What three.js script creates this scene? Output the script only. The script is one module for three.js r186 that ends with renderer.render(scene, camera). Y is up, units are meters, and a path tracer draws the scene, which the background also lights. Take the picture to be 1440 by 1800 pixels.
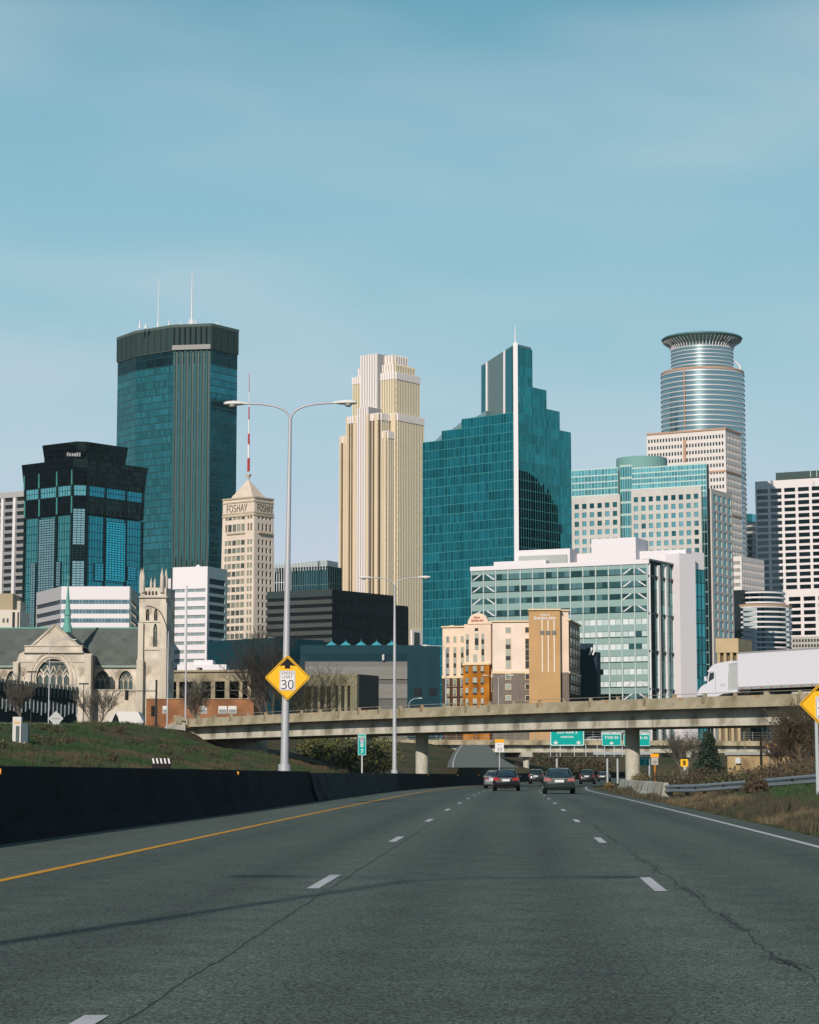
import * as THREE from 'three';
import { ImprovedNoise } from 'three/addons/math/ImprovedNoise.js';
import { mergeGeometries } from 'three/addons/utils/BufferGeometryUtils.js';
import { TextGeometry } from 'three/addons/geometries/TextGeometry.js';
import { FontLoader } from 'three/addons/loaders/FontLoader.js';

// ---------------------------------------------------------------- camera, sky, sun, exposure
const F = 3850, EYE = 1.276, PITCH = Math.atan(452 / F);          // focal length in photo pixels (photo 1440 x 1800), eye height
const scene = new THREE.Scene();
const camera = new THREE.PerspectiveCamera(2 * Math.atan(900 / F) * 180 / Math.PI, 819 / 1024, 0.1, 9000);
camera.position.set(0, EYE, 0); camera.rotation.set(PITCH, 0, 0);
const renderer = new THREE.WebGLRenderer({ antialias: true });
renderer.setSize(819, 1024);
renderer.toneMapping = THREE.LinearToneMapping; renderer.toneMappingExposure = 1.06;
renderer.shadowMap.enabled = true;

const noise = new ImprovedNoise();
const lin = (r, g, b) => new THREE.Color().setRGB(r / 255, g / 255, b / 255, THREE.SRGBColorSpace);
{ // clear autumn sky: pale lavender at the horizon, deeper blue overhead, faint high cirrus
  const stops = [[-90, 70, 76, 76], [-3, 150, 160, 168], [0, 206, 209, 221], [4, 199, 206, 220], [6, 186, 202, 217], [8, 172, 200, 214], [11, 151, 192, 207], [14, 140, 187, 203], [17, 126, 178, 196], [20, 104, 160, 181], [30, 72, 128, 158], [50, 42, 88, 124], [90, 24, 58, 94]]
    .map(([e, r, g, b]) => [e, lin(r, g, b)]);
  const W = 1024, H = 512, data = new Float32Array(W * H * 4), c = new THREE.Color();
  for (let j = 0; j < H; j++) for (let i = 0; i < W; i++) {
    const el = ((j + 0.5) / H - 0.5) * Math.PI, az = ((i + 0.5) / W - 0.5) * 2 * Math.PI, e = el * 180 / Math.PI;
    let k = 1; while (k < stops.length - 1 && stops[k][0] < e) k++;
    const [e0, c0] = stops[k - 1], [e1, c1] = stops[k]; let t = (e - e0) / (e1 - e0); t = Math.min(1, Math.max(0, t));
    c.copy(c0).lerp(c1, t);
    const x = Math.cos(el) * Math.cos(az), y = Math.sin(el), z = Math.cos(el) * Math.sin(az);
    let n = 0.5 * noise.noise(x * 3 + 7, y * 14, z * 3) + 0.3 * noise.noise(x * 7, y * 40 + x * 3, z * 7 + 3) + 0.2 * noise.noise(x * 18, y * 90 + x * 9, z * 18);
    n = (Math.max(0, n + 0.1) * 0.5 + 0.16 * Math.max(0, noise.noise(x * 5 + y * 9, y * 26 - x * 4, z * 5) + 0.2)) * (e > 0 ? Math.min(1, e / 4) : 0);
    const o = (j * W + i) * 4, b = 0.62;
    data[o] = c.r + (b - c.r) * n; data[o + 1] = c.g + (b * 1.05 - c.g) * n; data[o + 2] = c.b + (b * 1.16 - c.b) * n; data[o + 3] = 1;
  }
  const t = new THREE.DataTexture(data, W, H, THREE.RGBAFormat, THREE.FloatType);
  t.mapping = THREE.EquirectangularReflectionMapping; t.magFilter = t.minFilter = THREE.LinearFilter; t.needsUpdate = true;
  scene.background = t; scene.environment = t;
}
const SUN = new THREE.Vector3(-0.284, 0.438, 0.853).normalize();   // read from the shadow of the street lamp on the road
const sun = new THREE.DirectionalLight(new THREE.Color().setRGB(1, 0.9, 0.78), 4.2);
sun.position.copy(SUN).multiplyScalar(900).add(new THREE.Vector3(0, 0, -500)); sun.target.position.set(0, 0, -500);
sun.castShadow = true; sun.shadow.mapSize.set(4096, 4096); sun.shadow.radius = 1;
Object.assign(sun.shadow.camera, { left: -900, right: 900, top: 900, bottom: -900, near: 1, far: 3000 });
scene.add(sun, sun.target);
scene.fog = new THREE.FogExp2(new THREE.Color().setRGB(0.62, 0.90, 1.0), 0.00003);                 // light autumn haze over the city

// ---------------------------------------------------------------- helpers
let seed = 20231;
const rnd = () => { seed = (seed * 1664525 + 1013904223) >>> 0; return seed / 4294967296; };
const rr = (a, b) => a + (b - a) * rnd();
const V = (x, y, z) => new THREE.Vector3(x, y, z);
const cs = Math.cos(PITCH), sn = Math.sin(PITCH);
function ray(px, py) { const a = (px - 720) / F, b = (900 - py) / F; return [a, b * cs + sn, cs - b * sn]; }   // x, y, forward
function at(px, py, D) { const r = ray(px, py), k = D / r[2]; return V(r[0] * k, EYE + r[1] * k, -D); }
const plan = (px, py, D) => { const r = ray(px, py); return [r[0] / r[2] * D, D]; };
function hit(px, py, P, deg) { const r = ray(px, py), k = r[0] / r[2], s = Math.sin(deg * Math.PI / 180), c = Math.cos(deg * Math.PI / 180), t = (k * P[1] - P[0]) / (s - k * c); return [P[0] + t * s, P[1] + t * c]; }
const go = (P, deg, t) => [P[0] + Math.sin(deg * Math.PI / 180) * t, P[1] + Math.cos(deg * Math.PI / 180) * t];
const smooth = (a, b, x) => { x = Math.min(1, Math.max(0, (x - a) / (b - a))); return x * x * (3 - 2 * x); };

const used = new Map();
function numbered(n) { const k = used.get(n) ?? 0; used.set(n, k + 1); return k ? `${n}_${String(k).padStart(3, '0')}` : n; }
const ORIGIN = V(0, 0, 0);
const org = (p) => p?.origin ?? ORIGIN;
const shade = (o) => { o.castShadow = o.receiveShadow = true; return o; };
function thing(name, label, category, pos, group) {
  const g = new THREE.Group(); g.name = numbered(name); g.userData = { label, category }; if (group) g.userData.group = group;
  g.position.copy(pos); g.origin = pos.clone(); scene.add(g); return g;
}
function tag(o, label, category, group) { o.userData.label = label; o.userData.category = category; if (group) o.userData.group = group; return o; }
const structure = (o) => { o.userData.kind = 'structure'; return o; };

// a vertical wall plane: A is its left end and B its right end (plan points x, forward) seen from outside
class Face {
  constructor(A, B, taper = 0, y0 = 0) {
    this.A = A; this.B = B; this.W = Math.hypot(B[0] - A[0], B[1] - A[1]);
    this.U = V((B[0] - A[0]) / this.W, 0, -(B[1] - A[1]) / this.W); this.N = this.U.clone().cross(V(0, 1, 0));
    this.O = V(A[0], 0, -A[1]); this.k = taper; this.y0 = y0;
  }
  P(u, v, d = 0) { const t = this.k * (v - this.y0), uu = this.W / 2 + (u - this.W / 2) * (1 - 2 * t / this.W); return this.O.clone().addScaledVector(this.U, uu).addScaledVector(this.N, d - t).setY(v); }
  at(px, py, d = 0) { // pixel on this plane -> u, v
    const r = ray(px, py), dir = V(r[0], r[1], -r[2]), o = this.O.clone().addScaledVector(this.N, d), den = dir.dot(this.N);
    const t = (o.dot(this.N)) / den, p = dir.multiplyScalar(t); return [p.clone().sub(o).dot(this.U), p.y + EYE];
  }
  u(px, py, d) { return this.at(px, py, d)[0]; }
  v(px, py, d) { return this.at(px, py, d)[1]; }
}
class Bag {
  constructor() { this.p = []; this.n = []; this.uv = []; this.c = []; this.col = null; }
  tri(a, b, c, ua, ub, uc) {
    const n = b.clone().sub(a).cross(c.clone().sub(a)).normalize();
    for (const q of [a, b, c]) { this.p.push(q.x, q.y, q.z); this.n.push(n.x, n.y, n.z); if (this.col) this.c.push(...this.col); }
    this.uv.push(...ua, ...ub, ...uc);
  }
  quad(a, b, c, d, w, h) {   // counter-clockwise from outside
    w ??= a.distanceTo(b); h ??= a.distanceTo(d); const x = a.x + a.z * 0.37, y = a.y;
    const U = [[x, y], [x + w, y], [x + w, y + h], [x, y + h]];
    this.tri(a, b, c, U[0], U[1], U[2]); this.tri(a, c, d, U[0], U[2], U[3]); return this;
  }
  hexa(q) { // 8 points: 0-3 bottom (front-left, front-right, back-right, back-left), 4-7 top
    const [a, b, c, d, e, f, g, h] = q; this.quad(a, b, f, e); this.quad(b, c, g, f); this.quad(c, d, h, g); this.quad(d, a, e, h); this.quad(e, f, g, h); this.quad(d, c, b, a); return this;
  }
  box(f, u0, u1, v0, v1, d0, d1) { return this.hexa([f.P(u0, v0, d1), f.P(u1, v0, d1), f.P(u1, v0, d0), f.P(u0, v0, d0), f.P(u0, v1, d1), f.P(u1, v1, d1), f.P(u1, v1, d0), f.P(u0, v1, d0)]); }
  aabb(x0, x1, y0, y1, z0, z1) { return this.hexa([V(x0, y0, z1), V(x1, y0, z1), V(x1, y0, z0), V(x0, y0, z0), V(x0, y1, z1), V(x1, y1, z1), V(x1, y1, z0), V(x0, y1, z0)]); }
  prism(poly, y0, y1, top = poly) { // plan polygon listed left to right along the near side, then back
    const n = poly.length, b = poly.map(([x, D]) => V(x, y0, -D)), t = top.map(([x, D]) => V(x, y1, -D));
    for (let i = 0; i < n; i++) { const j = (i + 1) % n; this.quad(b[i], b[j], t[j], t[i]); }
    for (let i = 1; i < n - 1; i++) { this.tri(t[0], t[i], t[i + 1], [0, 0], [1, 0], [1, 1]); this.tri(b[0], b[i + 1], b[i], [0, 0], [1, 0], [1, 1]); } return this;
  }
  polyFace(f, pts, d0, d1) { // polygon on a wall plane (u, v), given thickness
    const s = pts.map(([u, v]) => new THREE.Vector2(u, v)); if (THREE.ShapeUtils.isClockWise(s)) { s.reverse(); }
    const tr = THREE.ShapeUtils.triangulateShape(s, []);
    for (const [i, j, k] of tr) { const a = s[i], b = s[j], c = s[k]; this.tri(f.P(a.x, a.y, d1), f.P(b.x, b.y, d1), f.P(c.x, c.y, d1), [a.x, a.y], [b.x, b.y], [c.x, c.y]); this.tri(f.P(a.x, a.y, d0), f.P(c.x, c.y, d0), f.P(b.x, b.y, d0), [a.x, a.y], [c.x, c.y], [b.x, b.y]); }
    for (let i = 0; i < s.length; i++) { const a = s[i], b = s[(i + 1) % s.length]; this.quad(f.P(a.x, a.y, d0), f.P(b.x, b.y, d0), f.P(b.x, b.y, d1), f.P(a.x, a.y, d1)); } return this;
  }
  geo(g, m) { const h = g.index ? g.toNonIndexed() : g.clone(); if (m) h.applyMatrix4(m); const P = h.attributes.position, N = h.attributes.normal, U = h.attributes.uv;
    for (let i = 0; i < P.count; i++) { this.p.push(P.getX(i), P.getY(i), P.getZ(i)); this.n.push(N.getX(i), N.getY(i), N.getZ(i)); this.uv.push(U ? U.getX(i) : 0, U ? U.getY(i) : 0); if (this.col) this.c.push(...this.col); } return this; }
  bar(a, b, r0, r1 = r0, seg = 6) { const d = b.clone().sub(a), L = d.length(), g = new THREE.CylinderGeometry(r1, r0, L, seg, 1, false); g.translate(0, L / 2, 0);
    return this.geo(g, new THREE.Matrix4().compose(a, new THREE.Quaternion().setFromUnitVectors(V(0, 1, 0), d.normalize()), V(1, 1, 1))); }
  loft(rings, closed = true, caps = true) { // rings of points (same count), listed counter-clockwise seen from the start looking back
    for (let i = 0; i < rings.length - 1; i++) { const A = rings[i], B = rings[i + 1], n = A.length; for (let j = 0; j < (closed ? n : n - 1); j++) { const k = (j + 1) % n; this.quad(A[j], A[k], B[k], B[j]); } }
    if (caps) { const A = rings[0], B = rings[rings.length - 1]; for (let j = 1; j < A.length - 1; j++) { this.tri(A[0], A[j + 1], A[j], [0, 0], [0, 0], [0, 0]); this.tri(B[0], B[j], B[j + 1], [0, 0], [0, 0], [0, 0]); } } return this;
  }
  geometry(o = ORIGIN) {
    const g = new THREE.BufferGeometry(), p = new Float32Array(this.p); for (let i = 0; i < p.length; i += 3) { p[i] -= o.x; p[i + 1] -= o.y; p[i + 2] -= o.z; }
    g.setAttribute('position', new THREE.BufferAttribute(p, 3)); g.setAttribute('normal', new THREE.BufferAttribute(new Float32Array(this.n), 3)); g.setAttribute('uv', new THREE.BufferAttribute(new Float32Array(this.uv), 2));
    if (this.c.length) g.setAttribute('color', new THREE.BufferAttribute(new Float32Array(this.c), 3)); return g;
  }
  build(name, mat, parent, kind) { // one named mesh under a thing (or on the scene)
    const m = shade(new THREE.Mesh(this.geometry(org(parent)), mat)); m.origin = org(parent); m.name = parent ? name : numbered(name); if (kind) m.userData.kind = kind; (parent ?? scene).add(m); return m;
  }
}
const bag = () => new Bag();
const UNIT = new THREE.BoxGeometry(1, 1, 1);
function piece(f, name, u0, u1, v0, v1, d0, d1, mat, parent) { // one box on a wall plane, sharing the unit box
  if (f.k) return bag().box(f, u0, u1, v0, v1, d0, d1).build(name, mat, parent);
  const m = shade(new THREE.Mesh(UNIT, mat)); m.name = name; m.position.copy(f.P((u0 + u1) / 2, (v0 + v1) / 2, (d0 + d1) / 2)).sub(org(parent));
  m.quaternion.setFromRotationMatrix(new THREE.Matrix4().makeBasis(f.U, V(0, 1, 0), f.N)); m.scale.set(u1 - u0, v1 - v0, d1 - d0); parent.add(m); return m;
}
const pick = (a) => a[Math.floor(rnd() * a.length)];
// wall of piers and spandrels round window openings
function gridWall(b, f, u0, u1, v0, v1, cols, rows, d, dBack = 0) {
  let x = u0; for (const [a, c] of cols) { if (a > x + 1e-3) b.box(f, x, a, v0, v1, dBack, d); x = c; } if (u1 > x + 1e-3) b.box(f, x, u1, v0, v1, dBack, d);
  for (const [a, c] of cols) { let y = v0; for (const [p, q] of rows) { if (p > y + 1e-3) b.box(f, a, c, y, p, dBack, d - 0.004); y = q; } if (v1 > y + 1e-3) b.box(f, a, c, y, v1, dBack, d - 0.004); }
}
const spans = (a, b, n, fill) => Array.from({ length: n }, (_, i) => { const w = (b - a) / n, m = a + (i + 0.5) * w; return [m - w * fill / 2, m + w * fill / 2]; });
function panes(f, name, cols, rows, d0, d1, mats, parent, skip) { for (const [a, b] of cols) for (const [c, e] of rows) if (!skip || !skip(a, c)) piece(f, name, a, b, c, e, d0, d1, Array.isArray(mats) ? pick(mats) : mats, parent); }
// glass curtain wall: every pane has its own tone and a very slight tilt; panes below the size that can be picked apart are joined
function curtain(f, u0, u1, v0, v1, nu, nv, parent, gm, mm, o = {}) {
  const g = o.glass ?? bag(), m = o.bars ?? bag(), du = (u1 - u0) / nu, dv = (v1 - v0) / nv, tv = o.vary ?? 0.16, ti = o.tilt ?? 0.004, w = o.w ?? 0.14;
  for (let j = 0; j < nv; j++) { const rowTone = 1 + (rnd() - 0.5) * (o.row ?? 0.12);
    for (let i = 0; i < nu; i++) {
      const t = rowTone * (1 + (rnd() - 0.5) * tv); g.col = [t, t, t]; const a = ti * du * (rnd() - 0.5), b = ti * dv * (rnd() - 0.5), x = u0 + i * du, y = v0 + j * dv, d = o.d ?? 0.06;
      g.quad(f.P(x, y, d - a - b), f.P(x + du, y, d + a - b), f.P(x + du, y + dv, d + a + b), f.P(x, y + dv, d - a + b));
    } }
  if (mm) { const p = (o.d ?? 0.06) + (o.proud ?? 0.1);
    for (let i = 0; i <= nu; i++) { const x = u0 + i * du; m.box(f, x - w / 2, x + w / 2, v0, v1, 0, p); }
    const h = o.h ?? w; if (h > 0) for (let j = 0; j <= nv; j += o.every ?? 1) { const y = v0 + j * dv; m.box(f, u0, u1, y - h / 2, y + h / 2, 0, p - 0.012); } }
  if (!o.glass) { g.build(o.name ?? 'glass_panes', gm, parent, 'stuff'); if (mm) m.build(o.barName ?? 'mullions', mm, parent, 'stuff'); }
}

// ---------------------------------------------------------------- materials
function noiseTex(size, fn, srgb = true) {
  const d = new Uint8Array(size * size * 4); for (let j = 0; j < size; j++) for (let i = 0; i < size; i++) { const c = fn(i / size, j / size); const o = (j * size + i) * 4; for (let k = 0; k < 3; k++) d[o + k] = Math.max(0, Math.min(255, (Array.isArray(c) ? c[k] : c) * 255)); d[o + 3] = 255; }
  const t = new THREE.DataTexture(d, size, size); t.wrapS = t.wrapT = THREE.RepeatWrapping; t.magFilter = THREE.LinearFilter; t.minFilter = THREE.LinearMipmapLinearFilter; t.generateMipmaps = true; if (srgb) t.colorSpace = THREE.SRGBColorSpace; t.needsUpdate = true; return t;
}
// tileable noise: value noise on a wrapped lattice
function tile(per, s) { const n = 256, tab = new Float32Array(n * n); let q = s * 7919 + 13; for (let i = 0; i < n * n; i++) { q = (q * 1664525 + 1013904223) >>> 0; tab[i] = q / 4294967296; }
  return (u, v, m = 1) => { const p = per * m, x = u * p, y = v * p, xi = Math.floor(x), yi = Math.floor(y), fx = x - xi, fy = y - yi, sx = fx * fx * (3 - 2 * fx), sy = fy * fy * (3 - 2 * fy), g = (a, b) => tab[(((b % p) + p) % p % n) * n + (((a % p) + p) % p % n)];
    return (g(xi, yi) * (1 - sx) + g(xi + 1, yi) * sx) * (1 - sy) + (g(xi, yi + 1) * (1 - sx) + g(xi + 1, yi + 1) * sx) * sy; }; }
const tA = tile(4, 1), tB = tile(4, 2);
const fbm = (f, u, v, oct = 5) => { let s = 0, a = 0.5, m = 1, w = 0; for (let i = 0; i < oct; i++) { s += a * f(u, v, m); w += a; a *= 0.55; m *= 2; } return s / w; };
const M = (r, g, b, rough = 0.85, o = {}) => new THREE.MeshPhysicalMaterial({ color: new THREE.Color().setRGB(r, g, b), roughness: rough, specularIntensity: rough > 0.42 ? 0.25 : 0.7, ...o });
const glass = (r, g, b, rough = 0.06, o = {}) => new THREE.MeshStandardMaterial({ color: new THREE.Color().setRGB(r, g, b), roughness: rough, metalness: 1, vertexColors: true, ...o });
const glassP = (r, g, b, rough = 0.08) => new THREE.MeshStandardMaterial({ color: new THREE.Color().setRGB(r, g, b), roughness: rough, metalness: 1 });
const rep = (t, s) => { const c = t.clone(); c.repeat.set(s * 0.4, s * 0.4); c.needsUpdate = true; return c; };
const stainTex = noiseTex(1024, (u, v) => { const n = fbm(tA, u, v, 7), m = fbm(tB, u, v, 7), f = tA(u, v, 64); let t = 0.86 + 0.22 * (n - 0.5) * 2 + 0.10 * (f - 0.5); if (m > 0.6) t -= Math.min(0.16, (m - 0.6) * 1.3); const w = 0.02 * (m - 0.5) * 2; return [t + w, t * 0.99, t * 0.965 - w]; });
const grainTex = noiseTex(512, (u, v) => { const t = 0.92 + 0.06 * (fbm(tA, u, v, 7) - 0.5) * 2 + 0.07 * (tB(u, v, 60) - 0.5); return t; });
const bumpTex = noiseTex(256, (u, v) => fbm(tB, u, v, 6), false);
const asphaltTex = noiseTex(1024, (u, v) => { const n = fbm(tA, u, v, 4), g = tB(u, v, 64), h = tA(u, v, 60), k = tB(u, v, 32); let t = 0.74 + 0.16 * (n - 0.5) + 0.62 * (g - 0.5) * (0.4 + n) + 0.30 * (h - 0.5) + 0.34 * (k - 0.5); return [t, t * 1.0, t * 0.985]; });
// ---------------------------------------------------------------- the road's line and the ground
const CURVE = 130, RAD = 1700;
const Xp = (D) => 0.048 * D + (D > CURVE ? (D - CURVE) ** 2 / (2 * RAD) : 0);
const head = (D) => Math.atan(0.048 + (D > CURVE ? (D - CURVE) / RAD : 0));
const dip = (D) => -Math.min(0.5, D < 30 ? 0 : D < 150 ? 0.0000139 * (D - 30) ** 2 : 0.2 + 0.0030 * (D - 150));
const crest = (D) => 4.9 + smooth(185, 245, D) * 1.3;
const CITY = 6.4;
function H(o, D) {
  const y = dip(D); let h;
  if (o < -9.3) h = y + (crest(D) - y) * Math.min(1, Math.max(0, (-18 - o) / 25)) + (o < -11 ? 0.16 * noise.noise(o * 0.3, D * 0.13, 1) * smooth(-11, -24, o) : 0);
  if (o < -9.3) h -= 1.3 * Math.exp(-(((o + 38) / 5) ** 2)) * smooth(222, 245, D) * (1 - smooth(262, 275, D));
  else if (o > 5.75) { const near = smooth(125, 70, D); h = y + near * (0.13 * Math.min(5, o - 5.75) + 0.05 * Math.max(0, Math.min(30, o - 10.75))) + 0.25 * smooth(5.8, 9, o) * (1 - near) + 0.05 * noise.noise(o * 0.5, D * 0.2, 4);
    const s0 = 24 + Math.max(0, (430 - D) * 0.3); h += (CITY - h) * smooth(s0, s0 + 22, o); }
  else h = y - 0.25;
  const fill = smooth(485, 560, D); return h + (CITY - h) * fill;
}
const G = (px, D) => { const x = plan(px, 1340, D)[0]; return V(x, H(x - Xp(D), D), -D); };     // ground point under a pixel column
const onRoad = (o, D, up = 0) => V(Xp(D) + o, dip(D) + up, -D);
const Ds = []; for (let d = -60; d < 320; d += d < 30 ? 2 : 1.5) Ds.push(d); for (let d = 320; d < 600; d += 5) Ds.push(d); for (let d = 600; d < 4200; d *= 1.15) Ds.push(d); Ds.push(8000);
function sheet(cols, rows, fn, mat, name, uvs = 1, colour) {
  const p = [], uv = [], c = [], ix = [];
  rows.forEach((D) => cols.forEach((o) => { const q = fn(o, D); p.push(q.x, q.y, q.z); uv.push(o * uvs, D * uvs); if (colour) c.push(...colour(o, D)); }));
  const n = cols.length; for (let j = 0; j < rows.length - 1; j++) for (let i = 0; i < n - 1; i++) { const a = j * n + i; ix.push(a, a + 1, a + n + 1, a, a + n + 1, a + n); }
  const g = new THREE.BufferGeometry(); g.setAttribute('position', new THREE.Float32BufferAttribute(p, 3)); g.setAttribute('uv', new THREE.Float32BufferAttribute(uv, 2)); if (colour) g.setAttribute('color', new THREE.Float32BufferAttribute(c, 3)); g.setIndex(ix); g.computeVertexNormals();
  const m = shade(new THREE.Mesh(g, mat)); m.name = numbered(name); scene.add(m); return m;
}
const ocols = [-7000, -3000, -1500, -800, -400, -250, -150, -100, -80, -65, -56, -50]; for (let o = -48; o < -20; o += 1) ocols.push(o); ocols.push(-18, -14, -11, -9.4, -9.25, 5.7, 5.8); for (let o = 6.2; o < 24; o += 0.7) ocols.push(o); for (let o = 25; o < 70; o += 3) ocols.push(o); ocols.push(85, 110, 150, 220, 400, 800, 1500, 3000, 7000);
const groundMat = M(1, 1, 1, 0.95, { vertexColors: true, map: stainTex });
structure(sheet(ocols, Ds, (o, D) => V(Xp(Math.min(D, 900)) + o, H(o, D), -D), groundMat, 'ground', 0.2, (o, D) => {
  const n = noise.noise(o * 0.12, D * 0.06, 9) + 0.5 * noise.noise(o * 0.5, D * 0.25, 2);
  const dry = [0.11, 0.088, 0.05], green = [0.036, 0.068, 0.02] , t = smooth(-0.35, 0.45, n + (o < 0 && D < 215 ? 0.15 : -0.2));
  return dry.map((d, i) => d + (green[i] - d) * t);
}));
// carriageway, with the worn wheel tracks of each lane
const roadMat = M(1, 1, 1, 0.82, { vertexColors: true, map: asphaltTex, bumpMap: rep(bumpTex, 8), bumpScale: 0.008 });
const roadCols = []; for (let o = -9.3; o < 5.7; o += 0.25) roadCols.push(o); roadCols.push(5.72);
const roadRows = []; for (let d = -60; d < 470; d += d < 60 ? 0.8 : 2.5) roadRows.push(d);
const lanes = [-4.05, -0.35, 3.3];
const road = structure(sheet(roadCols, roadRows, (o, D) => onRoad(o, D, 0), roadMat, 'road', 0.42, (o, D) => {
  let t = 1; for (const l of lanes) for (const w of [-0.85, 0.85]) t -= 0.17 * Math.exp(-(((o - l - w) / 0.42) ** 2));
  for (const s of [-2.05, 1.62]) t += 0.11 * Math.exp(-(((o - s) / 0.5) ** 2));
  t += 0.16 * noise.noise(o * 1.1, D * 0.02, 3) + 0.14 * noise.noise(o * 0.35, D * 0.07, 8) + 0.10 * noise.noise(o * 2.7, D * 0.12, 5) + 0.08 * noise.noise(o * 1.7, D * 0.5, 15);
  if (o < -6.0) t *= 1.12; if (o > 5.05) t *= 0.9; t *= 0.97; return [0.152 * t, 0.182 * t, 0.158 * t];
}));
road.origin = ORIGIN;
function ribbon(o0, o1, rows, up, name, mat, parent, wob = 0) {
  const b = bag(); for (let i = 0; i < rows.length - 1; i++) { const [d0, d1] = [rows[i], rows[i + 1]], w = (d) => wob * noise.noise(d * 1.3, o0, 5); b.quad(onRoad(o0 + w(d0), d0, up), onRoad(o1 + w(d0), d0, up), onRoad(o1 + w(d1), d1, up), onRoad(o0 + w(d1), d1, up)); } return b.build(name, mat, parent);
}
const range = (a, b, s) => { const r = []; for (let d = a; d < b; d += s) r.push(d); r.push(b); return r; };
const paintTex = noiseTex(256, (u, v) => { const n = fbm(tB, u, v, 5), g = tA(u, v, 60); const t = 0.9 + 0.12 * (n - 0.5) - (g > 0.8 ? 0.16 : 0); return t; });
const whitePaint = M(0.62, 0.60, 0.62, 0.7, { map: paintTex }), yellowPaint = M(0.74, 0.35, 0.02, 0.7, { map: paintTex });
ribbon(-6.0, -5.86, range(-40, 460, 4), 0.005, 'edge_line', yellowPaint, road, 0.02);
ribbon(4.93, 5.06, range(-40, 210, 4), 0.005, 'edge_line', whitePaint, road, 0.02);
for (let k = -3; k < 24; k++) { const d = 25.35 + 15.24 * k; ribbon(-2.25, -2.12, range(d - 1.52, d + 1.52, 1.0), 0.005, 'lane_dash', whitePaint, road); ribbon(1.46, 1.59, range(d - 2.05, d + 0.95, 1.0), 0.005, 'lane_dash', whitePaint, road); }
{ // seams and cracks
  const tar = M(0.045, 0.053, 0.050, 0.8), rag = (o, d0, d1, w, wob, step, gap) => { const b = bag(); let open = 0, off = 0;
    for (let d = d0; d < d1; d += step) { const f = (q) => o + wob * (noise.noise(q * 0.55, o, 2) + 0.5 * noise.noise(q * 1.9, o, 7) + 0.35 * noise.noise(q * 5.1, o, 17)), g = (q) => w * (0.35 + 0.9 * Math.abs(noise.noise(q * 1.1, o * 3, 11))); if (noise.noise(d * 0.35, o, 31) < gap) continue;
      b.quad(onRoad(f(d) - g(d), d, 0.003), onRoad(f(d) + g(d), d, 0.003), onRoad(f(d + step) + g(d + step), d + step, 0.003), onRoad(f(d + step) - g(d + step), d + step, 0.003)); } b.build('crack', tar, road); };
  rag(-2.0, 6, 140, 0.011, 0.03, 0.2, -0.9); rag(1.80, 5, 62, 0.009, 0.10, 0.04, -0.42); rag(1.86, 8, 32, 0.010, 0.17, 0.04, -0.02); rag(1.76, 9, 50, 0.009, 0.14, 0.04, 0.0); rag(1.82, 9, 24, 0.015, 0.10, 0.04, 0.08); rag(1.80, 12, 17, 0.02, 0.12, 0.04, -0.05);
}
// grey ramp climbing away behind the far pier
structure(sheet([0, 2, 4, 6, 8, 10, 12, 14], range(0, 1, 0.05), (o, t) => { const a = at(850, 1351, 305), b = at(833, 1311, 418), s = t; return V(a.x + (b.x - a.x) * s - 2 * s * (1 - s) + (o - 7) * (0.72 - 0.34 * s), a.y + (b.y - a.y) * (s ** 1.15) + 0.15, -(305 + 110 * s)); }, M(0.26, 0.28, 0.25, 0.9, { map: asphaltTex }), 'ramp_road', 1));
{ const b = bag(), P = (s, e) => { const a = at(850, 1351, 305), c = at(833, 1311, 418); return V(a.x + (c.x - a.x) * s - 2 * s * (1 - s) + e * (0.72 - 0.34 * s), a.y + (c.y - a.y) * (s ** 1.15) + 0.165, -(305 + 110 * s)); }; for (let i = 0; i < 20; i++) b.quad(P(i / 20, -6.0), P(i / 20, -5.7), P((i + 1) / 20, -5.7), P((i + 1) / 20, -6.0)); structure(b.build('ramp_edge_line', whitePaint)); }

// ---------------------------------------------------------------- concrete barriers along the road
const concrete = M(0.36, 0.33, 0.26, 0.9, { map: rep(stainTex, 0.22), bumpMap: rep(bumpTex, 0.6), bumpScale: 0.01 });
const weatherTex = noiseTex(1024, (u, v) => { const n = fbm(tA, u, v, 7), m = fbm(tB, u, v, 7), q = fbm(tA, u + 0.37, v + 0.21, 7), k = tB(u, v, 16); let c = [0.84 + 0.24 * (n - 0.5), 0.83 + 0.24 * (n - 0.5), 0.80 + 0.24 * (n - 0.5)]; const mix = (d, t) => { t = Math.max(0, Math.min(1, t)); c = c.map((x, i) => x + (d[i] - x) * t); }; mix([0.95, 0.95, 0.93], Math.min(0.5, (m - 0.6) * 8)); mix([0.66, 0.65, 0.58], Math.min(0.55, (q - 0.6) * 7 * (0.5 + k))); mix([0.86, 0.66, 0.5], Math.min(0.6, (0.36 - m) * 7)); mix([0.6, 0.58, 0.53], (0.34 - q) * 4); return c; });
const concreteOld = M(0.48, 0.43, 0.33, 0.92, { map: rep(weatherTex, 0.3), bumpMap: rep(bumpTex, 0.5), bumpScale: 0.02 }), concreteDirty = M(0.30, 0.255, 0.18, 0.95, { map: rep(weatherTex, 0.6) });
const concreteGrey = M(0.56, 0.54, 0.48, 0.9, { map: rep(stainTex, 0.35), bumpMap: rep(bumpTex, 0.6), bumpScale: 0.01 });
const barrierShadeTone = M(0.019, 0.020, 0.023, 1, { map: rep(stainTex, 0.3), bumpMap: rep(bumpTex, 1), bumpScale: 0.01 }), barrierGrey = M(0.040, 0.046, 0.046, 1, { map: rep(stainTex, 0.3) });  // median wall colours hold the deep shade of the road side
const edgeO = (D) => -8.95 + 0.75 * smooth(20, 75, D);
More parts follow.
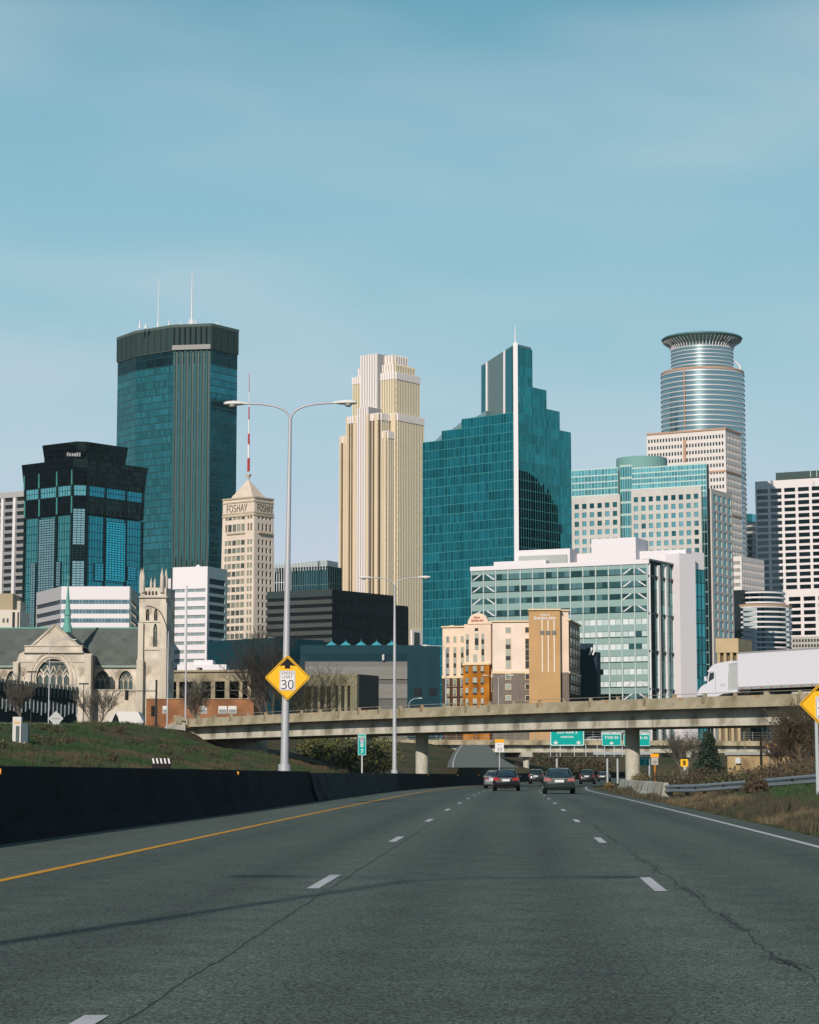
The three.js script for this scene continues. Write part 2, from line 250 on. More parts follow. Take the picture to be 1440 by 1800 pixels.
function barrierRun(name, label, d0, d1, step, oF, prof, mat, gap = 0.004) { // prof: [across, up] from the road-side foot over the top to the far foot
  const t = thing(name, label, 'barrier', onRoad(oF(d0), d0)), n = Math.round((d1 - d0) / step);
  for (let i = 0; i < n; i++) { const a = d0 + (d1 - d0) * i / n + gap, c = d0 + (d1 - d0) * (i + 1) / n - gap, ring = (d) => prof(d).map(([x, y]) => onRoad(oF(d) + x, d, y)); bag().loft([ring(a), ring(c)].map((r) => r.slice().reverse()), true, true).build('barrier_segment', mat, t); }
  return t;
}
const tall = (h) => () => [[0, 0], [-0.03, 0.08], [-0.18, 0.33], [-0.3, h - 0.015], [-0.315, h], [-0.485, h], [-0.5, h - 0.015], [-0.62, 0.33], [-0.77, 0.08], [-0.8, 0]];
const hNear = (D) => 1.355 - 0.12 * smooth(20, 95, D);
barrierRun('median_barrier', 'tall shade toned concrete median wall carrying the diamond speed sign pole', -40, 91, 6.1, edgeO, (d) => tall(hNear(d))(), barrierShadeTone);
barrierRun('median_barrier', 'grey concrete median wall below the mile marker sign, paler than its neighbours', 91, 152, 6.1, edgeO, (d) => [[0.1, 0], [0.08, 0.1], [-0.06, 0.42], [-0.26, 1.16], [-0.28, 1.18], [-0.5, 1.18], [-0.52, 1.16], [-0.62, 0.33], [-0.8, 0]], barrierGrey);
barrierRun('median_barrier', 'shade toned concrete median wall bending under the bridges beyond the cars', 152, 455, 10, edgeO, tall(1.2), barrierShadeTone);
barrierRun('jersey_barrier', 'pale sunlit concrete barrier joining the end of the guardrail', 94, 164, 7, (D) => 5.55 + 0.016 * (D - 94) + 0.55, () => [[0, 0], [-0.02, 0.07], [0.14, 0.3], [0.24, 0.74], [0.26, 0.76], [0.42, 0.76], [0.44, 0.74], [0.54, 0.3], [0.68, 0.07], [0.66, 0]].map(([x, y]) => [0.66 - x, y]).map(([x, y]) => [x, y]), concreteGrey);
// amber reflectors on top of the wall
for (const px of [4, 420, 655, 752, 803, 840]) { let D = 25; for (let d = 25; d < 300; d += 0.25) { const p = onRoad(edgeO(d) - 0.27, d); if (720 + p.x / d * F * cs > px) { D = d; break; } }
  const t = thing('barrier_reflector', 'small amber reflector fixed to the road side of the dark median wall', 'reflector', onRoad(edgeO(D) - 0.27, D, (D < 91 ? hNear(D) : 1.18) - 0.10), 'amber reflectors along the median wall'), p = t.origin;
  bag().aabb(p.x - 0.045, p.x + 0.045, p.y - 0.05, p.y + 0.05, p.z - 0.012, p.z + 0.012).build('lens', M(0.75, 0.32, 0.02, 0.35), t); bag().aabb(p.x - 0.055, p.x - 0.0, p.y - 0.06, p.y - 0.052, p.z - 0.03, p.z + 0.02).build('bracket', M(0.2, 0.2, 0.2, 0.5), t); }
{ // guardrail: W-beam on posts, rising with the verge
  const line = [[94.5, 6.35, 0.66], [88, 7.3, 0.72], [80, 9.2, 0.98], [72, 11.0, 1.24], [64, 12.2, 1.36], [54, 13.3, 1.42], [44, 14.2, 1.46]];
  const f = (t) => { const i = Math.min(line.length - 2, Math.floor(t)), s = t - i; return line[i].map((v, k) => v + (line[i + 1][k] - v) * s); };
  const t = thing('guardrail', 'galvanised corrugated steel guardrail on posts above the brown verge', 'guardrail', onRoad(6.35, 94.5)), galv = M(0.36, 0.40, 0.42, 0.45, { metalness: 0.55, map: grainTex });
  const prof = [[0, 0], [0.08, 0.03], [0.08, 0.09], [0.0, 0.14], [0.0, 0.17], [0.08, 0.22], [0.08, 0.28], [0, 0.31]], n = 13;
  for (let i = 0; i < n; i++) { const a = i / n * 6, c = (i + 1) / n * 6, ring = (s, e) => { const [D, o, y] = f(s); return [...prof.map(([x, v]) => onRoad(o - x + e, D, y - 0.31 + v)), ...prof.slice().reverse().map(([x, v]) => onRoad(o - x + e + 0.008, D, y - 0.31 + v))]; };
    bag().loft([ring(a, 0), ring((a + c) / 2, 0), ring(c, 0.006)]).build('rail_beam', galv, t);
    const [D, o, y] = f(a + 0.12); const q = onRoad(o + 0.14, D); const g = H(o + 0.14, D); bag().aabb(q.x - 0.07, q.x + 0.07, g - 0.4, dip(D) + y - 0.03, q.z - 0.09, q.z + 0.09).build('post', M(0.16, 0.13, 0.1, 0.9), t); }
}
// ---------------------------------------------------------------- bridges
function bridge(label, A, B, n, bump, o) { // A and B: plan ends of the near edge (left, right), y of the parapet top above the eye
  const L = Math.hypot(B[0] - A[0], B[1] - A[1]), f = new Face(A, B), t = thing('road_bridge', label, 'bridge', V(A[0], 0, -A[1]));
  const yt = (u) => EYE + o.top + bump * (1 - ((u / L - 0.5) * 2) ** 2);
  const seg = (b, u0, u1, y0, y1, d0, d1) => b.hexa([f.P(u0, yt(u0) + y0, d1), f.P(u1, yt(u1) + y0, d1), f.P(u1, yt(u1) + y0, d0), f.P(u0, yt(u0) + y0, d0), f.P(u0, yt(u0) + y1, d1), f.P(u1, yt(u1) + y1, d1), f.P(u1, yt(u1) + y1, d0), f.P(u0, yt(u0) + y1, d0)]);
  const w = o.width, sl = bag(), g1 = bag(), gk = bag();
  for (let i = 0; i < n; i++) { const a = L * i / n, c = L * (i + 1) / n, e = 0.012;
    seg(bag(), a + e, c - e, -o.par, -0.3, -0.32, 0).build('parapet_panel', o.mat, t);
    seg(sl, a, c, -o.par - 0.24, -o.par + 0.004, -w, 0.10);
    seg(bag(), a, c, -o.par, -0.3, -w, -w + 0.32).build('parapet_panel', o.mat, t);
    seg(bag(), a, c, -0.045, 0.0, -0.22, -0.12).build('top_rail', o.rail, t);
    if (i % (o.postEvery ?? 1) === 0) { seg(bag(), a + 0.1, a + 0.38, -0.302, -0.046, -0.27, -0.07).build('rail_post', o.mat, t); if (o.pilaster) seg(bag(), a + 0.04, a + 0.42, -o.par + 0.02 + rnd() * 0.3, -0.31, -0.02, 0.03).build('pilaster', rnd() < 0.6 ? concreteDirty : o.mat, t); }
    for (let k = 0; k < 4; k++) { const d = -o.over - k * (w - 2 * o.over) / 3; seg(k ? gk : g1, a, c, -o.deep, -o.par - 0.24, d - 0.42, d); }
  }
  sl.build('deck_slab', o.mat, t); g1.build('fascia_girder', o.girder, t); gk.build('inner_girders', o.girder, t);
  for (const px of o.piers) { const u = f.u(px, 1310, -w / 2), D = -f.P(u, 0, -w / 2).z, x = f.P(u, 0, -w / 2).x, gy = H(x - Xp(D), D); let k = 0;
    for (const d of o.cols) { const p = f.P(f.u(px, 1310, d), 0, d), yTop = yt(u) - o.deep - (o.cap ? 0.9 : 0); const y0 = Math.min(gy, H(p.x + Xp(D) * 0 - Xp(-p.z), -p.z)) - 0.8;
      const cg = new THREE.CylinderGeometry(o.r, o.r, yTop - y0, 28); bag().geo(cg, new THREE.Matrix4().makeTranslation(p.x, (yTop + y0) / 2, p.z)).build('column', o.girder, t); }
    if (o.cap) { const u1 = f.u(px, 1310, -1); const b = bag(); const y = yt(u) - o.deep; b.hexa([[-o.cap, 0.6], [o.cap, 0.6], [o.cap, -w + 1], [-o.cap, -w + 1]].flatMap(([du, d]) => [f.P(u1 + du, y - 0.9, d - 0.9)]).concat([[-o.cap, 0.6], [o.cap, 0.6], [o.cap, -w + 1], [-o.cap, -w + 1]].map(([du, d]) => f.P(u1 + du, y, d - 0.9)))); b.build('pier_cap', o.girder, t); } }
  return { t, f, yt, L };
}
const railMat = M(0.24, 0.22, 0.17, 0.7);
const bA = plan(318, 1260, 257), bB0 = plan(1400, 1222, 175); const bDir = Math.atan2(bB0[0] - bA[0], bB0[1] - bA[1]) * 180 / Math.PI, bB = go(bB0, bDir, 26);
const near = bridge('weathered tan concrete bridge carrying the white semi truck over the road', bA, bB, 34, 0.26, { top: 6.1, par: 1.02, deep: 2.72, width: 11, over: 1.25, mat: concreteOld, girder: concreteGrey, rail: railMat, piers: [742, 1112], cols: [-4.9, -9.3], r: 0.66, pilaster: true, postEvery: 1 });
const far = bridge('plain concrete bridge seen beneath the bridge with the semi truck', plan(600, 1300, 425), plan(1420, 1302, 452), 30, 0.1, { top: 5.95, par: 1.05, deep: 2.75, width: 12, over: 1.1, mat: M(0.46, 0.40, 0.29, 0.92, { map: rep(stainTex, 0.3) }), girder: concreteGrey, rail: railMat, piers: [705, 925, 1205], cols: [-2, -6, -10], r: 0.62, cap: 1.05, postEvery: 2 });
{ // abutment of the near bridge: wing wall on the grass crest and the seat wall under its end
  const t = thing('bridge_abutment', 'pale concrete wing wall on the grass at the bridge end', 'abutment', V(near.f.P(0, 0).x, 4, near.f.P(0, 0).z)), f = near.f;
  bag().box(f, -0.9, 1.4, 2.0, EYE + 6.1 - 1.3, -11, -0.55).build('seat_wall', concreteGrey, t);
  const fw = new Face(plan(266, 1290, 253), plan(322, 1290, 255)); const q = (px, py) => fw.at(px, py);
  bag().polyFace(fw, [q(270, 1296), q(326, 1302), q(326, 1270), q(312, 1268), q(296, 1276)], -0.6, 0).build('wing_wall', M(0.5, 0.48, 0.43, 0.9, { map: rep(stainTex, 0.3) }), t);
  bag().polyFace(fw, [q(309, 1272), q(318, 1272), q(318, 1257), q(309, 1257)], -0.7, 0.12).build('end_post', concreteOld, t);
}
// ---------------------------------------------------------------- downtown towers
const BASE = 4;                                                     // walls go a little below the city's ground
function corner2(l, c, r, D, yref, aL = -52, aR = 38) {
  const C = plan(c, yref, D), L = hit(l, yref, C, aL), R = hit(r, yref, C, aR), B = [L[0] + R[0] - C[0], L[1] + R[1] - C[1]];
  return { C, L, R, B, fl: new Face(L, C), fr: new Face(C, R), fb: new Face(R, B), fk: new Face(B, L), poly: [L, C, R, B] };
}
const building = (name, label, P, group) => thing(name, label, 'building', V(P[0], CITY, -P[1]), group);
const inset = (poly, d) => { const cx = poly.reduce((s, p) => s + p[0], 0) / poly.length, cy = poly.reduce((s, p) => s + p[1], 0) / poly.length; return poly.map(([x, y]) => { const l = Math.hypot(x - cx, y - cy); return [x + (cx - x) * d / l, y + (cy - y) * d / l]; }); };
const darkFrame = M(0.02, 0.028, 0.03, 0.5), roofGrey = M(0.2, 0.2, 0.2, 0.9), steel = M(0.5, 0.5, 0.52, 0.45, { metalness: 0.4 }), whiteMetal = M(0.68, 0.66, 0.68, 0.5);

{ // --- tall teal glass tower with louvred crown and two masts
  const D = 1170, C = plan(371, 620, D), R = hit(417, 620, C, 37), A1 = hit(305, 620, C, -80), A2 = hit(240, 620, A1, -53), A3 = hit(208, 620, A2, -34), B1 = go(A3, 37, 34), B2 = go(R, -53, 30), B3 = go(B2, -53, 22);
  const poly = [A3, A2, A1, C, R, B2, B3, B1], t = building('glass_skyscraper', 'tall teal glass skyscraper with two roof masts and a louvred dark crown', C);
  const faces = [new Face(A3, A2), new Face(A2, A1), new Face(A1, C), new Face(C, R)], Y = (py) => new Face(A1, C).v(340, py);
  const yTop = Y(570), yL0 = Y(607), yL1 = Y(614), yG = Y(641);
  bag().prism(poly, BASE, yTop - 0.6).build('core', M(0.012, 0.04, 0.045, 0.4), t); bag().prism(inset(poly, 3), yTop - 0.6, yTop + 0.2).build('roof', roofGrey, t);
  const gm = glass(0.05, 0.225, 0.235, 0.05), gm2 = glass(0.035, 0.19, 0.225, 0.05), mm = M(0.02, 0.075, 0.075, 0.4, { metalness: 0.5 });
  faces.forEach((f, i) => { const nu = Math.max(4, Math.round(f.W / 1.6)); curtain(f, 0, f.W, BASE, yG, nu, 56, t, i === 3 ? gm2 : gm, i === 2 ? null : mm, { w: 0.2, h: 0.55, proud: 0.05, vary: 0.5, row: 0.3 });
    curtain(f, 0, f.W, yG + 0.2, yL0 - 0.6, nu, 2, t, glass(0.012, 0.04, 0.045, 0.12), mm, { w: 0.15, h: 0.3, vary: 0.9, name: 'dark_glass_band' });
    const cr = bag(); cr.box(f, -0.2, f.W + 0.2, yL1, yTop - 1.6, 0, 0.9); cr.build('crown_panel', M(0.034, 0.058, 0.056, 0.8, { map: grainTex }), t);
    bag().box(f, -0.25, f.W + 0.25, yTop - 1.6, yTop, 0, 1.1).build('parapet', M(0.075, 0.10, 0.092, 0.7), t);
    bag().box(f, -0.2, f.W + 0.2, yL0, yL1 - 0.4, 0.1, i === 2 ? 2.0 : 0.7).build('light_ledge', i === 2 ? M(0.27, 0.26, 0.26, 0.6) : M(0.10, 0.12, 0.11, 0.7), t);
    const rb = bag(), n = i === 2 ? 7 : Math.round(f.W / 5); for (let k = 0; k < n; k++) { const u = f.W * (k + 0.08) / n; rb.box(f, u, u + (i === 2 ? 0.9 : 0.35), yL1 + 0.3, yTop - 1.7, 0.9, i === 2 ? 1.05 : 1.25); } rb.build('crown_fins', i === 2 ? M(0.004, 0.006, 0.007, 0.8) : M(0.022, 0.042, 0.042, 0.8), t, 'stuff'); });
  const f = faces[2]; for (let k = 0; k < 7; k++) { const u = f.W * (k + 0.12) / 7, w = f.W / 7; piece(f, 'pilaster', u, u + w * 0.36, BASE, yL0 - 0.8, 0.05, 0.9, M(0.020, 0.080, 0.084, 0.5), t); piece(f, 'recess', u + w * 0.36, u + w * 0.74, BASE, yL0 - 0.8, 0.05, 0.25, M(0.012, 0.038, 0.040, 0.4), t); }
  for (const [px, y1, w] of [[278, 489, 0.16], [337, 474, 0.24]]) { const g = plan(px, 575, D + 14), p = V(g[0], yTop, -g[1]); const h = at(px, y1, D + 14).y; const b = bag(); b.bar(p, V(p.x, yTop + (h - yTop) * 0.15, p.z), w * 4, w * 3); b.bar(V(p.x, yTop + (h - yTop) * 0.14, p.z), V(p.x, h, p.z), w * 2, w * 0.7); b.build('mast', whiteMetal, t); }
  const small = [[246, 12], [256, 6], [297, 13], [302, 5], [318, 9], [333, 16], [340, 14], [344, 12], [382, 10], [367, 4]]; for (const [px, h] of small) { const g = plan(px, 572, D + 9), x = g[0], z = -g[1]; bag().bar(V(x, yTop - 1, z), V(x + rr(-0.4, 0.4), yTop + h * 0.32, z), rr(0.35, 0.9), 0.18).build('aerial', whiteMetal, t); }
}
{ // --- dark tower with flared crown
  const D = 900, a = -52, b = 38, P1 = plan(127, 1000, D), P2 = plan(150, 1000, D + 1), L = hit(41, 1000, P1, a), R = hit(251, 1000, P2, b), poly = [L, P1, P2, R, go(R, a, 30), go(L, b, 26)];
  const t = building('glass_tower', 'dark teal office tower with black flared crown and piers behind the church', P1), Y = (py) => new Face(P1, P2).v(138, py);
  const tiers = [[1125, 905, 0, 0, 'main'], [902, 872, 0, 0.4, 'black'], [871, 853, 0.2, 0.4, 'light'], [852, 808, 0.4, 1.8, 'black'], [808, 772, -8.2, -6.6, 'black']];
  const gl = { main: [glass(0.10, 0.36, 0.34, 0.05), glass(0.03, 0.25, 0.30, 0.05)], light: [glass(0.2, 0.56, 0.55, 0.06), glass(0.03, 0.26, 0.33, 0.06)], black: [glass(0.004, 0.009, 0.012, 0.15), glass(0.016, 0.03, 0.028, 0.2)] };
  const finTeal = M(0.045, 0.21, 0.20, 0.4), pierDark = M(0.004, 0.012, 0.014, 0.7), mm = M(0.006, 0.028, 0.034, 0.6), mb = M(0.003, 0.005, 0.006, 0.8), grow = (p, d) => inset(p, -d);
  tiers.forEach(([py0, py1, g0, g1, kind], q) => { const lo = grow(poly, g0), hi = grow(poly, g1), y0 = q ? Y(py0) : BASE, y1 = Y(py1); bag().prism(inset(lo, 0.3), y0, y1 + (q < 4 ? 0.2 : 0), inset(hi, 0.3)).build(q === 4 ? 'crown' : 'tier', M(0.008, 0.016, 0.018, 0.45), t);
    for (let i = 0; i < 3; i++) { const lean = new Face(lo[i], lo[i + 1], (g0 - g1) / (y1 - y0) * 0.6, y0), nu = Math.max(4, Math.round(lean.W / (q === 4 ? 2.4 : 1.55)));
      curtain(lean, 0.3, lean.W - 0.3, y0, y1, nu, Math.max(2, Math.round((y1 - y0) / (kind === 'black' ? 2.1 : 3.4))), t, gl[kind][i === 2 ? 1 : i === 1 && kind !== 'black' ? 0 : 0], kind === 'black' ? mb : mm, { w: 0.14, h: 0.22, vary: kind === 'black' ? 1.2 : 0.22, row: 0.1, name: kind + '_glass' });
      if (i !== 1) for (const s of [0.02, 0.32, 0.68, 0.98]) { const u = lean.W * (i ? s : 1 - s); piece(new Face(lo[i], lo[i + 1]), 'pier', u - 0.32, u + 0.32, y0, y1, 0.1, 0.55, i === 0 && kind === 'black' && q < 4 ? finTeal : pierDark, t); } } });
  // lighter bays of clearer glass, stepping up the faces
  const fl = new Face(L, P1), fc = new Face(P1, P2), fr = new Face(P2, R), pale = glass(0.34, 0.50, 0.49, 0.07), cy = glass(0.04, 0.50, 0.60, 0.06), silver = glass(0.42, 0.62, 0.60, 0.08);
  const bay = (f, x0, x1, y0, y1, gm) => { const u0 = f.u(x0, 1000, 0.5), u1 = f.u(x1, 1000, 0.5); curtain(f, u0, u1, f.v(x0, y0, 0.5), f.v(x0, y1, 0.5), Math.max(2, Math.round((u1 - u0) / 1.6)), Math.round((y0 - y1) / 4.2), t, gm, mm, { d: 0.5, w: 0.2, h: 0.28, proud: 0.06, name: 'glass_bay' }); };
  bay(fl, 67, 95, 1110, 914, pale); bay(fl, 54, 62, 1110, 990, pale); bay(fl, 99, 106, 1030, 988, pale); bay(fc, 127, 148, 1030, 986, silver); bay(fc, 127, 148, 957, 894, silver); bay(fr, 186, 222, 1020, 916, cy); bay(fr, 167, 182, 1020, 990, glass(0.05, 0.4, 0.5, 0.06)); bay(fr, 225, 239, 1020, 996, glass(0.05, 0.4, 0.5, 0.06));
  bay(fc, 127, 148, 985, 958, glass(0.006, 0.012, 0.014, 0.2));
  const fx = new Face(grow(poly, -6.6)[1], grow(poly, -6.6)[2]); const sg = bag(); for (let i = 0; i < 6; i++) { const u = fx.u(118 + i * 4.2, 798, 0.8); sg.box(fx, u, u + rr(0.55, 0.75), fx.v(130, 802, 0.8), fx.v(130, 797 - rnd() * 2, 0.8), 0.3, 0.8); } sg.build('roof_sign', M(0.34, 0.34, 0.35, 0.6), t);
}
{ // --- banded tower with white columns at the picture's edge
  const k = corner2(-90, 42, 60, 1010, 960, -58, 30), t = building('office_tower', 'grey banded office tower with tall white columns beside the flared dark tower', k.C), y1 = k.fl.v(30, 866), f = k.fl;
  bag().prism(k.poly, BASE, y1).build('core', M(0.010, 0.014, 0.016, 0.4), t);
  const n = 15, r0 = f.v(30, 1060), r1 = f.v(30, 884); for (let i = 0; i < n; i++) { const y = r0 + (r1 - r0) * i / (n - 1); piece(f, 'spandrel', 0, f.W, y - 0.75, y + 0.75, 0, 0.5, M(0.24, 0.235, 0.24, 0.8), t); } piece(f, 'cornice', 0, f.W + 0.5, y1 - 2.2, y1 + 0.5, 0, 0.9, M(0.35, 0.34, 0.34, 0.8), t);
  for (let i = 0; i < 6; i++) { const u = f.u(25 - 21 * i, 960, 0.7); piece(f, 'column', u - 0.8, u + 0.8, BASE, y1 - 2.4, 0, 1.3, M(0.62, 0.60, 0.6, 0.7), t); }
}
{ // --- stone tower with the stepped pyramid roof
  const D = 1000, yb = 1120, k0 = corner2(383.5, 445.5, 485.5, D, yb, -52, 38), t = building('stone_tower', 'tapering cream stone tower with lettered crown and stepped pyramid roof', k0.C);
  const stone = M(0.76, 0.64, 0.54, 0.9, { map: rep(grainTex, 0.08) }), trim = M(0.52, 0.43, 0.31, 0.9, { map: rep(grainTex, 0.1) }), fv = k0.fl, ys = fv.v(445, 871), y0 = BASE, tp = 0.0117, fl = new Face(k0.L, k0.C, tp, y0), fr = new Face(k0.C, k0.R, tp, y0);
  const shrink = (y) => { const s = tp * (y - y0), fe = (P, sx, sy) => { const u = fl.U, n = fl.N; return [P[0] + u.x * sx * s + n.x * sy * s, P[1] - (u.z * sx * s + n.z * sy * s)]; }; return [fe(k0.L, 1, -1), fe(k0.C, -1, -1), fe(k0.R, -1, 1), fe(k0.B, 1, 1)]; };
  bag().prism(shrink(y0), y0, ys - 3, shrink(ys - 3)).build('core', M(0.16, 0.13, 0.09, 0.9), t);
  const row = (py) => fv.v(445, py), wins = [M(0.05, 0.06, 0.05, 0.3), M(0.20, 0.22, 0.18, 0.4), M(0.28, 0.27, 0.21, 0.5), M(0.12, 0.14, 0.12, 0.35)], winR = [M(0.02, 0.03, 0.03, 0.3), M(0.05, 0.07, 0.06, 0.3)];
  const rows = []; for (let i = 0; i < 14; i++) { const y = row(1117 - i * 13.8); rows.push([y - 1.15, y + 1.15]); } rows.push([row(930) - 1.0, row(930) + 1.0]); rows.push([row(908.5) - 0.6, row(908.5) + 0.6]);
  const W = fl.W, Wr = fr.W, colsL = [[0.13, 0.035], [0.245, 0.06], [0.39, 0.06], [0.53, 0.06], [0.67, 0.06], [0.84, 0.03], [0.93, 0.03]].map(([c, h]) => [W * (c - h), W * (c + h)]), colsR = [0.22, 0.42, 0.62, 0.82].map((c) => [Wr * (c - 0.055), Wr * (c + 0.055)]);
  const rL = rows.slice(0, 13).concat([[row(925) - 1.7, row(925) + 1.7], rows[15]]); const bl = bag(); gridWall(bl, fl, 0, W + 0.5, y0, row(905), colsL, rL, 0.5); gridWall(bl, fr, 0, Wr, y0, row(905), colsR, rL, 0.5); bl.build('stone_wall', stone, t);
  panes(fl, 'window', colsL.slice(1, 5), rL, 0.02, 0.2, wins, t); panes(fl, 'window', [colsL[0], ...colsL.slice(5)], rL.slice(0, 13), 0.02, 0.2, wins[1], t); panes(fr, 'window', colsR, rL, 0.02, 0.2, winR, t);
  for (const [f, cols] of [[fl, colsL.slice(1, 5)], [fr, colsR]]) { for (const [a, b] of cols) piece(f, 'balcony', a - 0.35, b + 0.35, row(936.5), row(933.5), 0.4, f === fr ? 1.5 : 1.1, trim, t); }
  bl.geometry; const top = bag(); top.box(fl, -0.05, W + 0.5, row(905), row(873), 0, 0.5); top.box(fr, 0, Wr, row(905), row(873), 0, 0.5); top.build('lettered_band', stone, t);
  for (const [py, d] of [[904, 0.85], [899.5, 0.75], [880, 0.8], [873, 1.0]]) { piece(fl, 'string_course', -0.1, W + d, row(py) - 0.35, row(py) + 0.35, 0.1, d, trim, t); piece(fr, 'string_course', 0, Wr + 0.1, row(py) - 0.35, row(py) + 0.35, 0.1, d, trim, t); }
  const P0 = shrink(ys), yA = fv.v(445, 828), n = 9; for (let i = 0; i < n; i++) { const q = (i) => inset(P0, 0.5 + (i / n) * 13.1); bag().prism(q(i), ys - 3 + (yA - ys + 3) * i / n, ys - 3 + (yA - ys + 3) * (i + 1) / n, q(i + 0.7)).build('roof_step', M(0.68, 0.57, 0.47, 0.9, { map: rep(grainTex, 0.2) }), t); }
  const g = inset(P0, 13.9), ax = (P0[0][0] + P0[2][0]) / 2, az = -(P0[0][1] + P0[2][1]) / 2, yT = at(436, 657, D + 14).y, red = M(0.42, 0.03, 0.025, 0.6), cuts = [[828, 806, 1], [806, 782, 0], [782, 763, 1], [763, 738, 0], [738, 716, 1], [716, 690, 0], [690, 657, 1]];
  const yy = (py) => at(436, py, D + 14).y; cuts.forEach(([p0, p1, r], i) => bag().bar(V(ax, yy(p0) - 0.3, az), V(ax, yy(p1), az), 0.62 - i * 0.08, 0.6 - i * 0.08, 8).build('mast_section', r ? red : whiteMetal, t));
  t.userData.text = undefined; delete t.userData.text; globalThis.stoneFaces = { fl, fr, W, Wr, row, t };
}
{ // --- stepped gold tower with ribbed stone
  const D = 1235, k = corner2(600, 697, 745, D, 950, -52, 38), { fl, fr } = k, t = building('ribbed_skyscraper', 'tall stepped golden stone skyscraper with vertical ribs and pale crown', k.C), Q = fr.W, y = (px, py, d = 0) => fl.v(px, py, d), u = (px, d = 0) => fl.u(px, 950, d);
  const gold = M(0.80, 0.65, 0.47, 0.8, { map: rep(grainTex, 0.05) }), goldPale = M(0.65, 0.58, 0.44, 0.8), glassG = glassP(0.16, 0.14, 0.085, 0.15), pale = M(0.74, 0.68, 0.66, 0.5), brown = M(0.075, 0.055, 0.03, 0.6);
  const masses = [ // u range, depth range, top
    ['wing', u(598, 7), u(680, 7), -20, 7, y(640, 764, 7)], ['centre_wing', u(610.5, 9), u(668, 9), -18, 9, y(640, 731, 9)], ['body', u(612), fl.W, -Q, 0, y(697, 728)], ['upper_body', u(619, -1.2), fl.W - 2, -Q + 1.5, -1.2, y(690, 656, -1.2)], ['shaft', u(633, 2), u(664, 2), -16, 2, y(650, 624, 2)], ['crown', u(640, -4), fl.W - 5, -Q * 0.66, -4, y(690, 624, -4)], ['crown_shoulder', u(629, -2.6), fl.W - 3.4, -Q * 0.84, -2.6, y(690, 640, -2.6)], ['bay', u(627, 11), u(648, 11), -18, 11, y(640, 716, 11)]];
  for (const [n, a, b, d0, d1, top] of masses) bag().box(fl, a, b, BASE, top, d0, d1).build(n, n === 'bay' || n === 'shaft' ? M(0.34, 0.34, 0.35, 0.6) : n.includes('wing') ? brown : M(0.40, 0.33, 0.20, 0.8), t);
  const ribs = (f, a, b, y0, y1, d, n, fill, mat, name = 'ribs') => { const g = bag(), w = (b - a) / n; for (let i = 0; i < n; i++) g.box(f, a + w * (i + 0.5 - fill / 2), a + w * (i + 0.5 + fill / 2), y0, y1, d - 0.1, d + 0.7); g.build(name, mat, t, 'stuff'); };
  const floors = (f, a, b, y0, y1, d, mat) => { const g = bag(), n = Math.round((y1 - y0) / 3.9); for (let i = 0; i < n; i++) { const v = y0 + (y1 - y0) * i / n; g.box(f, a, b, v, v + 1.1, d - 0.05, d + 0.25); } g.build('floor_bands', mat, t, 'stuff'); };
  const caps = (f, a, b, v, d, n) => { const g = bag(), w = (b - a) / n; for (let i = 0; i < n; i++) g.box(f, a + w * (i + 0.12), a + w * (i + 0.88), v - 3.6, v + 0.6, d - 0.4, d + 0.9); g.build('pale_caps', pale, t, 'stuff'); };
  const wide = (a, b, d, top) => piece(fl, 'pier', a, b, BASE, top, d - 0.2, d + 1.1, gold, t);
  // left wing: gold piers with dark window strips
  const yw = y(640, 764, 7), yc = y(640, 731, 9);
  for (const [x0, x1, d, top] of [[598, 600.5, 7, yw], [605.5, 608.5, 7, yw], [609.5, 612.5, 9, yc], [623, 628, 9, yc], [645, 649, 11, yc], [660, 665, 9, yc], [670, 672.5, 7, yw], [676, 680, 7, yw]]) wide(u(x0, d), u(x1, d), d, top);
  ribs(fl, u(598, 7), u(611, 7), BASE, yw, 7, 3, 0.22, gold); ribs(fl, u(611, 9), u(628, 9), BASE, yc, 9, 4, 0.24, gold); ribs(fl, u(648, 9), u(667, 9), BASE, yc, 9, 4, 0.26, gold); ribs(fl, u(668, 7), u(680, 7), BASE, yw, 7, 3, 0.26, gold);
  ribs(fl, u(627, 11), u(648, 11), BASE, y(640, 716, 11), 11, 5, 0.52, pale, 'pale_ribs'); ribs(fl, u(633, 2), u(664, 2), y(650, 735, 2), y(650, 623, 2), 2, 7, 0.52, pale, 'pale_ribs');
  floors(fl, u(598, 7), u(680, 7), BASE, yw - 3, 7, M(0.10, 0.07, 0.035, 0.7)); floors(fl, u(611, 9), u(667, 9), yw, yc - 3, 9, M(0.10, 0.07, 0.035, 0.7));
  caps(fl, u(598, 7), u(611, 7), yw, 7, 4); caps(fl, u(611, 9), u(667, 9), yc, 9, 14); caps(fl, u(668, 7), u(680, 7), yw, 7, 3);
  // left side of the body and the upper blocks
  ribs(fl, u(668), fl.W, BASE, y(697, 728), 0, 6, 0.5, gold); caps(fl, u(684), fl.W, y(697, 728), 0, 4); wide(fl.W - 3.2, fl.W, 0, y(697, 728)); ribs(fl, u(619, -1.2), fl.W - 2, y(650, 760), y(690, 656, -1.2), -1.2, 18, 0.5, goldPale); caps(fl, u(619, -1.2), fl.W - 2, y(690, 656, -1.2), -1.2, 18); ribs(fl, u(640, -4), fl.W - 5, y(690, 640), y(690, 624, -4), -4, 10, 0.6, pale, 'pale_ribs'); ribs(fl, u(629, -2.6), fl.W - 3.4, y(690, 656), y(690, 640, -2.6), -2.6, 14, 0.6, pale, 'pale_ribs');
  // right-hand faces
  const off = (f, a) => new Face([f.A[0] - f.N.x * a, f.A[1] + f.N.z * a], [f.B[0] - f.N.x * a, f.B[1] + f.N.z * a]);
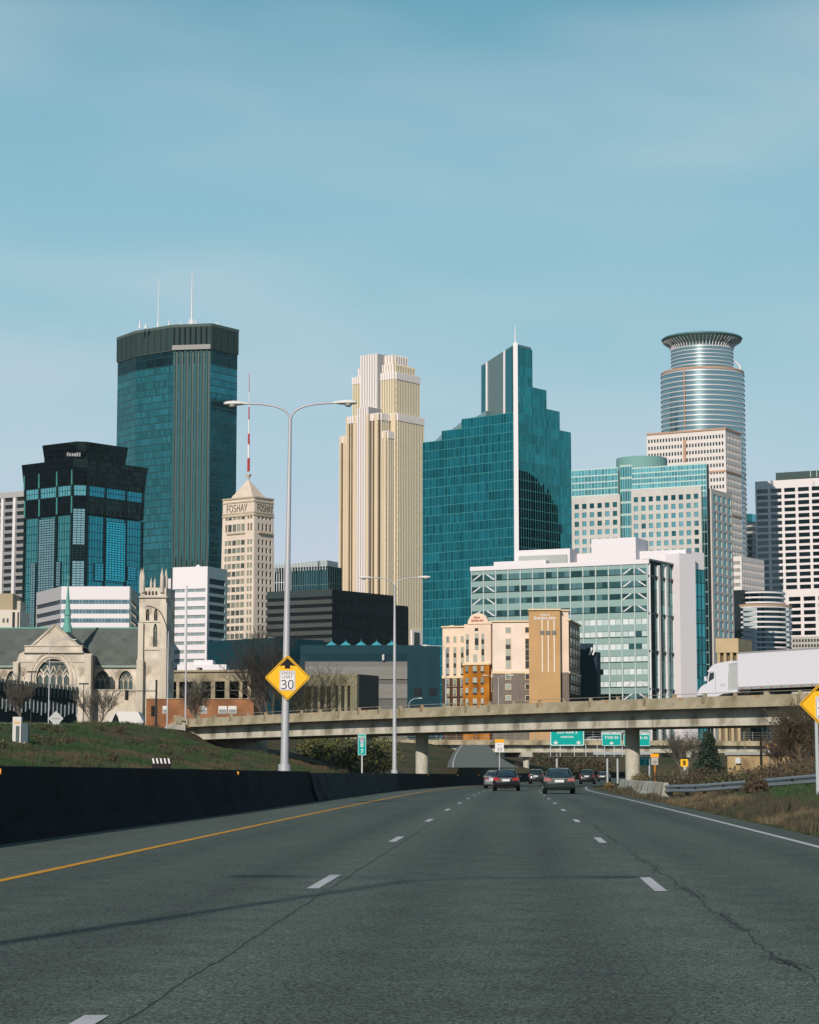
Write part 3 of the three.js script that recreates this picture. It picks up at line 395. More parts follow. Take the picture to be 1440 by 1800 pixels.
  const rf = (du, d0, d1, y0, y1, n, mat, cap) => { const f = off(fr, -du), a = -d1, b = -d0; ribs(f, a, b, y0, y1, 0, n, 0.4, mat); floors(f, a, b, y0, y1 - 2, 0, M(0.36, 0.29, 0.17, 0.7)); if (cap) caps(f, a, b, y1, 0, n); };
  rf(0, -Q, 0, BASE, y(697, 728), 17, goldPale, true); rf(-2, -Q + 1.5, -1.2, y(697, 732), y(690, 656, -1.2), 15, goldPale, true); rf(-5, -Q * 0.66, -4, y(690, 660), y(690, 624, -4), 8, pale, false); rf(-3.4, -Q * 0.84, -2.6, y(690, 656), y(690, 640, -2.6), 12, goldPale, false); { const f = off(fr, fl.W - u(668, 9)); ribs(f, -9, -1, BASE, yc, 0, 4, 0.5, goldPale); caps(f, -9, -1, yc, 0, 4); }
  { const g = fl.W - u(680, 7), f = off(fr, g); ribs(f, -7, 0, BASE, yw, 0, 4, 0.5, goldPale); caps(f, -7, 0, yw, 0, 4); }
  piece(fr, 'entrance_frame', fr.u(723, 1120, 1), fr.u(742, 1120, 1), BASE, fr.v(733, 1108, 1), 0.2, 1.6, pale, t); piece(fr, 'entrance_window', fr.u(728, 1120, 1.6), fr.u(737, 1120, 1.6), BASE + 1, fr.v(733, 1112, 1), 1.5, 1.9, M(0.03, 0.05, 0.05, 0.3), t);
}
{ // --- teal glass tower with stepped profile and white corner fin
  const D = 720, k = corner2(743.5, 907, 1003.5, D, 800, -50, 40), { fl, fr } = k, t = building('stepped_glass_tower', 'teal mirrored glass tower stepping up on both sides to a white corner fin', k.C);
  const gl = glass(0.014, 0.175, 0.195, 0.035), gr = glass(0.02, 0.205, 0.22, 0.035), mm = M(0.04, 0.19, 0.20, 0.45), gp = glass(0.17, 0.36, 0.37, 0.1), pu = 1.3, pv = 3.2;
  const step = (f, x0, x1, py, gm, back) => { let u0 = f.u(x0, 800), u1 = f.u(x1, 800); u0 = Math.max(0, u0); u1 = Math.min(f.W, u1); const nv = Math.round((f.v((x0 + x1) / 2, py) - BASE) / pv), y1 = BASE + nv * pv; bag().box(f, u0 + 0.01, u1 - 0.01, BASE, y1 - 0.2, back, 0).build('step_block', M(0.01, 0.05, 0.06, 0.4), t); curtain(f, u0, u1, BASE, y1, Math.max(3, Math.round((u1 - u0) / pu)), nv, t, gm, mm, { w: 0.13, h: 0.22, vary: 0.5, row: 0.34, tilt: 0.004, proud: 0.05 }); };
  step(fl, 743.5, 777, 779, gl, -24); step(fl, 777, 812, 760, gl, -22); step(fl, 812, 854, 740, gl, -20); step(fl, 854, 907, 720, gl, -18);
  step(fr, 907, 936.5, 608, gr, -1.5); step(fr, 936.5, 961, 679, gr, -14); step(fr, 961, 984, 717, gr, -14); step(fr, 984, 1003.5, 755, gr, -14);
  // sloping glass shoulders behind the steps and the tall grey panelled face
  const q = (px, py, d) => fl.at(px, py, d);
  bag().polyFace(fl, [q(846, 760, -6), q(905, 760, -6), q(905.5, 604, -6), q(846, 643, -6)], -15, -6).build('upper_shaft', M(0.14, 0.20, 0.20, 0.35, { metalness: 0.5 }), t);
  for (const [x, w] of [[855.5, 1.3], [886.5, 1.3]]) bag().polyFace(fl, [q(x - w, 740, -5.6), q(x + w, 740, -5.6), q(x + w, 616 + (886.5 - x) * 0.66, -5.6), q(x - w, 617 + (886.5 - x) * 0.66, -5.6)], -6, -5.5).build('white_fin', whiteMetal, t);
  for (const [x0, x1] of [[847, 853], [889, 903]]) { const nn = 26; for (let i = 0; i < nn; i++) { } bag().polyFace(fl, [q(x0, 740, -5.7), q(x1, 740, -5.7), q(x1, 607 + (905 - x1) * 0.65, -5.7), q(x0, 607 + (905 - x0) * 0.65, -5.7)], -6, -5.7).build('blue_panel', M(0.05, 0.22, 0.26, 0.25, { metalness: 0.7, map: grainTex }), t); }
  for (const [x0, x1, ya, yb] of [[765, 777, 763, 775], [791, 812, 741, 758], [829, 854, 722, 738]]) bag().polyFace(fl, [q(x0, yb, -3), q(x1, yb, -3), q(x1, ya, -3)], -9, -3).build('sloping_shoulder', M(0.22, 0.32, 0.33, 0.3, { metalness: 0.5 }), t);
  const cf = new Face(go(k.C, -90, 0.75), go(k.C, 90, 0.75)); piece(cf, 'corner_fin', 0, 1.5, BASE, fl.v(907, 603), -0.4, 0.9, whiteMetal, t); const sp = cf.P(0.75, fl.v(907, 603), 0.2); bag().bar(sp, V(sp.x, at(907, 573, D).y, sp.z), 0.3, 0.1).build('spire', whiteMetal, t);
}
{ // --- dark round-topped tower out of frame on the right, seen only as the mirror image in the stepped glass tower
  const P = [176, 742], t = building('dark_tower', 'dark round shouldered tower mirrored in the stepped glass tower', P); const f = new Face([150, 770], [150, 700]);
  bag().polyFace(new Face([148, 790], [148, 712]), [[26, BASE], [78, BASE], [78, 120], [48, 118], [44, 117], [40, 115], [36, 112], [33, 109], [30, 104], [27.5, 97], [26, 82]], -30, 0).build('wall', M(0.008, 0.012, 0.014, 0.6), t);
  const w = bag(), ff = new Face([148, 790], [148, 712]); for (let i = 0; i < 16; i++) for (let j = 0; j < 20; j++) if (rnd() < 0.6) if (28 + i * 3 < 76) w.box(ff, 28 + i * 3, 29.6 + i * 3, 8 + j * 4, 9.6 + j * 4, 0, 0.1); w.build('windows', M(0.045, 0.055, 0.05, 0.5), t, 'stuff');
}
{ // --- cylinder-topped tower with flat crown ring
  const D = 1170, k = corner2(1138, 1275, 1301, D, 800, -62, 30), { fl, fr } = k, t = building('round_top_skyscraper', 'skyscraper with banded cylindrical upper drums and a wide flat crown ring', k.C), c = plan(1235.5, 700, D + 52), y = (py) => at(1235, py, D + 30).y;
  const rad = (px) => px / F * (D + 52), stoneW = M(0.63, 0.58, 0.56, 0.85), gm = glassP(0.30, 0.41, 0.42, 0.2), white = M(0.52, 0.52, 0.54, 0.4, { metalness: 0.3 }), pink = M(0.42, 0.26, 0.18, 0.8);
  const drum = (name, r, y0, y1, n, dx = 0) => { const g = new THREE.CylinderGeometry(r, r, y1 - y0, 72); bag().geo(g, new THREE.Matrix4().makeTranslation(c[0] + dx, (y0 + y1) / 2, -c[1])).build(name, gm, t); for (let i = 0; i < n; i++) { const v = y0 + (y1 - y0) * (i + 0.5) / n; const h = new THREE.CylinderGeometry(r + 0.45, r + 0.45, (y1 - y0) / n * 0.27, 72); bag().geo(h, new THREE.Matrix4().makeTranslation(c[0] + dx, v, -c[1])).build('floor_band', white, t); } };
  drum('lower_drum', rad(73), BASE, y(646), 78); drum('upper_drum', rad(54), y(646), y(601), 7);
  bag().geo(new THREE.CylinderGeometry(rad(73.6), rad(73.6), 1.2, 72), new THREE.Matrix4().makeTranslation(c[0], y(646), -c[1])).build('cornice', pink, t);
  { const pts = [[rad(50), y(602)], [rad(53), y(597)], [rad(71), y(585.5)], [rad(72), y(583.5)], [rad(70), y(582)], [rad(50), y(585)], [rad(50), y(602)]].map(([r, v]) => new THREE.Vector2(r, v)); bag().geo(new THREE.LatheGeometry(pts, 72), new THREE.Matrix4().makeTranslation(c[0], 0, -c[1])).build('crown_ring', M(0.10, 0.20, 0.20, 0.5, { metalness: 0.4 }), t);
    for (let i = 0; i < 60; i++) { const a = i / 60 * 2 * Math.PI, p = (r, v) => V(c[0] + Math.cos(a) * r, v, -c[1] + Math.sin(a) * r); const b = bag(); b.bar(p(rad(54), y(598.5)), p(rad(69.5), y(587) - 0.4), 0.15, 0.15, 4); b.bar(p(rad(53.5), y(606)), p(rad(57), y(597)), 0.3, 0.3, 4); b.build('crown_strut', whiteMetal, t); } }
  { const p0 = at(1291, 634, D + 52), p1 = at(1301, 645, D + 52); bag().bar(p0, p1, 0.5, 0.5, 6).build('roof_arm', whiteMetal, t); bag().bar(V(p1.x, p1.y - 3, p1.z), V(p1.x, p1.y + 1, p1.z), 0.6, 0.5, 6).build('roof_post', whiteMetal, t); }
  // stone front with paired punched windows
  const yT = fl.v(1275, 753), yC = fl.v(1275, 828); bag().prism(k.poly, BASE, yT - 0.5).build('core', M(0.05, 0.07, 0.08, 0.5), t);
  const nc = 13, nr = 42, v0 = yT - 3 - nr * 3.9, cols = spans(0.4, fl.W - 0.4, nc * 2, 0.56), rows = spans(v0, yT - 2.2, nr, 0.5), colsR = spans(0.3, fr.W - 0.3, 10, 0.72), b1 = bag(), b2 = bag(), wg = bag();
  gridWall(b1, fl, 0, fl.W + 0.5, v0 - 4, yT, cols, rows, 0.5); b1.build('stone_front', stoneW, t); gridWall(b2, fr, 0, fr.W, v0 - 4, yT, colsR, rows, 0.5); b2.build('stone_side', stoneW, t);
  for (const [a, b] of cols) for (const [p, q] of rows) wg.box(fl, a, b, p, q, 0.03, 0.14); for (const [a, b] of colsR) for (const [p, q] of rows) wg.box(fr, a, b, p, q, 0.03, 0.14); wg.build('windows', glassP(0.07, 0.11, 0.12, 0.2), t, 'stuff');
  for (const [py, d] of [[753.5, 1.0], [828, 0.75], [903, 0.75]]) { const v = fl.v(1275, py); piece(fl, 'string_course', 0, fl.W + d, v - 0.5, v + 0.5, 0.1, d, pink, t); piece(fr, 'string_course', 0, fr.W, v - 0.5, v + 0.5, 0.1, d - 0.02, pink, t); }
  piece(fl, 'pink_pier', fl.u(1201, 780, 1), fl.u(1205.5, 780, 1), fl.v(1203, 812), fl.v(1203, 773), 0.1, 1.1, pink, t); bag().box(new Face(plan(1202, 700, D + 33), plan(1204, 700, D + 33)), 0, 0.6, y(752), y(646), -3, 1.0).build('pink_seam', pink, t);
  const lw = corner2(1284, 1303, 1342, D - 20, 1000, -62, 34); const yl = lw.fr.v(1303, 978); bag().prism(lw.poly, BASE, yl).build('low_wing', M(0.05, 0.07, 0.08, 0.5), t); const bw = bag(); gridWall(bw, lw.fr, 0, lw.fr.W, BASE, yl, spans(0.3, lw.fr.W - 0.3, 14, 0.66), spans(yl - 40, yl - 1.5, 10, 0.5), 0.5); gridWall(bw, lw.fl, 0, lw.fl.W + 0.5, BASE, yl, spans(0.3, lw.fl.W - 0.3, 8, 0.66), spans(yl - 40, yl - 1.5, 10, 0.5), 0.5); bw.build('wing_stone', stoneW, t);
}
// ---------------------------------------------------------------- nearer city blocks
{ // --- granite and teal glass block with drum on its roof
  const D = 850, k = corner2(960, 1243, 1284, D, 900, -63, 30), { fl, fr } = k, t = building('granite_office_block', 'pinkish granite office block with square teal windows, glass top and roof drum', k.C);
  const gran = M(0.60, 0.57, 0.54, 0.85, { map: rep(grainTex, 0.1) }), granS = M(0.24, 0.22, 0.20, 0.85), u = (px, d = 0) => fl.u(px, 900, d), y = (px, py, d = 0) => fl.v(px, py, d), yt = y(1240, 815);
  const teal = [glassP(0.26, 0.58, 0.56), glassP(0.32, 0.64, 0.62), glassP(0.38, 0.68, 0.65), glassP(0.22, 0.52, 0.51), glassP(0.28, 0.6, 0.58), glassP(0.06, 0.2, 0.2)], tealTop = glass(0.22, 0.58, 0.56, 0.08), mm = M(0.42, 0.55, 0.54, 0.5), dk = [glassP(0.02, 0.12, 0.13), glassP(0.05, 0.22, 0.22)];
  bag().box(fl, 0, fl.W, BASE, fr.v(1250, 862), -fr.W, 0).build('core', M(0.03, 0.07, 0.07, 0.5), t); bag().box(fl, 0, fl.W - 0.02, fr.v(1250, 862), yt - 0.3, -3, -0.02).build('upper_core', M(0.03, 0.07, 0.07, 0.5), t);
  // glass top storeys
  const uA = u(1243), cu = (a, b, v0, v1, nu, nv) => curtain(fl, a, b, v0, v1, nu, nv, t, tealTop, mm, { w: 0.16, h: 0.5, vary: 0.5, row: 0.3, name: 'top_glass' });
  cu(0, u(1087), y(1087, 880), y(1087, 822), 22, 5); cu(u(1112), uA, y(1240, 872), yt, 26, 6); curtain(fl, u(1091), u(1112), BASE, y(1100, 819), 5, 24, t, glass(0.10, 0.40, 0.40, 0.08), M(0.36, 0.48, 0.46, 0.5), { w: 0.16, h: 0.9, vary: 0.6, d: -0.0 + 0.04, name: 'recess_glass' });
  curtain(fl, u(1233), uA, BASE, y(1240, 872), 2, 22, t, glass(0.08, 0.36, 0.37, 0.08), M(0.2, 0.3, 0.3, 0.5), { w: 0.16, h: 0.4, name: 'corner_glass' });
  const wing = (x0, x1, py, n, rows, yStep) => { const a = Math.max(0, u(x0, 1.2)), b = u(x1, 1.2), v1 = y(x1, py, 1.2), rr_ = []; for (let i = rows; i > 0; i--) { const c = v1 - 2.2 - (i - 0.5) * yStep; rr_.push([c - yStep * 0.29, c + yStep * 0.29]); } const cols = spans(a + 0.4, b - 0.5, n, 0.58), g = bag(); gridWall(g, fl, a, b, BASE, v1, cols, rr_, 1.2); g.build('granite_wall', gran, t);
    panes(fl, 'window', cols, rr_.slice(0, -1), 0.5, 0.8, teal, t); panes(fl, 'window', cols, rr_.slice(-1), 0.5, 0.8, dk, t); };
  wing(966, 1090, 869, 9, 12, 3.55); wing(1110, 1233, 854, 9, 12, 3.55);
  // shaded side
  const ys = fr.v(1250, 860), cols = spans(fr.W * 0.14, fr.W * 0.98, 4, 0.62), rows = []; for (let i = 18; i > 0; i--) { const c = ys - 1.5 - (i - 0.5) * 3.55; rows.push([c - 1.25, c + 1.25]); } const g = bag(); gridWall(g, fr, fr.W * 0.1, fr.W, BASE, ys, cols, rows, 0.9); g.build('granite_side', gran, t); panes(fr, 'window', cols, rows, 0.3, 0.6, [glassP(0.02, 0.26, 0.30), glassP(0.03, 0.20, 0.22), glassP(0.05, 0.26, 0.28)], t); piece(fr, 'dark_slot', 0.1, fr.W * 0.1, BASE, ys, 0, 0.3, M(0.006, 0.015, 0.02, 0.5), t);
  const c = plan(1128, 812, D + 58), r = 45 / F * (D + 58); bag().geo(new THREE.CylinderGeometry(r, r, 8, 60), new THREE.Matrix4().makeTranslation(c[0], at(1128, 800, D + 46).y - 4, -c[1])).build('roof_drum', M(0.17, 0.33, 0.31, 0.6), t);
}
{ // --- broad white-frame glass office
  const D = 640, k = corner2(830, 1140, 1196, D, 1100, -64, 30), { fl, fr } = k, t = building('glass_office_block', 'broad pale green glass office block with braced bays behind the hotel', k.C), u = (px) => fl.u(px, 1100), y = (px, py) => fl.v(px, py), y1 = y(1140, 985);
  const frame = M(0.60, 0.60, 0.62, 0.6), sp = M(0.30, 0.42, 0.39, 0.3, { metalness: 0.4 }), white = M(0.66, 0.62, 0.65, 0.8), dark = M(0.012, 0.03, 0.032, 0.3);
  bag().prism(k.poly, BASE, y1).build('core', M(0.05, 0.08, 0.08, 0.5), t);
  const W = fl.W, nB = 14, bay = W / nB, fh = (y(1140, 992) - y(1140, 1238)) / 11.15, top = y1 - 1.0;
  const gl = [glassP(0.07, 0.17, 0.15), glassP(0.12, 0.25, 0.23), glassP(0.19, 0.35, 0.32), glassP(0.04, 0.10, 0.09)], blind = [M(0.52, 0.58, 0.59, 0.5), M(0.42, 0.50, 0.50, 0.5), M(0.58, 0.62, 0.63, 0.5)];
  for (let j = 0; j < 15; j++) { const v1 = top - j * fh - fh * 0.34, v0 = v1 - fh * 0.46; piece(fl, 'spandrel', 0, W, v1, v1 + fh * 0.54, 0, 0.32, sp, t); if (j % 2 === 1 || j === 0) piece(fl, 'dark_joint', 0, W, v0 - fh * 0.05, v0 + fh * 0.02, 0, 0.44, dark, t);
    for (let i = 0; i < nB; i++) { const brace = i < 2 || i >= nB - 2; for (let h = 0; h < 2; h++) { const a = i * bay + bay * 0.06 + h * bay * 0.45, b = a + bay * 0.42; piece(fl, 'window', a, b, v0, v1, 0.02, 0.14, j < 4 || (j === 10) ? pick(gl) : rnd() < 0.9 ? pick(blind) : gl[0], t); } } }
  for (let j = 0; j < 15; j++) for (const [a0, a1] of [[0, 2], [nB - 2, nB]]) { const v1 = top - j * fh - fh * 0.34, v0 = v1 - fh * 0.46, m = (a0 + a1) / 2 * bay; if (j > 3 && j < 9) continue; for (const s of [-1, 1]) { const b = bag(), x0 = m + s * bay * 0.9, x1 = m + s * bay * 0.28, w = bay * 0.16; b.polyFace(fl, [[x0 - w / 2, v0], [x0 + w / 2, v0], [x1 + w / 2, v1], [x1 - w / 2, v1]], 0.1, 0.34); b.build('brace', frame, t); } }
  for (let i = 0; i <= nB; i++) piece(fl, 'mullion', i * bay - 0.07, i * bay + 0.07, BASE, top, 0, 0.5, frame, t);
  for (let i = 0; i < nB; i++) piece(fl, 'pier_panel', i * bay + bay * 0.93, i * bay + bay * 1.06 - 0.01 * bay, BASE, top, 0, 0.38, sp, t);
  piece(fl, 'cornice', -0.3, W + 0.6, top + 0.02, y1 + 0.3, 0, 0.7, white, t);
  // glazed end
  curtain(fr, 0, fr.W, BASE, y1, 9, 14, t, glass(0.11, 0.27, 0.28, 0.06), dark, { w: 0.12, h: 0.16, vary: 0.8, row: 0.5 }); for (const s of [0.0, 0.26, 0.3, 0.5, 0.53, 0.75, 0.79]) piece(fr, 'white_fin', fr.W * s + 0.1, fr.W * s + 0.42, BASE, y1 - 1, 0.1, 0.7, frame, t); for (const j of [1, 4, 7, 10]) piece(fr, 'dark_joint', 0, fr.W, top - j * fh - 0.2, top - j * fh + 0.4, 0.05, 0.5, dark, t);
  piece(fr, 'eave', -0.2, fr.W + 0.3, y1 + 0.02, y1 + 0.5, -2, 0.8, M(0.2, 0.24, 0.24, 0.5), t);
  // concrete core wall at the end and penthouses on the roof
  const cw = new Face(plan(1196, 1100, D + 13), plan(1224, 1100, D + 17)); bag().box(cw, 0, cw.W, BASE, at(1200, 972, D + 13).y, -14, 0).build('core_wall', white, t);
  const cr = new Face(plan(1214, 1100, D + 20), plan(1240, 1100, D + 24)); curtain(cr, 0, cr.W, BASE, at(1220, 1000, D + 20).y, 4, 14, t, glass(0.05, 0.28, 0.29, 0.06), dark, { w: 0.2, h: 0.25, vary: 0.8, name: 'end_glass' }); bag().box(cr, 0, cr.W, BASE, at(1220, 1000, D + 20).y, -8, 0).build('end_core', dark, t); bag().box(cr, -1, cr.W - 0.5, at(1220, 1000, D + 20).y, at(1220, 970, D + 20).y, -8, 0.4).build('end_parapet', white, t);
  for (const [x0, x1, py, dd, dep, n] of [[868, 960, 986, 9, 6, 'low_penthouse'], [905, 1002, 966, 13, 8, 'penthouse'], [1040, 1118, 946, 16, 12, 'tall_penthouse'], [1002, 1206, 970, 20, 6, 'long_penthouse']]) { const f = new Face(plan(x0, 985, D + dd + (1140 - x0) * 0.075), plan(x1, 985, D + dd + (1140 - x1) * 0.075)); bag().box(f, 0, f.W, y1 - 1, at((x0 + x1) / 2, py, D + dd + (1140 - (x0 + x1) / 2) * 0.075).y, -dep, 0).build(n, white, t); }
  { const f = new Face(plan(912, 985, D + 12.6 + 17), plan(997, 985, D + 12.6 + 10.7)); bag().box(f, 0, f.W, y1, at(950, 976, D + 26).y, 0, 0.3).build('louvre', M(0.36, 0.38, 0.37, 0.8), t); }
}
{ // --- white banded tower on the right, partly shaded by the round-topped skyscraper
  const D = 1300, k = corner2(1329, 1520, 1560, D, 900, -64, 30), { fl } = k, f = fl, t = building('white_office_tower', 'white office tower with rows of wide dark windows and dark roof block', k.L), u = (px) => f.u(px, 900), y1 = f.v(1345, 846), white = M(0.66, 0.61, 0.62, 0.8);
  bag().prism(k.poly, BASE, y1 - 0.4).build('core', M(0.03, 0.04, 0.04, 0.5), t); const cols = [], p = 24.2; for (let i = 0; i < 8; i++) cols.push([u(1331.5 + i * p), u(1331.5 + i * p + 19.5)]); const rows = [], fh = 11.35; for (let j = 17; j > 0; j--) { const c = f.v(1345, 864 + (j - 1) * fh); rows.push([c - 1.2, c + 1.35]); }
  const b = bag(); gridWall(b, f, 0, f.W, BASE, y1, cols, rows, 0.8); b.build('white_wall', white, t); panes(f, 'window', cols, rows, 0.1, 0.35, [glassP(0.04, 0.06, 0.06), glassP(0.06, 0.085, 0.08), glassP(0.05, 0.07, 0.07)], t);
  bag().box(f, f.u(1364, 850, -3), f.W, y1 - 2, f.v(1400, 829, -3), -14, -3).build('roof_block', M(0.05, 0.075, 0.07, 0.7), t);
  for (const [px, py] of [[1425, 822], [1436, 818]]) { const q = at(px, 832, D); bag().bar(V(q.x, q.y - 2, q.z), V(q.x, at(px, py, D).y, q.z), 0.3, 0.15).build('aerial', steel, t); }
  // podium with bigger openings
  const k2 = corner2(1378, 1520, 1560, D - 60, 1080, -66, 30), f2 = k2.fl, yp = f2.v(1400, 1036); bag().prism(k2.poly, BASE, yp - 0.3).build('podium', M(0.02, 0.03, 0.03, 0.5), t); const c2 = [], r2 = []; for (let i = 0; i < 5; i++) c2.push([f2.u(1388 + i * 26, 1080), f2.u(1388 + i * 26 + 20.5, 1080)]); for (let j = 5; j >= 0; j--) { const c = f2.v(1400, 1053 + j * 12); r2.push([c - 1.25, c + 1.25]); } const b2 = bag(); gridWall(b2, f2, 0, f2.W, BASE, yp, c2, r2, 0.9); b2.build('podium_wall', white, t); panes(f2, 'window', c2, r2, 0.1, 0.35, glassP(0.03, 0.05, 0.05), t);
}
{ // --- thin dark banded tower between the round top and the white tower
  const k = corner2(1309, 1322, 1345, 1420, 950, -60, 30), t = building('dark_office_tower', 'narrow dark tower with pale floor bands glimpsed beside the white tower', k.C), y1 = k.fl.v(1322, 903); bag().prism(k.poly, BASE, y1).build('core', M(0.01, 0.025, 0.03, 0.4), t); for (const f of [k.fl, k.fr]) { for (let j = 0; j < 14; j++) { const v = f.v(1322, 924 + j * 11.2); piece(f, 'floor_band', 0, f.W, v - 0.9, v + 0.5, 0, 0.5, M(0.34, 0.33, 0.32, 0.8), t); } piece(f, 'glass_top', 0, f.W, y1 - 5, y1, 0, 0.3, glassP(0.05, 0.35, 0.42), t); }
}
{ // --- round-cornered banded building
  const D = 960, t = building('curved_office_block', 'low curved office block wrapped in thin white floor bands', plan(1330, 1090, D)), c = plan(1336, 1090, D + 20), r = 54 / F * (D + 20), yA = at(1336, 1064, D + 8).y, yB = at(1336, 1038, D + 8).y, gm = glassP(0.03, 0.06, 0.065, 0.12), gl = glassP(0.16, 0.30, 0.31, 0.1), white = M(0.62, 0.60, 0.62, 0.6);
  const drum = (rad, y0, y1, n, dx, band) => { bag().geo(new THREE.CylinderGeometry(rad, rad, y1 - y0, 48), new THREE.Matrix4().makeTranslation(c[0] + dx, (y0 + y1) / 2, -c[1])).build('drum', gm, t); for (let i = 0; i < n; i++) { const v = y1 - (i + 0.3) * 2.25; bag().geo(new THREE.CylinderGeometry(rad + 0.5, rad + 0.5, 0.75, 48), new THREE.Matrix4().makeTranslation(c[0] + dx, v, -c[1])).build('floor_band', band, t); } };
  drum(r, BASE, yA, 15, 0, white); drum(r * 0.8, yA, yB, 3, 0, white); bag().geo(new THREE.CylinderGeometry(r + 0.7, r + 0.7, 0.9, 48), new THREE.Matrix4().makeTranslation(c[0], yA, -c[1])).build('cornice', M(0.40, 0.27, 0.19, 0.8), t);
  for (const [x0, x1] of [[1307, 1331], [1382, 1387]]) { const f = new Face(plan(x0, 1090, D + 6.5), plan(x1, 1090, D + 6.5)); for (let j = 0; j < 12; j++) piece(f, 'pale_panel', 0, f.W, yA - 1.2 - j * 2.25 - 1.35, yA - 1.2 - j * 2.25, -1.5, 0.2, M(0.38, 0.44, 0.46, 0.5), t); }
  const k = corner2(1392, 1442, 1500, D - 5, 1130, -70, 30), y1 = k.fl.v(1420, 1119); bag().prism(k.poly, BASE, y1 - 0.2).build('low_wing', M(0.02, 0.03, 0.03, 0.5), t); const b = bag(); gridWall(b, k.fl, 0, k.fl.W, BASE, y1, spans(0.3, k.fl.W - 0.3, 9, 0.62), spans(y1 - 12, y1 - 0.6, 5, 0.55), 0.5); b.build('wing_wall', M(0.40, 0.38, 0.35, 0.8), t);
  piece(new Face(plan(1288, 1090, D + 12), plan(1309, 1090, D + 9)), 'dark_flank', 0, 5.2, BASE, yB + 0.4, -6, 0, M(0.008, 0.014, 0.017, 0.4), t);
}
{ // --- beige plant room on columns behind the truck
  const D = 580, k = corner2(1258, 1298, 1322, D, 1130, -75, 24), t = building('beige_plant_room', 'tan windowless block standing on columns behind the truck cab', k.C), tan = M(0.52, 0.40, 0.24, 0.9, { map: rep(grainTex, 0.3) }), y1 = k.fl.v(1290, 1122), y0 = k.fl.v(1290, 1147); bag().prism(k.poly, y0, y1).build('block', tan, t); bag().prism(inset(k.poly, 1.6), BASE, y0).build('recess', M(0.16, 0.12, 0.07, 0.9), t); for (const s of [0.12, 0.4, 0.68, 0.96]) { const p = k.fl.P(k.fl.W * s, 0, -0.6); bag().bar(V(p.x, BASE, p.z), V(p.x, y0, p.z), 0.45, 0.45, 14).build('column', tan, t); }
}
{ // --- hotel
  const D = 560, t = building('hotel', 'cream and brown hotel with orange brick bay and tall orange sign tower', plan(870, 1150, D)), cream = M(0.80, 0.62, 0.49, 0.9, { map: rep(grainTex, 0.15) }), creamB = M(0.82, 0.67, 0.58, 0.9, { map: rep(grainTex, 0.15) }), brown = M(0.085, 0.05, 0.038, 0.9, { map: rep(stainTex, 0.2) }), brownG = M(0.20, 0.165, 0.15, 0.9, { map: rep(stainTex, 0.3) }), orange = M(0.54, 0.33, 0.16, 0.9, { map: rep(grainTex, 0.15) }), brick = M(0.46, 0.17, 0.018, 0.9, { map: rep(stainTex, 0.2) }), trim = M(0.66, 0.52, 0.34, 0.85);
  const wp = [M(0.28, 0.31, 0.27, 0.25), M(0.16, 0.2, 0.18, 0.25), M(0.34, 0.35, 0.30, 0.3)], wd = M(0.016, 0.022, 0.024, 0.35);
  const f1 = new Face(plan(778, 1150, D + 6), plan(868, 1150, D + 1.5)), f2 = new Face(plan(866, 1150, D), plan(945, 1150, D - 1)), f3 = new Face(plan(930, 1150, D - 2.5), plan(985, 1150, D - 3)), f4 = new Face(plan(985, 1150, D - 1), plan(1000, 1150, D - 1)), f5 = new Face(plan(1000, 1150, D - 1), plan(1019.5, 1150, D + 22));
  const X = (f, px) => f.u(px, 1150), Yf = (f, py) => f.v((f === f5 ? 1000 : 880), py);
  const block = (f, name, py, back, m) => bag().box(f, 0, f.W, BASE, Yf(f, py), -back, 0).build(name, m, t);
  block(f1, 'left_body', 1101, 18, cream); block(f2, 'front_body', 1093.5, 20, creamB); block(f3, 'sign_tower', 1073, 12, orange); block(f4, 'tower_return', 1074, 9, cream); block(f5, 'right_body', 1091, 6, M(0.30, 0.24, 0.19, 0.9));  // right body: the cream darkened as a shaded side, its base too
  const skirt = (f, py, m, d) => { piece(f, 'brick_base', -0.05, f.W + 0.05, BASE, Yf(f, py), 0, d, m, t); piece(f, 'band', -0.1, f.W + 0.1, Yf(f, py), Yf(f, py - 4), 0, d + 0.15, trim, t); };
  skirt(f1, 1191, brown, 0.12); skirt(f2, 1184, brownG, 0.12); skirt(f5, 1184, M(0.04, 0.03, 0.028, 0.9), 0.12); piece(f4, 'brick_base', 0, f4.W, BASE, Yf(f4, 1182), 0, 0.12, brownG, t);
  for (const [f, py] of [[f1, 1101], [f2, 1093.5], [f3, 1073], [f5, 1091], [f4, 1074]]) piece(f, 'cornice', -0.2, f.W + 0.25, Yf(f, py), Yf(f, py - 2.4), -1, 0.5, trim, t);
  const win = (f, x0, x1, py0, py1, dark, d = 0.06) => { const a = X(f, x0), b = X(f, x1), v0 = Yf(f, py1), v1 = Yf(f, py0); piece(f, 'window_frame', a - 0.12, b + 0.12, v0 - 0.12, v1 + 0.12, d - 0.05, d + 0.1, trim, t); piece(f, 'window', a, b, v0, v1, d, d + 0.13, dark ? wd : pick(wp), t); };
  for (const cx of [787.5, 800, 813]) { for (const [a, b] of [[1117, 1127], [1136, 1146], [1155, 1164], [1173, 1183]]) win(f1, cx - 2.3, cx + 2.3, a, b, 0); for (const [a, b] of [[1146.5, 1154.5], [1164.5, 1172.5], [1183.5, 1186.5]]) win(f1, cx - 2.3, cx + 2.3, a, b, 1); for (const a of [1193, 1210, 1228]) { win(f1, cx - 2.3, cx + 2.3, a, a + 9, 0, 0.2); win(f1, cx - 2.3, cx + 2.3, a + 9.5, a + 12, 1, 0.2); } }
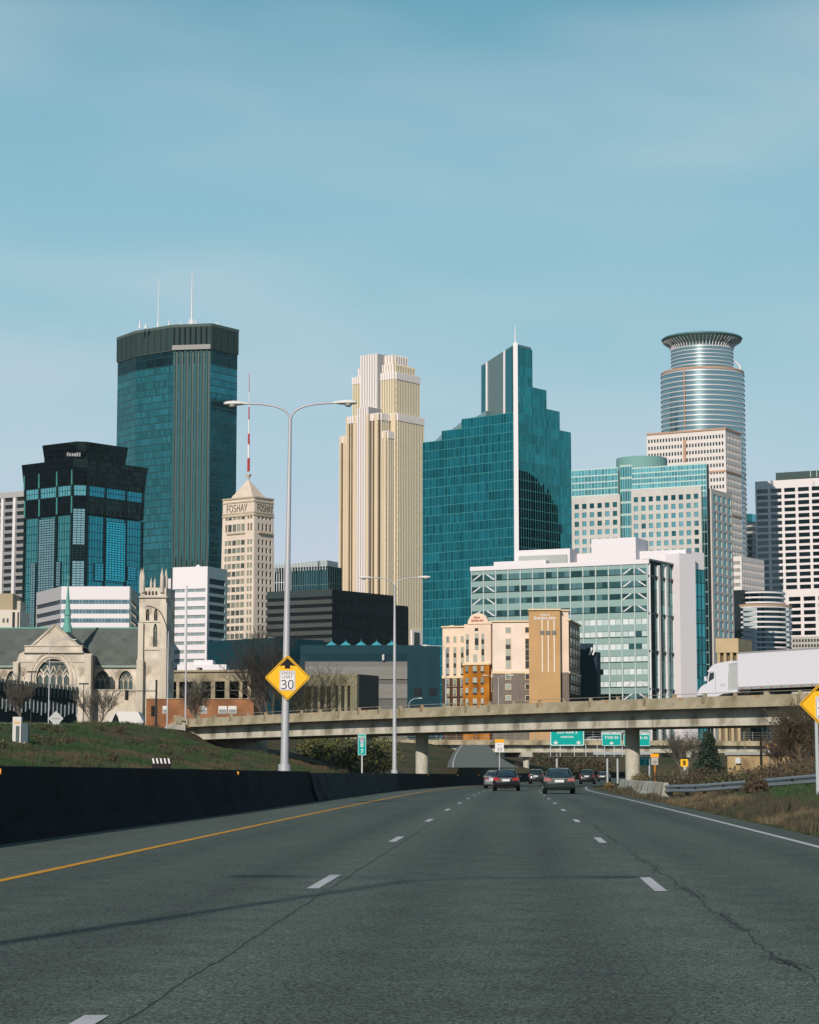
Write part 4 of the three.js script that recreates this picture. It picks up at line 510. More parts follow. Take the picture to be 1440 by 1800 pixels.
  const pv = new Face(f1.P(X(f1, 819), 0, 1.4).toArray().filter((_, i) => i !== 1).map((v, i) => i ? -v : v), f1.P(X(f1, 866), 0, 1.4).toArray().filter((_, i) => i !== 1).map((v, i) => i ? -v : v)), xp = (px) => pv.u(px, 1150), yp = (py) => pv.v(840, py);
  bag().box(pv, 0, pv.W, yp(1168), yp(1097), -3, 0).build('upper_bay', cream, t); bag().box(pv, xp(815), xp(861), BASE, yp(1169), -3, 0.5).build('brick_bay', brick, t); piece(pv, 'bay_cap', xp(814), xp(862), yp(1169), yp(1166), -3, 0.8, trim, t);
  const arch = []; for (let i = 0; i <= 16; i++) { const a = Math.PI * i / 16; arch.push([xp(841) + Math.cos(a) * (xp(856) - xp(841)), yp(1088) + Math.sin(a) * (yp(1078) - yp(1088))]); } bag().polyFace(pv, [[xp(823), yp(1097)], [xp(866), yp(1097)], [xp(866), yp(1093)], ...[[xp(859), yp(1093)], [xp(857), yp(1088)]], ...arch.slice(1, -1), [xp(825), yp(1088)], [xp(823), yp(1093)]], -1, 0.25).build('arched_gable', cream, t);
  const w2 = (x0, x1, a, b, dk, d) => { piece(pv, 'window', xp(x0), xp(x1), yp(b), yp(a), d, d + 0.12, dk ? wd : pick(wp), t); };
  for (const cx of [822, 849]) { w2(cx - 2.3, cx + 2.3, 1114, 1124, 0, 0.02); w2(cx - 2.3, cx + 2.3, 1124.5, 1132, 1, 0.02); w2(cx - 2.3, cx + 2.3, 1133, 1141, 0, 0.02); w2(cx - 2.3, cx + 2.3, 1141.5, 1152, 1, 0.02); w2(cx - 2.3, cx + 2.3, 1153, 1163, 0, 0.02); } w2(835, 841.5, 1113, 1122, 0, 0.02); w2(835, 841.5, 1122.5, 1134, 1, 0.02); w2(835, 841.5, 1135, 1142, 0, 0.02); w2(832, 839, 1150, 1164, 0, 0.02); w2(835, 841, 1104, 1109, 1, 0.02);
  for (const cx of [822, 836, 849]) for (const a of [1171, 1191, 1209, 1228]) { const h = cx === 836 ? 3.6 : 2.4; w2(cx - h, cx + h, a, a + 9, 0, 0.52); w2(cx - h, cx + h, a + 9.4, a + 12, 1, 0.52); }
  for (const cx of [893.5, 928]) { win(f2, cx - 4.3, cx + 4.3, 1103, 1112, cx > 900); for (const [a, b, k] of [[1123, 1133, 0], [1133.5, 1141, 1], [1142, 1153, 0], [1153.5, 1161, 1], [1162, 1175, 0]]) win(f2, cx - 4.3, cx + 4.3, a, b, cx > 900 ? b !== 1142 : k); for (const a of [1185, 1203, 1223]) win(f2, cx - 4.3, cx + 4.3, a, a + 9, cx > 900, 0.2); }
  for (const px of [863, 865.5]) for (const [a, b] of [[1112, 1120], [1130, 1160], [1164, 1180], [1190, 1215]]) win(f1, px - 1, px + 0.6, a, b, 1);
  for (const px of [953.5, 964, 974.5]) { piece(f3, 'stripe', X(f3, px) - 0.12, X(f3, px) + 0.12, Yf(f3, 1182), Yf(f3, 1090), 0, 0.08, M(0.7, 0.66, 0.6, 0.8), t); piece(f3, 'vent', X(f3, px - 3.5), X(f3, px + 3.5), Yf(f3, 1116), Yf(f3, 1109), 0.02, 0.2, M(0.16, 0.15, 0.14, 0.7), t); }
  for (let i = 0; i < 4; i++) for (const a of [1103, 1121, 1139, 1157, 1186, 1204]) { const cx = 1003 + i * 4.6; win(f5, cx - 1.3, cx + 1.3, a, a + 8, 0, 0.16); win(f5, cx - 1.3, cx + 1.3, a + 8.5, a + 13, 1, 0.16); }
  for (const [a, b, py, m] of [[785, 793, 1096, M(0.5, 0.45, 0.4, 0.8)], [796, 806, 1098, M(0.3, 0.16, 0.09, 0.9)], [808, 822, 1096.5, M(0.28, 0.15, 0.08, 0.9)]]) bag().box(f1, X(f1, a), X(f1, b), Yf(f1, 1101), Yf(f1, py), -6, -2.5).build('roof_unit', m, t); for (const [a, b, py] of [[888, 894, 1088], [904, 908, 1087.5], [914, 918, 1089]]) bag().box(f2, X(f2, a), X(f2, b), Yf(f2, 1093), Yf(f2, py), -7, -4).build('roof_unit', M(0.3, 0.31, 0.31, 0.7), t);
  globalThis.hotelFaces = { pv, xp, yp, f3, X, Yf, t };
}
{ // --- dark box beside the hotel
  const k = corner2(1006, 1050, 1056, 590, 1180, -84, 20), t = building('dark_blue_block', 'small dark blue windowless block between the hotel and the glass office', k.C), y1 = k.fl.v(1050, 1146); bag().prism(k.poly, BASE, y1).build('wall', M(0.012, 0.032, 0.048, 0.6, { map: grainTex }), t); const f = new Face(plan(1008, 1140, 593), plan(1043, 1140, 593)); bag().box(f, 0, f.W, BASE, at(1030, 1131, 593).y, -5, 0).build('upper_part', M(0.012, 0.032, 0.048, 0.6), t); for (const px of [1036, 1042]) { const q = at(px, 1145, 589); bag().bar(V(q.x, q.y - 1, q.z), V(q.x + 0.8, q.y + 1, q.z), 0.25, 0.3, 8).build('dish', whiteMetal, t); }
}
// ---------------------------------------------------------------- left and middle low blocks
{ // --- white low office with ribbon windows in front of the flared tower
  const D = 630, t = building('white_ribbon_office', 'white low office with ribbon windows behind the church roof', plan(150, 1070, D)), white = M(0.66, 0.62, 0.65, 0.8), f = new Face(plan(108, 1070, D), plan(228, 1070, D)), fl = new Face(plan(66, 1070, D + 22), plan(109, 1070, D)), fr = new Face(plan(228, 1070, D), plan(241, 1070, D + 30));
  const y1 = f.v(150, 1031); bag().prism([fl.A, f.A, f.B, fr.B], BASE, y1 - 0.2).build('core', M(0.03, 0.04, 0.045, 0.4), t);
  const ribbon_ = (ff, wm, gm, mull) => { const rows = [1125, 1107.5, 1091, 1075, 1058].map((py) => { const c = f.v(150, py); return [c - 0.62, c + 0.62]; }); const b = bag(); gridWall(b, ff, 0, ff.W + (ff === fl ? 0 : 0), BASE, y1, [[0.02, ff.W - 0.02]], rows, 0.4); b.build('wall_bands', wm, t); for (const [p, q] of rows) { const n = Math.round(ff.W / 0.95); for (let i = 0; i < n; i++) piece(ff, 'pane', ff.W * i / n + 0.08, ff.W * (i + 1) / n - 0.08, p, q, 0.02, 0.12, pick(gm), t); } };
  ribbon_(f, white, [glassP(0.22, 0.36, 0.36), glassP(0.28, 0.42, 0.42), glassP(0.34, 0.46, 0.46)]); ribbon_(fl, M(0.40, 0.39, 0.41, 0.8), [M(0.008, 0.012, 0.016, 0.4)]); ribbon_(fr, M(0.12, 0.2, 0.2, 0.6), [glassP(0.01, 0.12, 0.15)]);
}
{ // --- white slab behind the church tower
  const D = 660, k = corner2(300, 363, 397, D, 1080, -70, 24), { fl, fr } = k, t = building('white_slab_block', 'white slab block with ribbon windows and shade toned side next to the stone tower', k.C), white = M(0.68, 0.64, 0.67, 0.8), y1 = fl.v(340, 996.5), grey = M(0.34, 0.42, 0.42, 0.7);
  bag().prism(k.poly, BASE, y1 - 0.3).build('core', M(0.02, 0.03, 0.035, 0.4), t); const rows = [], rowsR = []; for (let j = 9; j >= 0; j--) { const c = fl.v(340, 1038 + j * 15.4); rows.push([c - 0.5, c + 0.5]); } for (let j = 10; j >= 0; j--) { const c = fr.v(375, 1023 + j * 15.4); rowsR.push([c - 0.85, c + 0.85]); }
  const b = bag(); gridWall(b, fl, fl.u(304, 1080), fl.W + 0.4, BASE, y1, [[fl.u(305, 1080), fl.u(326, 1080)], [fl.u(328.5, 1080), fl.W - 0.2]], rows, 0.4); b.build('white_wall', white, t); const c = bag(); gridWall(c, fr, 0, fr.W, BASE, y1, [[fr.W * 0.08, fr.W * 0.9]], rowsR, 0.4); c.build('side_wall', grey, t);  // side wall colour greyed to carry the shade of that face
  for (const [p, q] of rows) for (const [x0, x1, n] of [[305, 326, 7], [328.5, 362.5, 11]]) { const a = fl.u(x0, 1080), w = (fl.u(x1, 1080) - a) / n; for (let i = 0; i < n; i++) piece(fl, 'pane', a + i * w + 0.06, a + (i + 1) * w - 0.06, p, q, 0.02, 0.12, pick([M(0.30, 0.36, 0.37, 0.3), M(0.24, 0.31, 0.32, 0.3)]), t); }
  for (const [p, q] of rowsR) piece(fr, 'ribbon_window', fr.W * 0.08, fr.W * 0.9, p, q, 0.02, 0.12, M(0.006, 0.012, 0.018, 0.3), t);
  const fs = new Face(plan(294, 1060, D + 17), plan(307, 1060, D + 14)); bag().box(fs, 0, fs.W, BASE, fs.v(300, 1017), -10, 0.2).build('lower_step', white, t); const s = fl.P(fl.u(341, 1000), y1, -3); bag().geo(new THREE.SphereGeometry(0.75, 16, 10), new THREE.Matrix4().makeTranslation(s.x, s.y + 0.2, s.z)).build('roof_dome', whiteMetal, t);
  const lb = new Face(plan(312, 1160, 600), plan(398, 1160, 600)); bag().box(lb, 0, lb.W, BASE, lb.v(350, 1168), -12, 0).build('low_annexe', white, t); bag().box(lb, 4.4, 9.6, lb.v(350, 1168), lb.v(350, 1160), -9, -1).build('roof_unit', white, t);
}
{ // --- glass block behind with a curved roofline
  const D = 1100, k = corner2(470, 576, 600, D, 1030, -66, 30), { fl, fr } = k, t = building('glass_hall', 'grey teal glass block with white fins beyond the dark stepped block', k.C), y0 = fl.v(500, 995), gm = glass(0.10, 0.24, 0.25, 0.06), dk = glass(0.03, 0.10, 0.11, 0.06), wf = M(0.5, 0.52, 0.54, 0.6); bag().prism(k.poly, BASE, y0 - 2).build('core', M(0.03, 0.05, 0.05, 0.4), t);
  const a = fl.u(512, 1030); curtain(fl, 0, a, BASE, y0, 10, 12, t, gm, wf, { w: 0.4, h: 0.35, name: 'fin_glass' }); curtain(fl, a, fl.W, BASE, y0 - 2, 16, 12, t, dk, M(0.08, 0.14, 0.14, 0.5), { w: 0.25, h: 0.3, vary: 0.6, name: 'dark_glass' }); curtain(fr, 0, fr.W, BASE, y0 - 1, 6, 12, t, dk, M(0.05, 0.1, 0.1, 0.5), { w: 0.25, h: 0.3, name: 'side_glass' });
  const pts = [[0, y0 - 1], [fl.W, y0 - 1], [fl.W, y0 + 2], [fl.W * 0.72, y0 + 1.8], [fl.W * 0.4, y0 + 0.6], [0, y0 - 0.2]]; bag().polyFace(fl, pts, -12, 0.6).build('roof_screen', M(0.34, 0.38, 0.39, 0.5), t); for (let i = 0; i < 22; i++) { const u = fl.W * (i + 0.5) / 22; piece(fl, 'roof_fin', u - 0.15, u + 0.15, y0 - 3, y0 + 1.4, 0.6, 1.1, wf, t); }
}
{ // --- dark stepped office block
  const D = 780, k = corner2(470, 583, 692, D, 1070, -60, 38), { fl, fr } = k, t = building('dark_banded_block', 'low black office block with grey bands in front of the golden skyscraper', k.C), y1 = fl.v(583, 1036), blk = M(0.005, 0.007, 0.009, 0.6); bag().prism(k.poly, BASE, y1).build('core', blk, t);
  for (let j = 0; j < 6; j++) { const v = fl.v(583, 1057 + j * 13.6); piece(fl, 'grey_band', 0, fl.W + 0.4, v - 0.75, v + 0.75, 0, 0.4, M(0.075, 0.08, 0.079, 0.8, { map: grainTex }), t); } piece(fl, 'parapet', 0, fl.W + 0.3, y1 - 2.4, y1 + 0.2, 0, 0.3, M(0.035, 0.05, 0.05, 0.7), t);
  const gd = glass(0.010, 0.014, 0.016, 0.25); curtain(fr, 0, fr.W, BASE, y1 - 3, 26, 11, t, gd, M(0.004, 0.006, 0.007, 0.7), { w: 0.25, h: 0.8, vary: 0.9, row: 0.7 }); const C2 = hit(692, 1080, k.C, 38), R2 = hit(717, 1080, C2, 38), f2 = new Face(C2, R2), y2 = f2.v(700, 1064); bag().box(f2, 0, f2.W, BASE, y2, -18, 0).build('lower_step', blk, t); curtain(f2, 0, f2.W, BASE, y2 - 1, 6, 8, t, gd, M(0.004, 0.006, 0.007, 0.7), { w: 0.25, h: 0.8, vary: 0.9, name: 'step_glass' });
}
{ // --- dark teal hall with a row of small bright pyramid skylights
  const D = 600, t = building('teal_hall', 'dark teal exhibition hall with grey panel front and small pyramid skylights', plan(640, 1170, D)), teal = M(0.005, 0.034, 0.049, 0.6), f = new Face(plan(365, 1170, D + 30), plan(483, 1170, D + 12)), g = new Face(plan(528, 1170, D), plan(747, 1170, D)), h = new Face(plan(716, 1190, D - 10), plan(774, 1190, D - 10));
  bag().box(f, 0, f.W, BASE, f.v(420, 1124), -20, 0).build('left_block', teal, t); for (const px of [385, 420, 440, 466]) piece(f, 'roof_unit', f.u(px, 1120), f.u(px + 5, 1120), f.v(420, 1124), f.v(420, 1122), -3, -1, M(0.35, 0.35, 0.33, 0.8), t);
  bag().box(g, 0, g.W, BASE, g.v(640, 1134), -30, 0).build('main_block', teal, t); piece(g, 'upper_band', g.u(534, 1140), g.u(743, 1140), g.v(640, 1150), g.v(640, 1136), 0, 0.4, teal, t);
  for (let i = 0; i < 60; i++) { const u = g.u(540 + i * 3.4, 1155); piece(g, 'ribbed_panel', u, u + 0.42, g.v(640, 1163), g.v(640, 1150.5), 0, 0.55, teal, t); }
  const grey = M(0.24, 0.235, 0.22, 0.9, { map: rep(grainTex, 0.2) }), greyD = M(0.12, 0.12, 0.115, 0.9); for (const [a, b, m, d] of [[1240, 1228, greyD, 0.5], [1228, 1203, grey, 0.9], [1203, 1194, greyD, 0.5], [1194, 1172, grey, 0.9], [1172, 1163, M(0.16, 0.155, 0.15, 0.9), 0.6]]) piece(g, 'front_panel', g.u(536, 1200), g.u(717, 1200), a > 1235 ? BASE : g.v(640, a), g.v(640, b), 0.1, d, m, t);
  bag().box(h, 0, h.W, BASE, h.v(740, 1136), -12, 0).build('right_block', teal, t); for (let i = 0; i < 16; i++) { if (i > 7 && i < 12) continue; const u = h.u(719 + i * 2.9, 1190); piece(h, 'ribbed_panel', u, u + 0.28, BASE, h.v(740, 1152), 0, 0.1, teal, t); } for (const px of [728, 754]) piece(h, 'window', h.u(px, 1215), h.u(px + 13, 1215), h.v(740, 1222), h.v(740, 1209), 0.1, 0.3, M(0.004, 0.006, 0.01, 0.3), t);
  for (const px of [583, 608, 635, 662, 689]) { const c = at(px, 1136, D + 5), r = 1.9, hh = 1.35; const cone = new THREE.ConeGeometry(r * 1.3, hh, 4); cone.rotateY(Math.PI / 4); bag().geo(cone, new THREE.Matrix4().makeTranslation(c.x, g.v(640, 1134) + hh / 2, c.z)).build('pyramid_skylight', M(0.07, 0.42, 0.48, 0.3), t); bag().bar(V(c.x, g.v(640, 1134) + hh - 0.1, c.z), V(c.x, g.v(640, 1134) + hh + 0.5, c.z), 0.06, 0.04, 5).build('finial', M(0.07, 0.42, 0.48, 0.3), t); }
  { const q = at(674, 1156, D - 1); bag().geo(new THREE.CapsuleGeometry(0.35, 1.1, 4, 8), new THREE.Matrix4().makeTranslation(q.x, q.y, q.z + 0.3)).build('vent_hood', M(0.5, 0.5, 0.48, 0.7), t); }
}
{ // --- beige civic wing with deep bays
  const D = 420, t = building('beige_civic_wing', 'low beige stone wing with tall dark window bays behind the bare trees', plan(400, 1200, D)), st = M(0.40, 0.345, 0.25, 0.9, { map: rep(stainTex, 0.2) }), f = new Face(plan(292, 1200, D), plan(442, 1200, D - 3)), g = new Face(plan(536, 1200, D + 5), plan(629, 1200, D)), y = (py) => f.v(370, py), yg = (py) => g.v(580, py);
  bag().box(f, 0, f.W, BASE, y(1179), -10, -0.7).build('core', M(0.012, 0.016, 0.02, 0.4), t); const cols = [[299, 311], [316, 341], [354.5, 371.5], [379, 396], [404, 421], [427, 436]].map(([a, b]) => [f.u(a, 1200), f.u(b, 1200)]), b = bag(); gridWall(b, f, 0, f.W, BASE, y(1179), cols, [[y(1228), y(1198)]], 0.3, -0.7); b.build('stone_wall', st, t); piece(f, 'cornice', -0.2, f.W + 0.2, y(1181.5), y(1178), -0.7, 0.7, st, t); for (const [a, c] of cols) { piece(f, 'window', a, c, y(1228), y(1198), -0.69, -0.5, glassP(0.02, 0.03, 0.035), t); piece(f, 'transom', a, c, y(1214), y(1213), -0.5, -0.42, M(0.12, 0.12, 0.11, 0.7), t); } piece(f, 'chimney', f.u(346, 1190), f.u(351, 1190), y(1182), y(1173), -2, 0.2, M(0.25, 0.23, 0.19, 0.9), t);
  bag().box(g, 0, g.W, BASE, yg(1186), -9, -0.5).build('right_wing', M(0.02, 0.022, 0.02, 0.5), t); const c2 = [[540, 548], [552, 560], [564, 572], [576, 583], [591, 596], [601, 607], [612, 617]].map(([a, c]) => [g.u(a, 1200), g.u(c, 1200)]), b2 = bag(); gridWall(b2, g, 0, g.W, BASE, yg(1186), c2, [[BASE + 0.2, yg(1206)]], 0.3, -0.5); b2.build('right_wing_wall', M(0.27, 0.255, 0.175, 0.9, { map: rep(stainTex, 0.2) }), t);
}
{ // --- orange brick store
  const D = 335, t = building('orange_brick_store', 'low orange brick building with small white windows behind the bridge end', plan(350, 1240, D)), br = M(0.34, 0.155, 0.08, 0.9, { map: rep(stainTex, 0.25) }), f = new Face(plan(257, 1240, D), plan(446, 1240, D)), y = (py) => f.v(350, py); bag().box(f, 0, f.W, BASE, y(1229), -10, 0).build('wall', br, t); piece(f, 'coping', -0.1, f.W + 0.1, y(1229), y(1227.6), -0.5, 0.15, M(0.4, 0.3, 0.2, 0.9), t); for (const [a, b] of [[286, 294], [351, 364], [384, 399], [401, 416]]) { piece(f, 'window_frame', f.u(a, 1250), f.u(b, 1250), y(1254), y(1241), 0, 0.09, M(0.6, 0.58, 0.56, 0.7), t); piece(f, 'window', f.u(a + 1, 1250), f.u(b - 1, 1250), y(1252.8), y(1247), 0.05, 0.13, M(0.2, 0.22, 0.23, 0.4), t); }
}
{ // --- small beige blocks at the left edge, beyond the church roof
  const D = 520, t = building('beige_flats', 'small cream block with tan roof house peeping over the church roof', plan(15, 1090, D)), f = new Face(plan(-30, 1090, D), plan(35, 1090, D)), y = (py) => f.v(15, py); bag().box(f, 0, f.W, BASE, y(1072), -14, 0).build('wall', M(0.58, 0.53, 0.46, 0.9), t); piece(f, 'recess_shade', f.u(22, 1090), f.u(26, 1090), BASE, y(1076), 0, 0.2, M(0.02, 0.025, 0.03, 0.5), t); piece(f, 'recess_shade', f.u(31, 1090), f.u(33, 1090), BASE, y(1076), 0, 0.2, M(0.02, 0.025, 0.03, 0.5), t); for (const px of [5, 12]) for (const py of [1087, 1103]) piece(f, 'window', f.u(px, 1090), f.u(px + 3, 1090), y(py + 7), y(py), 0, 0.15, M(0.04, 0.05, 0.05, 0.4), t); bag().box(f, 0, f.u(20, 1060), y(1072), y(1042), -12, -2).build('roof_house', M(0.34, 0.28, 0.19, 0.9), t); bag().box(f, f.u(20, 1060), f.u(31, 1060), y(1072), y(1054), -12, -4).build('stair_house', M(0.45, 0.40, 0.33, 0.9), t);  // recesses are raised strips, their shade given as dark colour
}
// ---------------------------------------------------------------- church and the dark ramp beside it
function cutOn(f, pts, holes, d0, d1, b = bag()) {
  const s = new THREE.Shape(pts.map(([u, v]) => new THREE.Vector2(u, v))); for (const h of holes) s.holes.push(new THREE.Path(h.map(([u, v]) => new THREE.Vector2(u, v))));
  const g = new THREE.ExtrudeGeometry(s, { depth: d1 - d0, bevelEnabled: false }); const m = new THREE.Matrix4().makeBasis(f.U, V(0, 1, 0), f.N); m.setPosition(f.O.clone().addScaledVector(f.N, d0)); return b.geo(g, m);
}
function pointed(c, w, y0, ys, ya, n = 7) { const p = [[c - w, y0], [c + w, y0], [c + w, ys]]; for (let i = 1; i <= n; i++) { const t = i / n; p.push([c + w * (1 - t ** 1.7), ys + (ya - ys) * Math.sin(t * Math.PI / 2)]); } for (let i = n - 1; i >= 1; i--) { const t = i / n; p.push([c - w * (1 - t ** 1.7), ys + (ya - ys) * Math.sin(t * Math.PI / 2)]); } p.push([c - w, ys]); return p; }
const thick = (b, f, a, c, w, d0, d1) => { const dx = c[0] - a[0], dy = c[1] - a[1], l = Math.hypot(dx, dy) || 1, nx = -dy / l * w / 2, ny = dx / l * w / 2; return b.polyFace(f, [[a[0] + nx, a[1] + ny], [c[0] + nx, c[1] + ny], [c[0] - nx, c[1] - ny], [a[0] - nx, a[1] - ny]], d0, d1); };
function tracery(f, c, w, y0, ys, ya, lights, mat, glassMat, parent, d) {
  const g = bag(); g.polyFace(f, pointed(c, w * 1.02, y0, ys, ya), d - 0.1, d - 0.02); g.build('window_glass', glassMat, parent);
  const b = bag(), t = w * 0.09; for (let i = 1; i < lights; i++) { const x = c - w + 2 * w * i / lights; thick(b, f, [x, y0], [x, ys + (ya - ys) * 0.28], t, d, d + 0.16); }
  const lw = 2 * w / lights; for (let i = 0; i < lights; i++) { const x = c - w + lw * (i + 0.5), yy = ys - (ys - y0) * 0.05, pk = yy + lw * 0.75; thick(b, f, [x - lw / 2, yy - lw * 0.1], [x, pk], t * 0.8, d, d + 0.12); thick(b, f, [x + lw / 2, yy - lw * 0.1], [x, pk], t * 0.8, d, d + 0.12); }
  for (let i = 1; i < lights; i++) { const x = c - w + lw * i, yy = ys + (ya - ys) * 0.28, k = 1 - Math.abs(x - c) / w; const pk = yy + (ya - yy) * 0.62 * k; thick(b, f, [x, yy - lw * 0.2], [x - lw / 2, pk], t * 0.8, d, d + 0.12); thick(b, f, [x, yy - lw * 0.2], [x + lw / 2, pk], t * 0.8, d, d + 0.12); }
  b.build('tracery', mat, parent);
}
{
  const D = 370, t = thing('church', 'cream stone gothic church with green slate roof, gabled transept and pinnacled tower', 'church', V(plan(120, 1250, D)[0], CITY, -D));
  const st = M(0.68, 0.61, 0.54, 0.92, { map: rep(stainTex, 0.25) }), st2 = M(0.60, 0.54, 0.47, 0.92, { map: rep(stainTex, 0.3) }), slate = M(0.15, 0.17, 0.16, 0.85, { map: rep(stainTex, 0.3) }), win = M(0.06, 0.085, 0.08, 0.25), copper = M(0.13, 0.33, 0.28, 0.6);
  const fn = new Face(plan(-70, 1200, D + 8), plan(250, 1200, D + 8)), n = (px, py) => fn.at(px, py), y = (py) => fn.v(150, py);
  // nave: wall with pointed windows, then the long slate roof
  const wins = [[180, 13.5], [221, 12.5], [-10, 13], [22, 11]].map(([px, w]) => [fn.u(px, 1190), w * (D + 8) / F]);
  cutOn(fn, [n(-70, 1290), n(250, 1290), n(250, 1172), n(-70, 1172)], wins.map(([c, w]) => pointed(c, w, y(1212), y(1198), y(1179))), -0.8, 0).build('nave_wall', st, t); bag().box(fn, 0, fn.W, BASE, y(1172), -14, -0.85).build('nave_core', M(0.05, 0.045, 0.04, 0.9), t);
  for (const [c, w] of wins) tracery(fn, c, w, y(1212), y(1198), y(1179), 3, st, win, t, -0.55);
  piece(fn, 'eaves', -0.3, fn.W, y(1173.5), y(1170), -0.6, 0.5, M(0.25, 0.32, 0.29, 0.8), t);
  { const b = bag(), a = fn.P(-0.3, y(1170), 0.5), c = fn.P(fn.W, y(1170), 0.5), p = fn.P(fn.W, y(1108.5) + 1.0, -9), q = fn.P(-0.3, y(1108.5) + 1.0, -9), a2 = fn.P(-0.3, y(1170), -18), c2 = fn.P(fn.W, y(1170), -18); b.quad(a, c, p, q); b.quad(c2, a2, q, p); b.tri(c, c2, p, [0, 0], [1, 0], [1, 1]); b.build('roof', slate, t);
    const k = bag(); for (let i = 0; i < 46; i++) { const s = (i + 1) / 47, l = (A, B) => A.clone().lerp(B, s).add(V(0, 0.035, 0.03)); const e = l(a, q), g = l(c, p); k.quad(e, g, g.clone().add(V(0, 0.05, -0.02)), e.clone().add(V(0, 0.05, -0.02))); } k.build('slate_courses', M(0.13, 0.15, 0.14, 0.85), t, 'stuff'); bag().bar(q, p, 0.16, 0.16, 6).build('ridge', copper, t); }
  // gabled transept front
  const ft = new Face(plan(24, 1200, D), plan(161, 1200, D)), g = (px, py) => ft.at(px, py), yt = (py) => ft.v(95, py), cx = ft.u(93, 1190), ww = 29 * D / F;
  cutOn(ft, [g(27, 1290), g(156, 1290), g(156, 1163), g(152, 1150), g(146, 1146), g(40, 1146), g(34, 1150), g(29, 1163)], [pointed(cx, ww, yt(1204), yt(1190), yt(1158), 10)], -1.0, 0).build('transept_wall', st, t);
  bag().box(ft, 0.6, ft.W - 0.6, BASE, yt(1148), -9.5, -1.05).build('transept_core', M(0.22, 0.18, 0.13, 0.9), t);
  { const b = bag(); for (const e of [0.3, 0.9]) { const o = pointed(cx, ww + e + 0.3, yt(1204), yt(1190), yt(1158) + e + 0.3, 10), i = pointed(cx, ww + e, yt(1204), yt(1190), yt(1158) + e, 10); cutOn(ft, o, [i.map(([u, v], k) => [u, k < 2 ? v + 0.02 : v])], 0, 0.22 - e * 0.12, b); } b.build('arch_moulding', st2, t); }
  tracery(ft, cx, ww, yt(1204), yt(1190), yt(1158), 5, st, win, t, -0.6);
  cutOn(ft, [g(44, 1147), g(145, 1147), g(145, 1135), g(44, 1135)], [], -1.0, 0.25).build('gable_band', st, t); piece(ft, 'band_ledge', ft.u(42, 1147), ft.u(147, 1147), yt(1148), yt(1145.5), -0.9, 0.5, st2, t); piece(ft, 'band_ledge', ft.u(43, 1147), ft.u(146, 1147), yt(1136.5), yt(1134.5), -0.9, 0.4, st2, t);
  cutOn(ft, [g(57, 1135), g(137, 1135), g(97, 1099.5)], [], -0.9, 0.1).build('gable', st, t);
  { const b = bag(); for (const [p, q] of [[g(55, 1136), g(97, 1098)], [g(139, 1136), g(97, 1098)]]) thick(b, ft, p, q, 0.35, -1.0, 0.3); b.build('gable_coping', st2, t); const r = bag(), a = ft.P(...g(57, 1135), -0.8), c = ft.P(...g(138, 1135), -0.8), p = ft.P(...g(97, 1100), -0.8), bk = V(0, 0, -14); r.quad(c, c.clone().add(bk), p.clone().add(bk), p); r.quad(a.clone().add(bk), a, p, p.clone().add(bk)); r.build('transept_roof', slate, t); }
  for (const [a, b, top] of [[24, 33, 1166], [150, 161, 1152]]) { piece(ft, 'buttress', ft.u(a, 1200), ft.u(b, 1200), BASE, yt(top), -1.2, 0.9, st2, t); piece(ft, 'buttress_cap', ft.u(a, 1200) - 0.1, ft.u(b, 1200) + 0.1, yt(top), yt(top - 2.5), -1.2, 0.5, st, t); }
  piece(ft, 'string_course', ft.u(33, 1200), ft.u(150, 1200), yt(1164), yt(1163), 0, 0.12, st2, t);
  // copper fleche
  { const p = at(118.5, 1110, D + 6), r = 0.62, b = bag(), Y = (py) => at(118, py, D + 6).y; const cone = (r0, r1, y0, y1) => { const c = new THREE.CylinderGeometry(r1, r0, y1 - y0, 6); b.geo(c, new THREE.Matrix4().makeTranslation(p.x, (y0 + y1) / 2, p.z)); }; cone(0.95, 0.75, Y(1112), Y(1098)); cone(0.62, 0.55, Y(1098), Y(1080)); cone(0.78, 0.6, Y(1081), Y(1079)); cone(0.55, 0.06, Y(1079), Y(1024)); cone(0.06, 0.03, Y(1024), Y(1009)); b.build('spire', copper, t); const c = bag(); c.aabb(p.x - 0.3, p.x + 0.3, Y(1015) - 0.06, Y(1015) + 0.06, p.z - 0.05, p.z + 0.05); c.build('cross', copper, t); }
  // bell tower
  const w0 = new Face(plan(245, 1150, D - 4), plan(291, 1150, D - 4)), sideB = [w0.B[0] + 0.9, w0.B[1] + 5.2], ws = new Face(w0.B, sideB), yw = (py) => w0.v(270, py), q = (px, py) => w0.at(px, py);
  const bell = [[259.5, 3.1], [274, 3.1]].map(([px, w]) => [w0.u(px, 1085), w * D / F]), low = [w0.u(273, 1120), 3.6 * D / F];
  cutOn(w0, [q(244, 1290), q(292, 1290), q(292, 1050), q(245, 1050)], [...bell.map(([c, w]) => pointed(c, w, yw(1091), yw(1079), yw(1070.5))), pointed(low[0], low[1], yw(1137), yw(1108), yw(1096))], -0.6, 0).build('tower_wall', st, t);
  for (const [c, w] of bell) tracery(w0, c, w, yw(1091), yw(1079), yw(1070.5), 2, st, M(0.03, 0.03, 0.03, 0.5), t, -0.4); tracery(w0, low[0], low[1], yw(1137), yw(1108), yw(1096), 2, st, win, t, -0.4);
  bag().prism([go(w0.A, 0, 0.7), go(w0.B, 0, 0.7), sideB, [w0.A[0] + 0.6, w0.A[1] + 5.2]].map((p) => p), BASE, yw(1045)).build('tower_core', st2, t);
  bag().prism([w0.A, w0.B, sideB, [w0.A[0] + 0.6, w0.A[1] + 5.2]], yw(1049.9), yw(1033)).build('parapet', st, t); piece(w0, 'cornice', -0.2, w0.W + 0.2, yw(1051), yw(1048.5), -0.3, 0.35, st2, t);
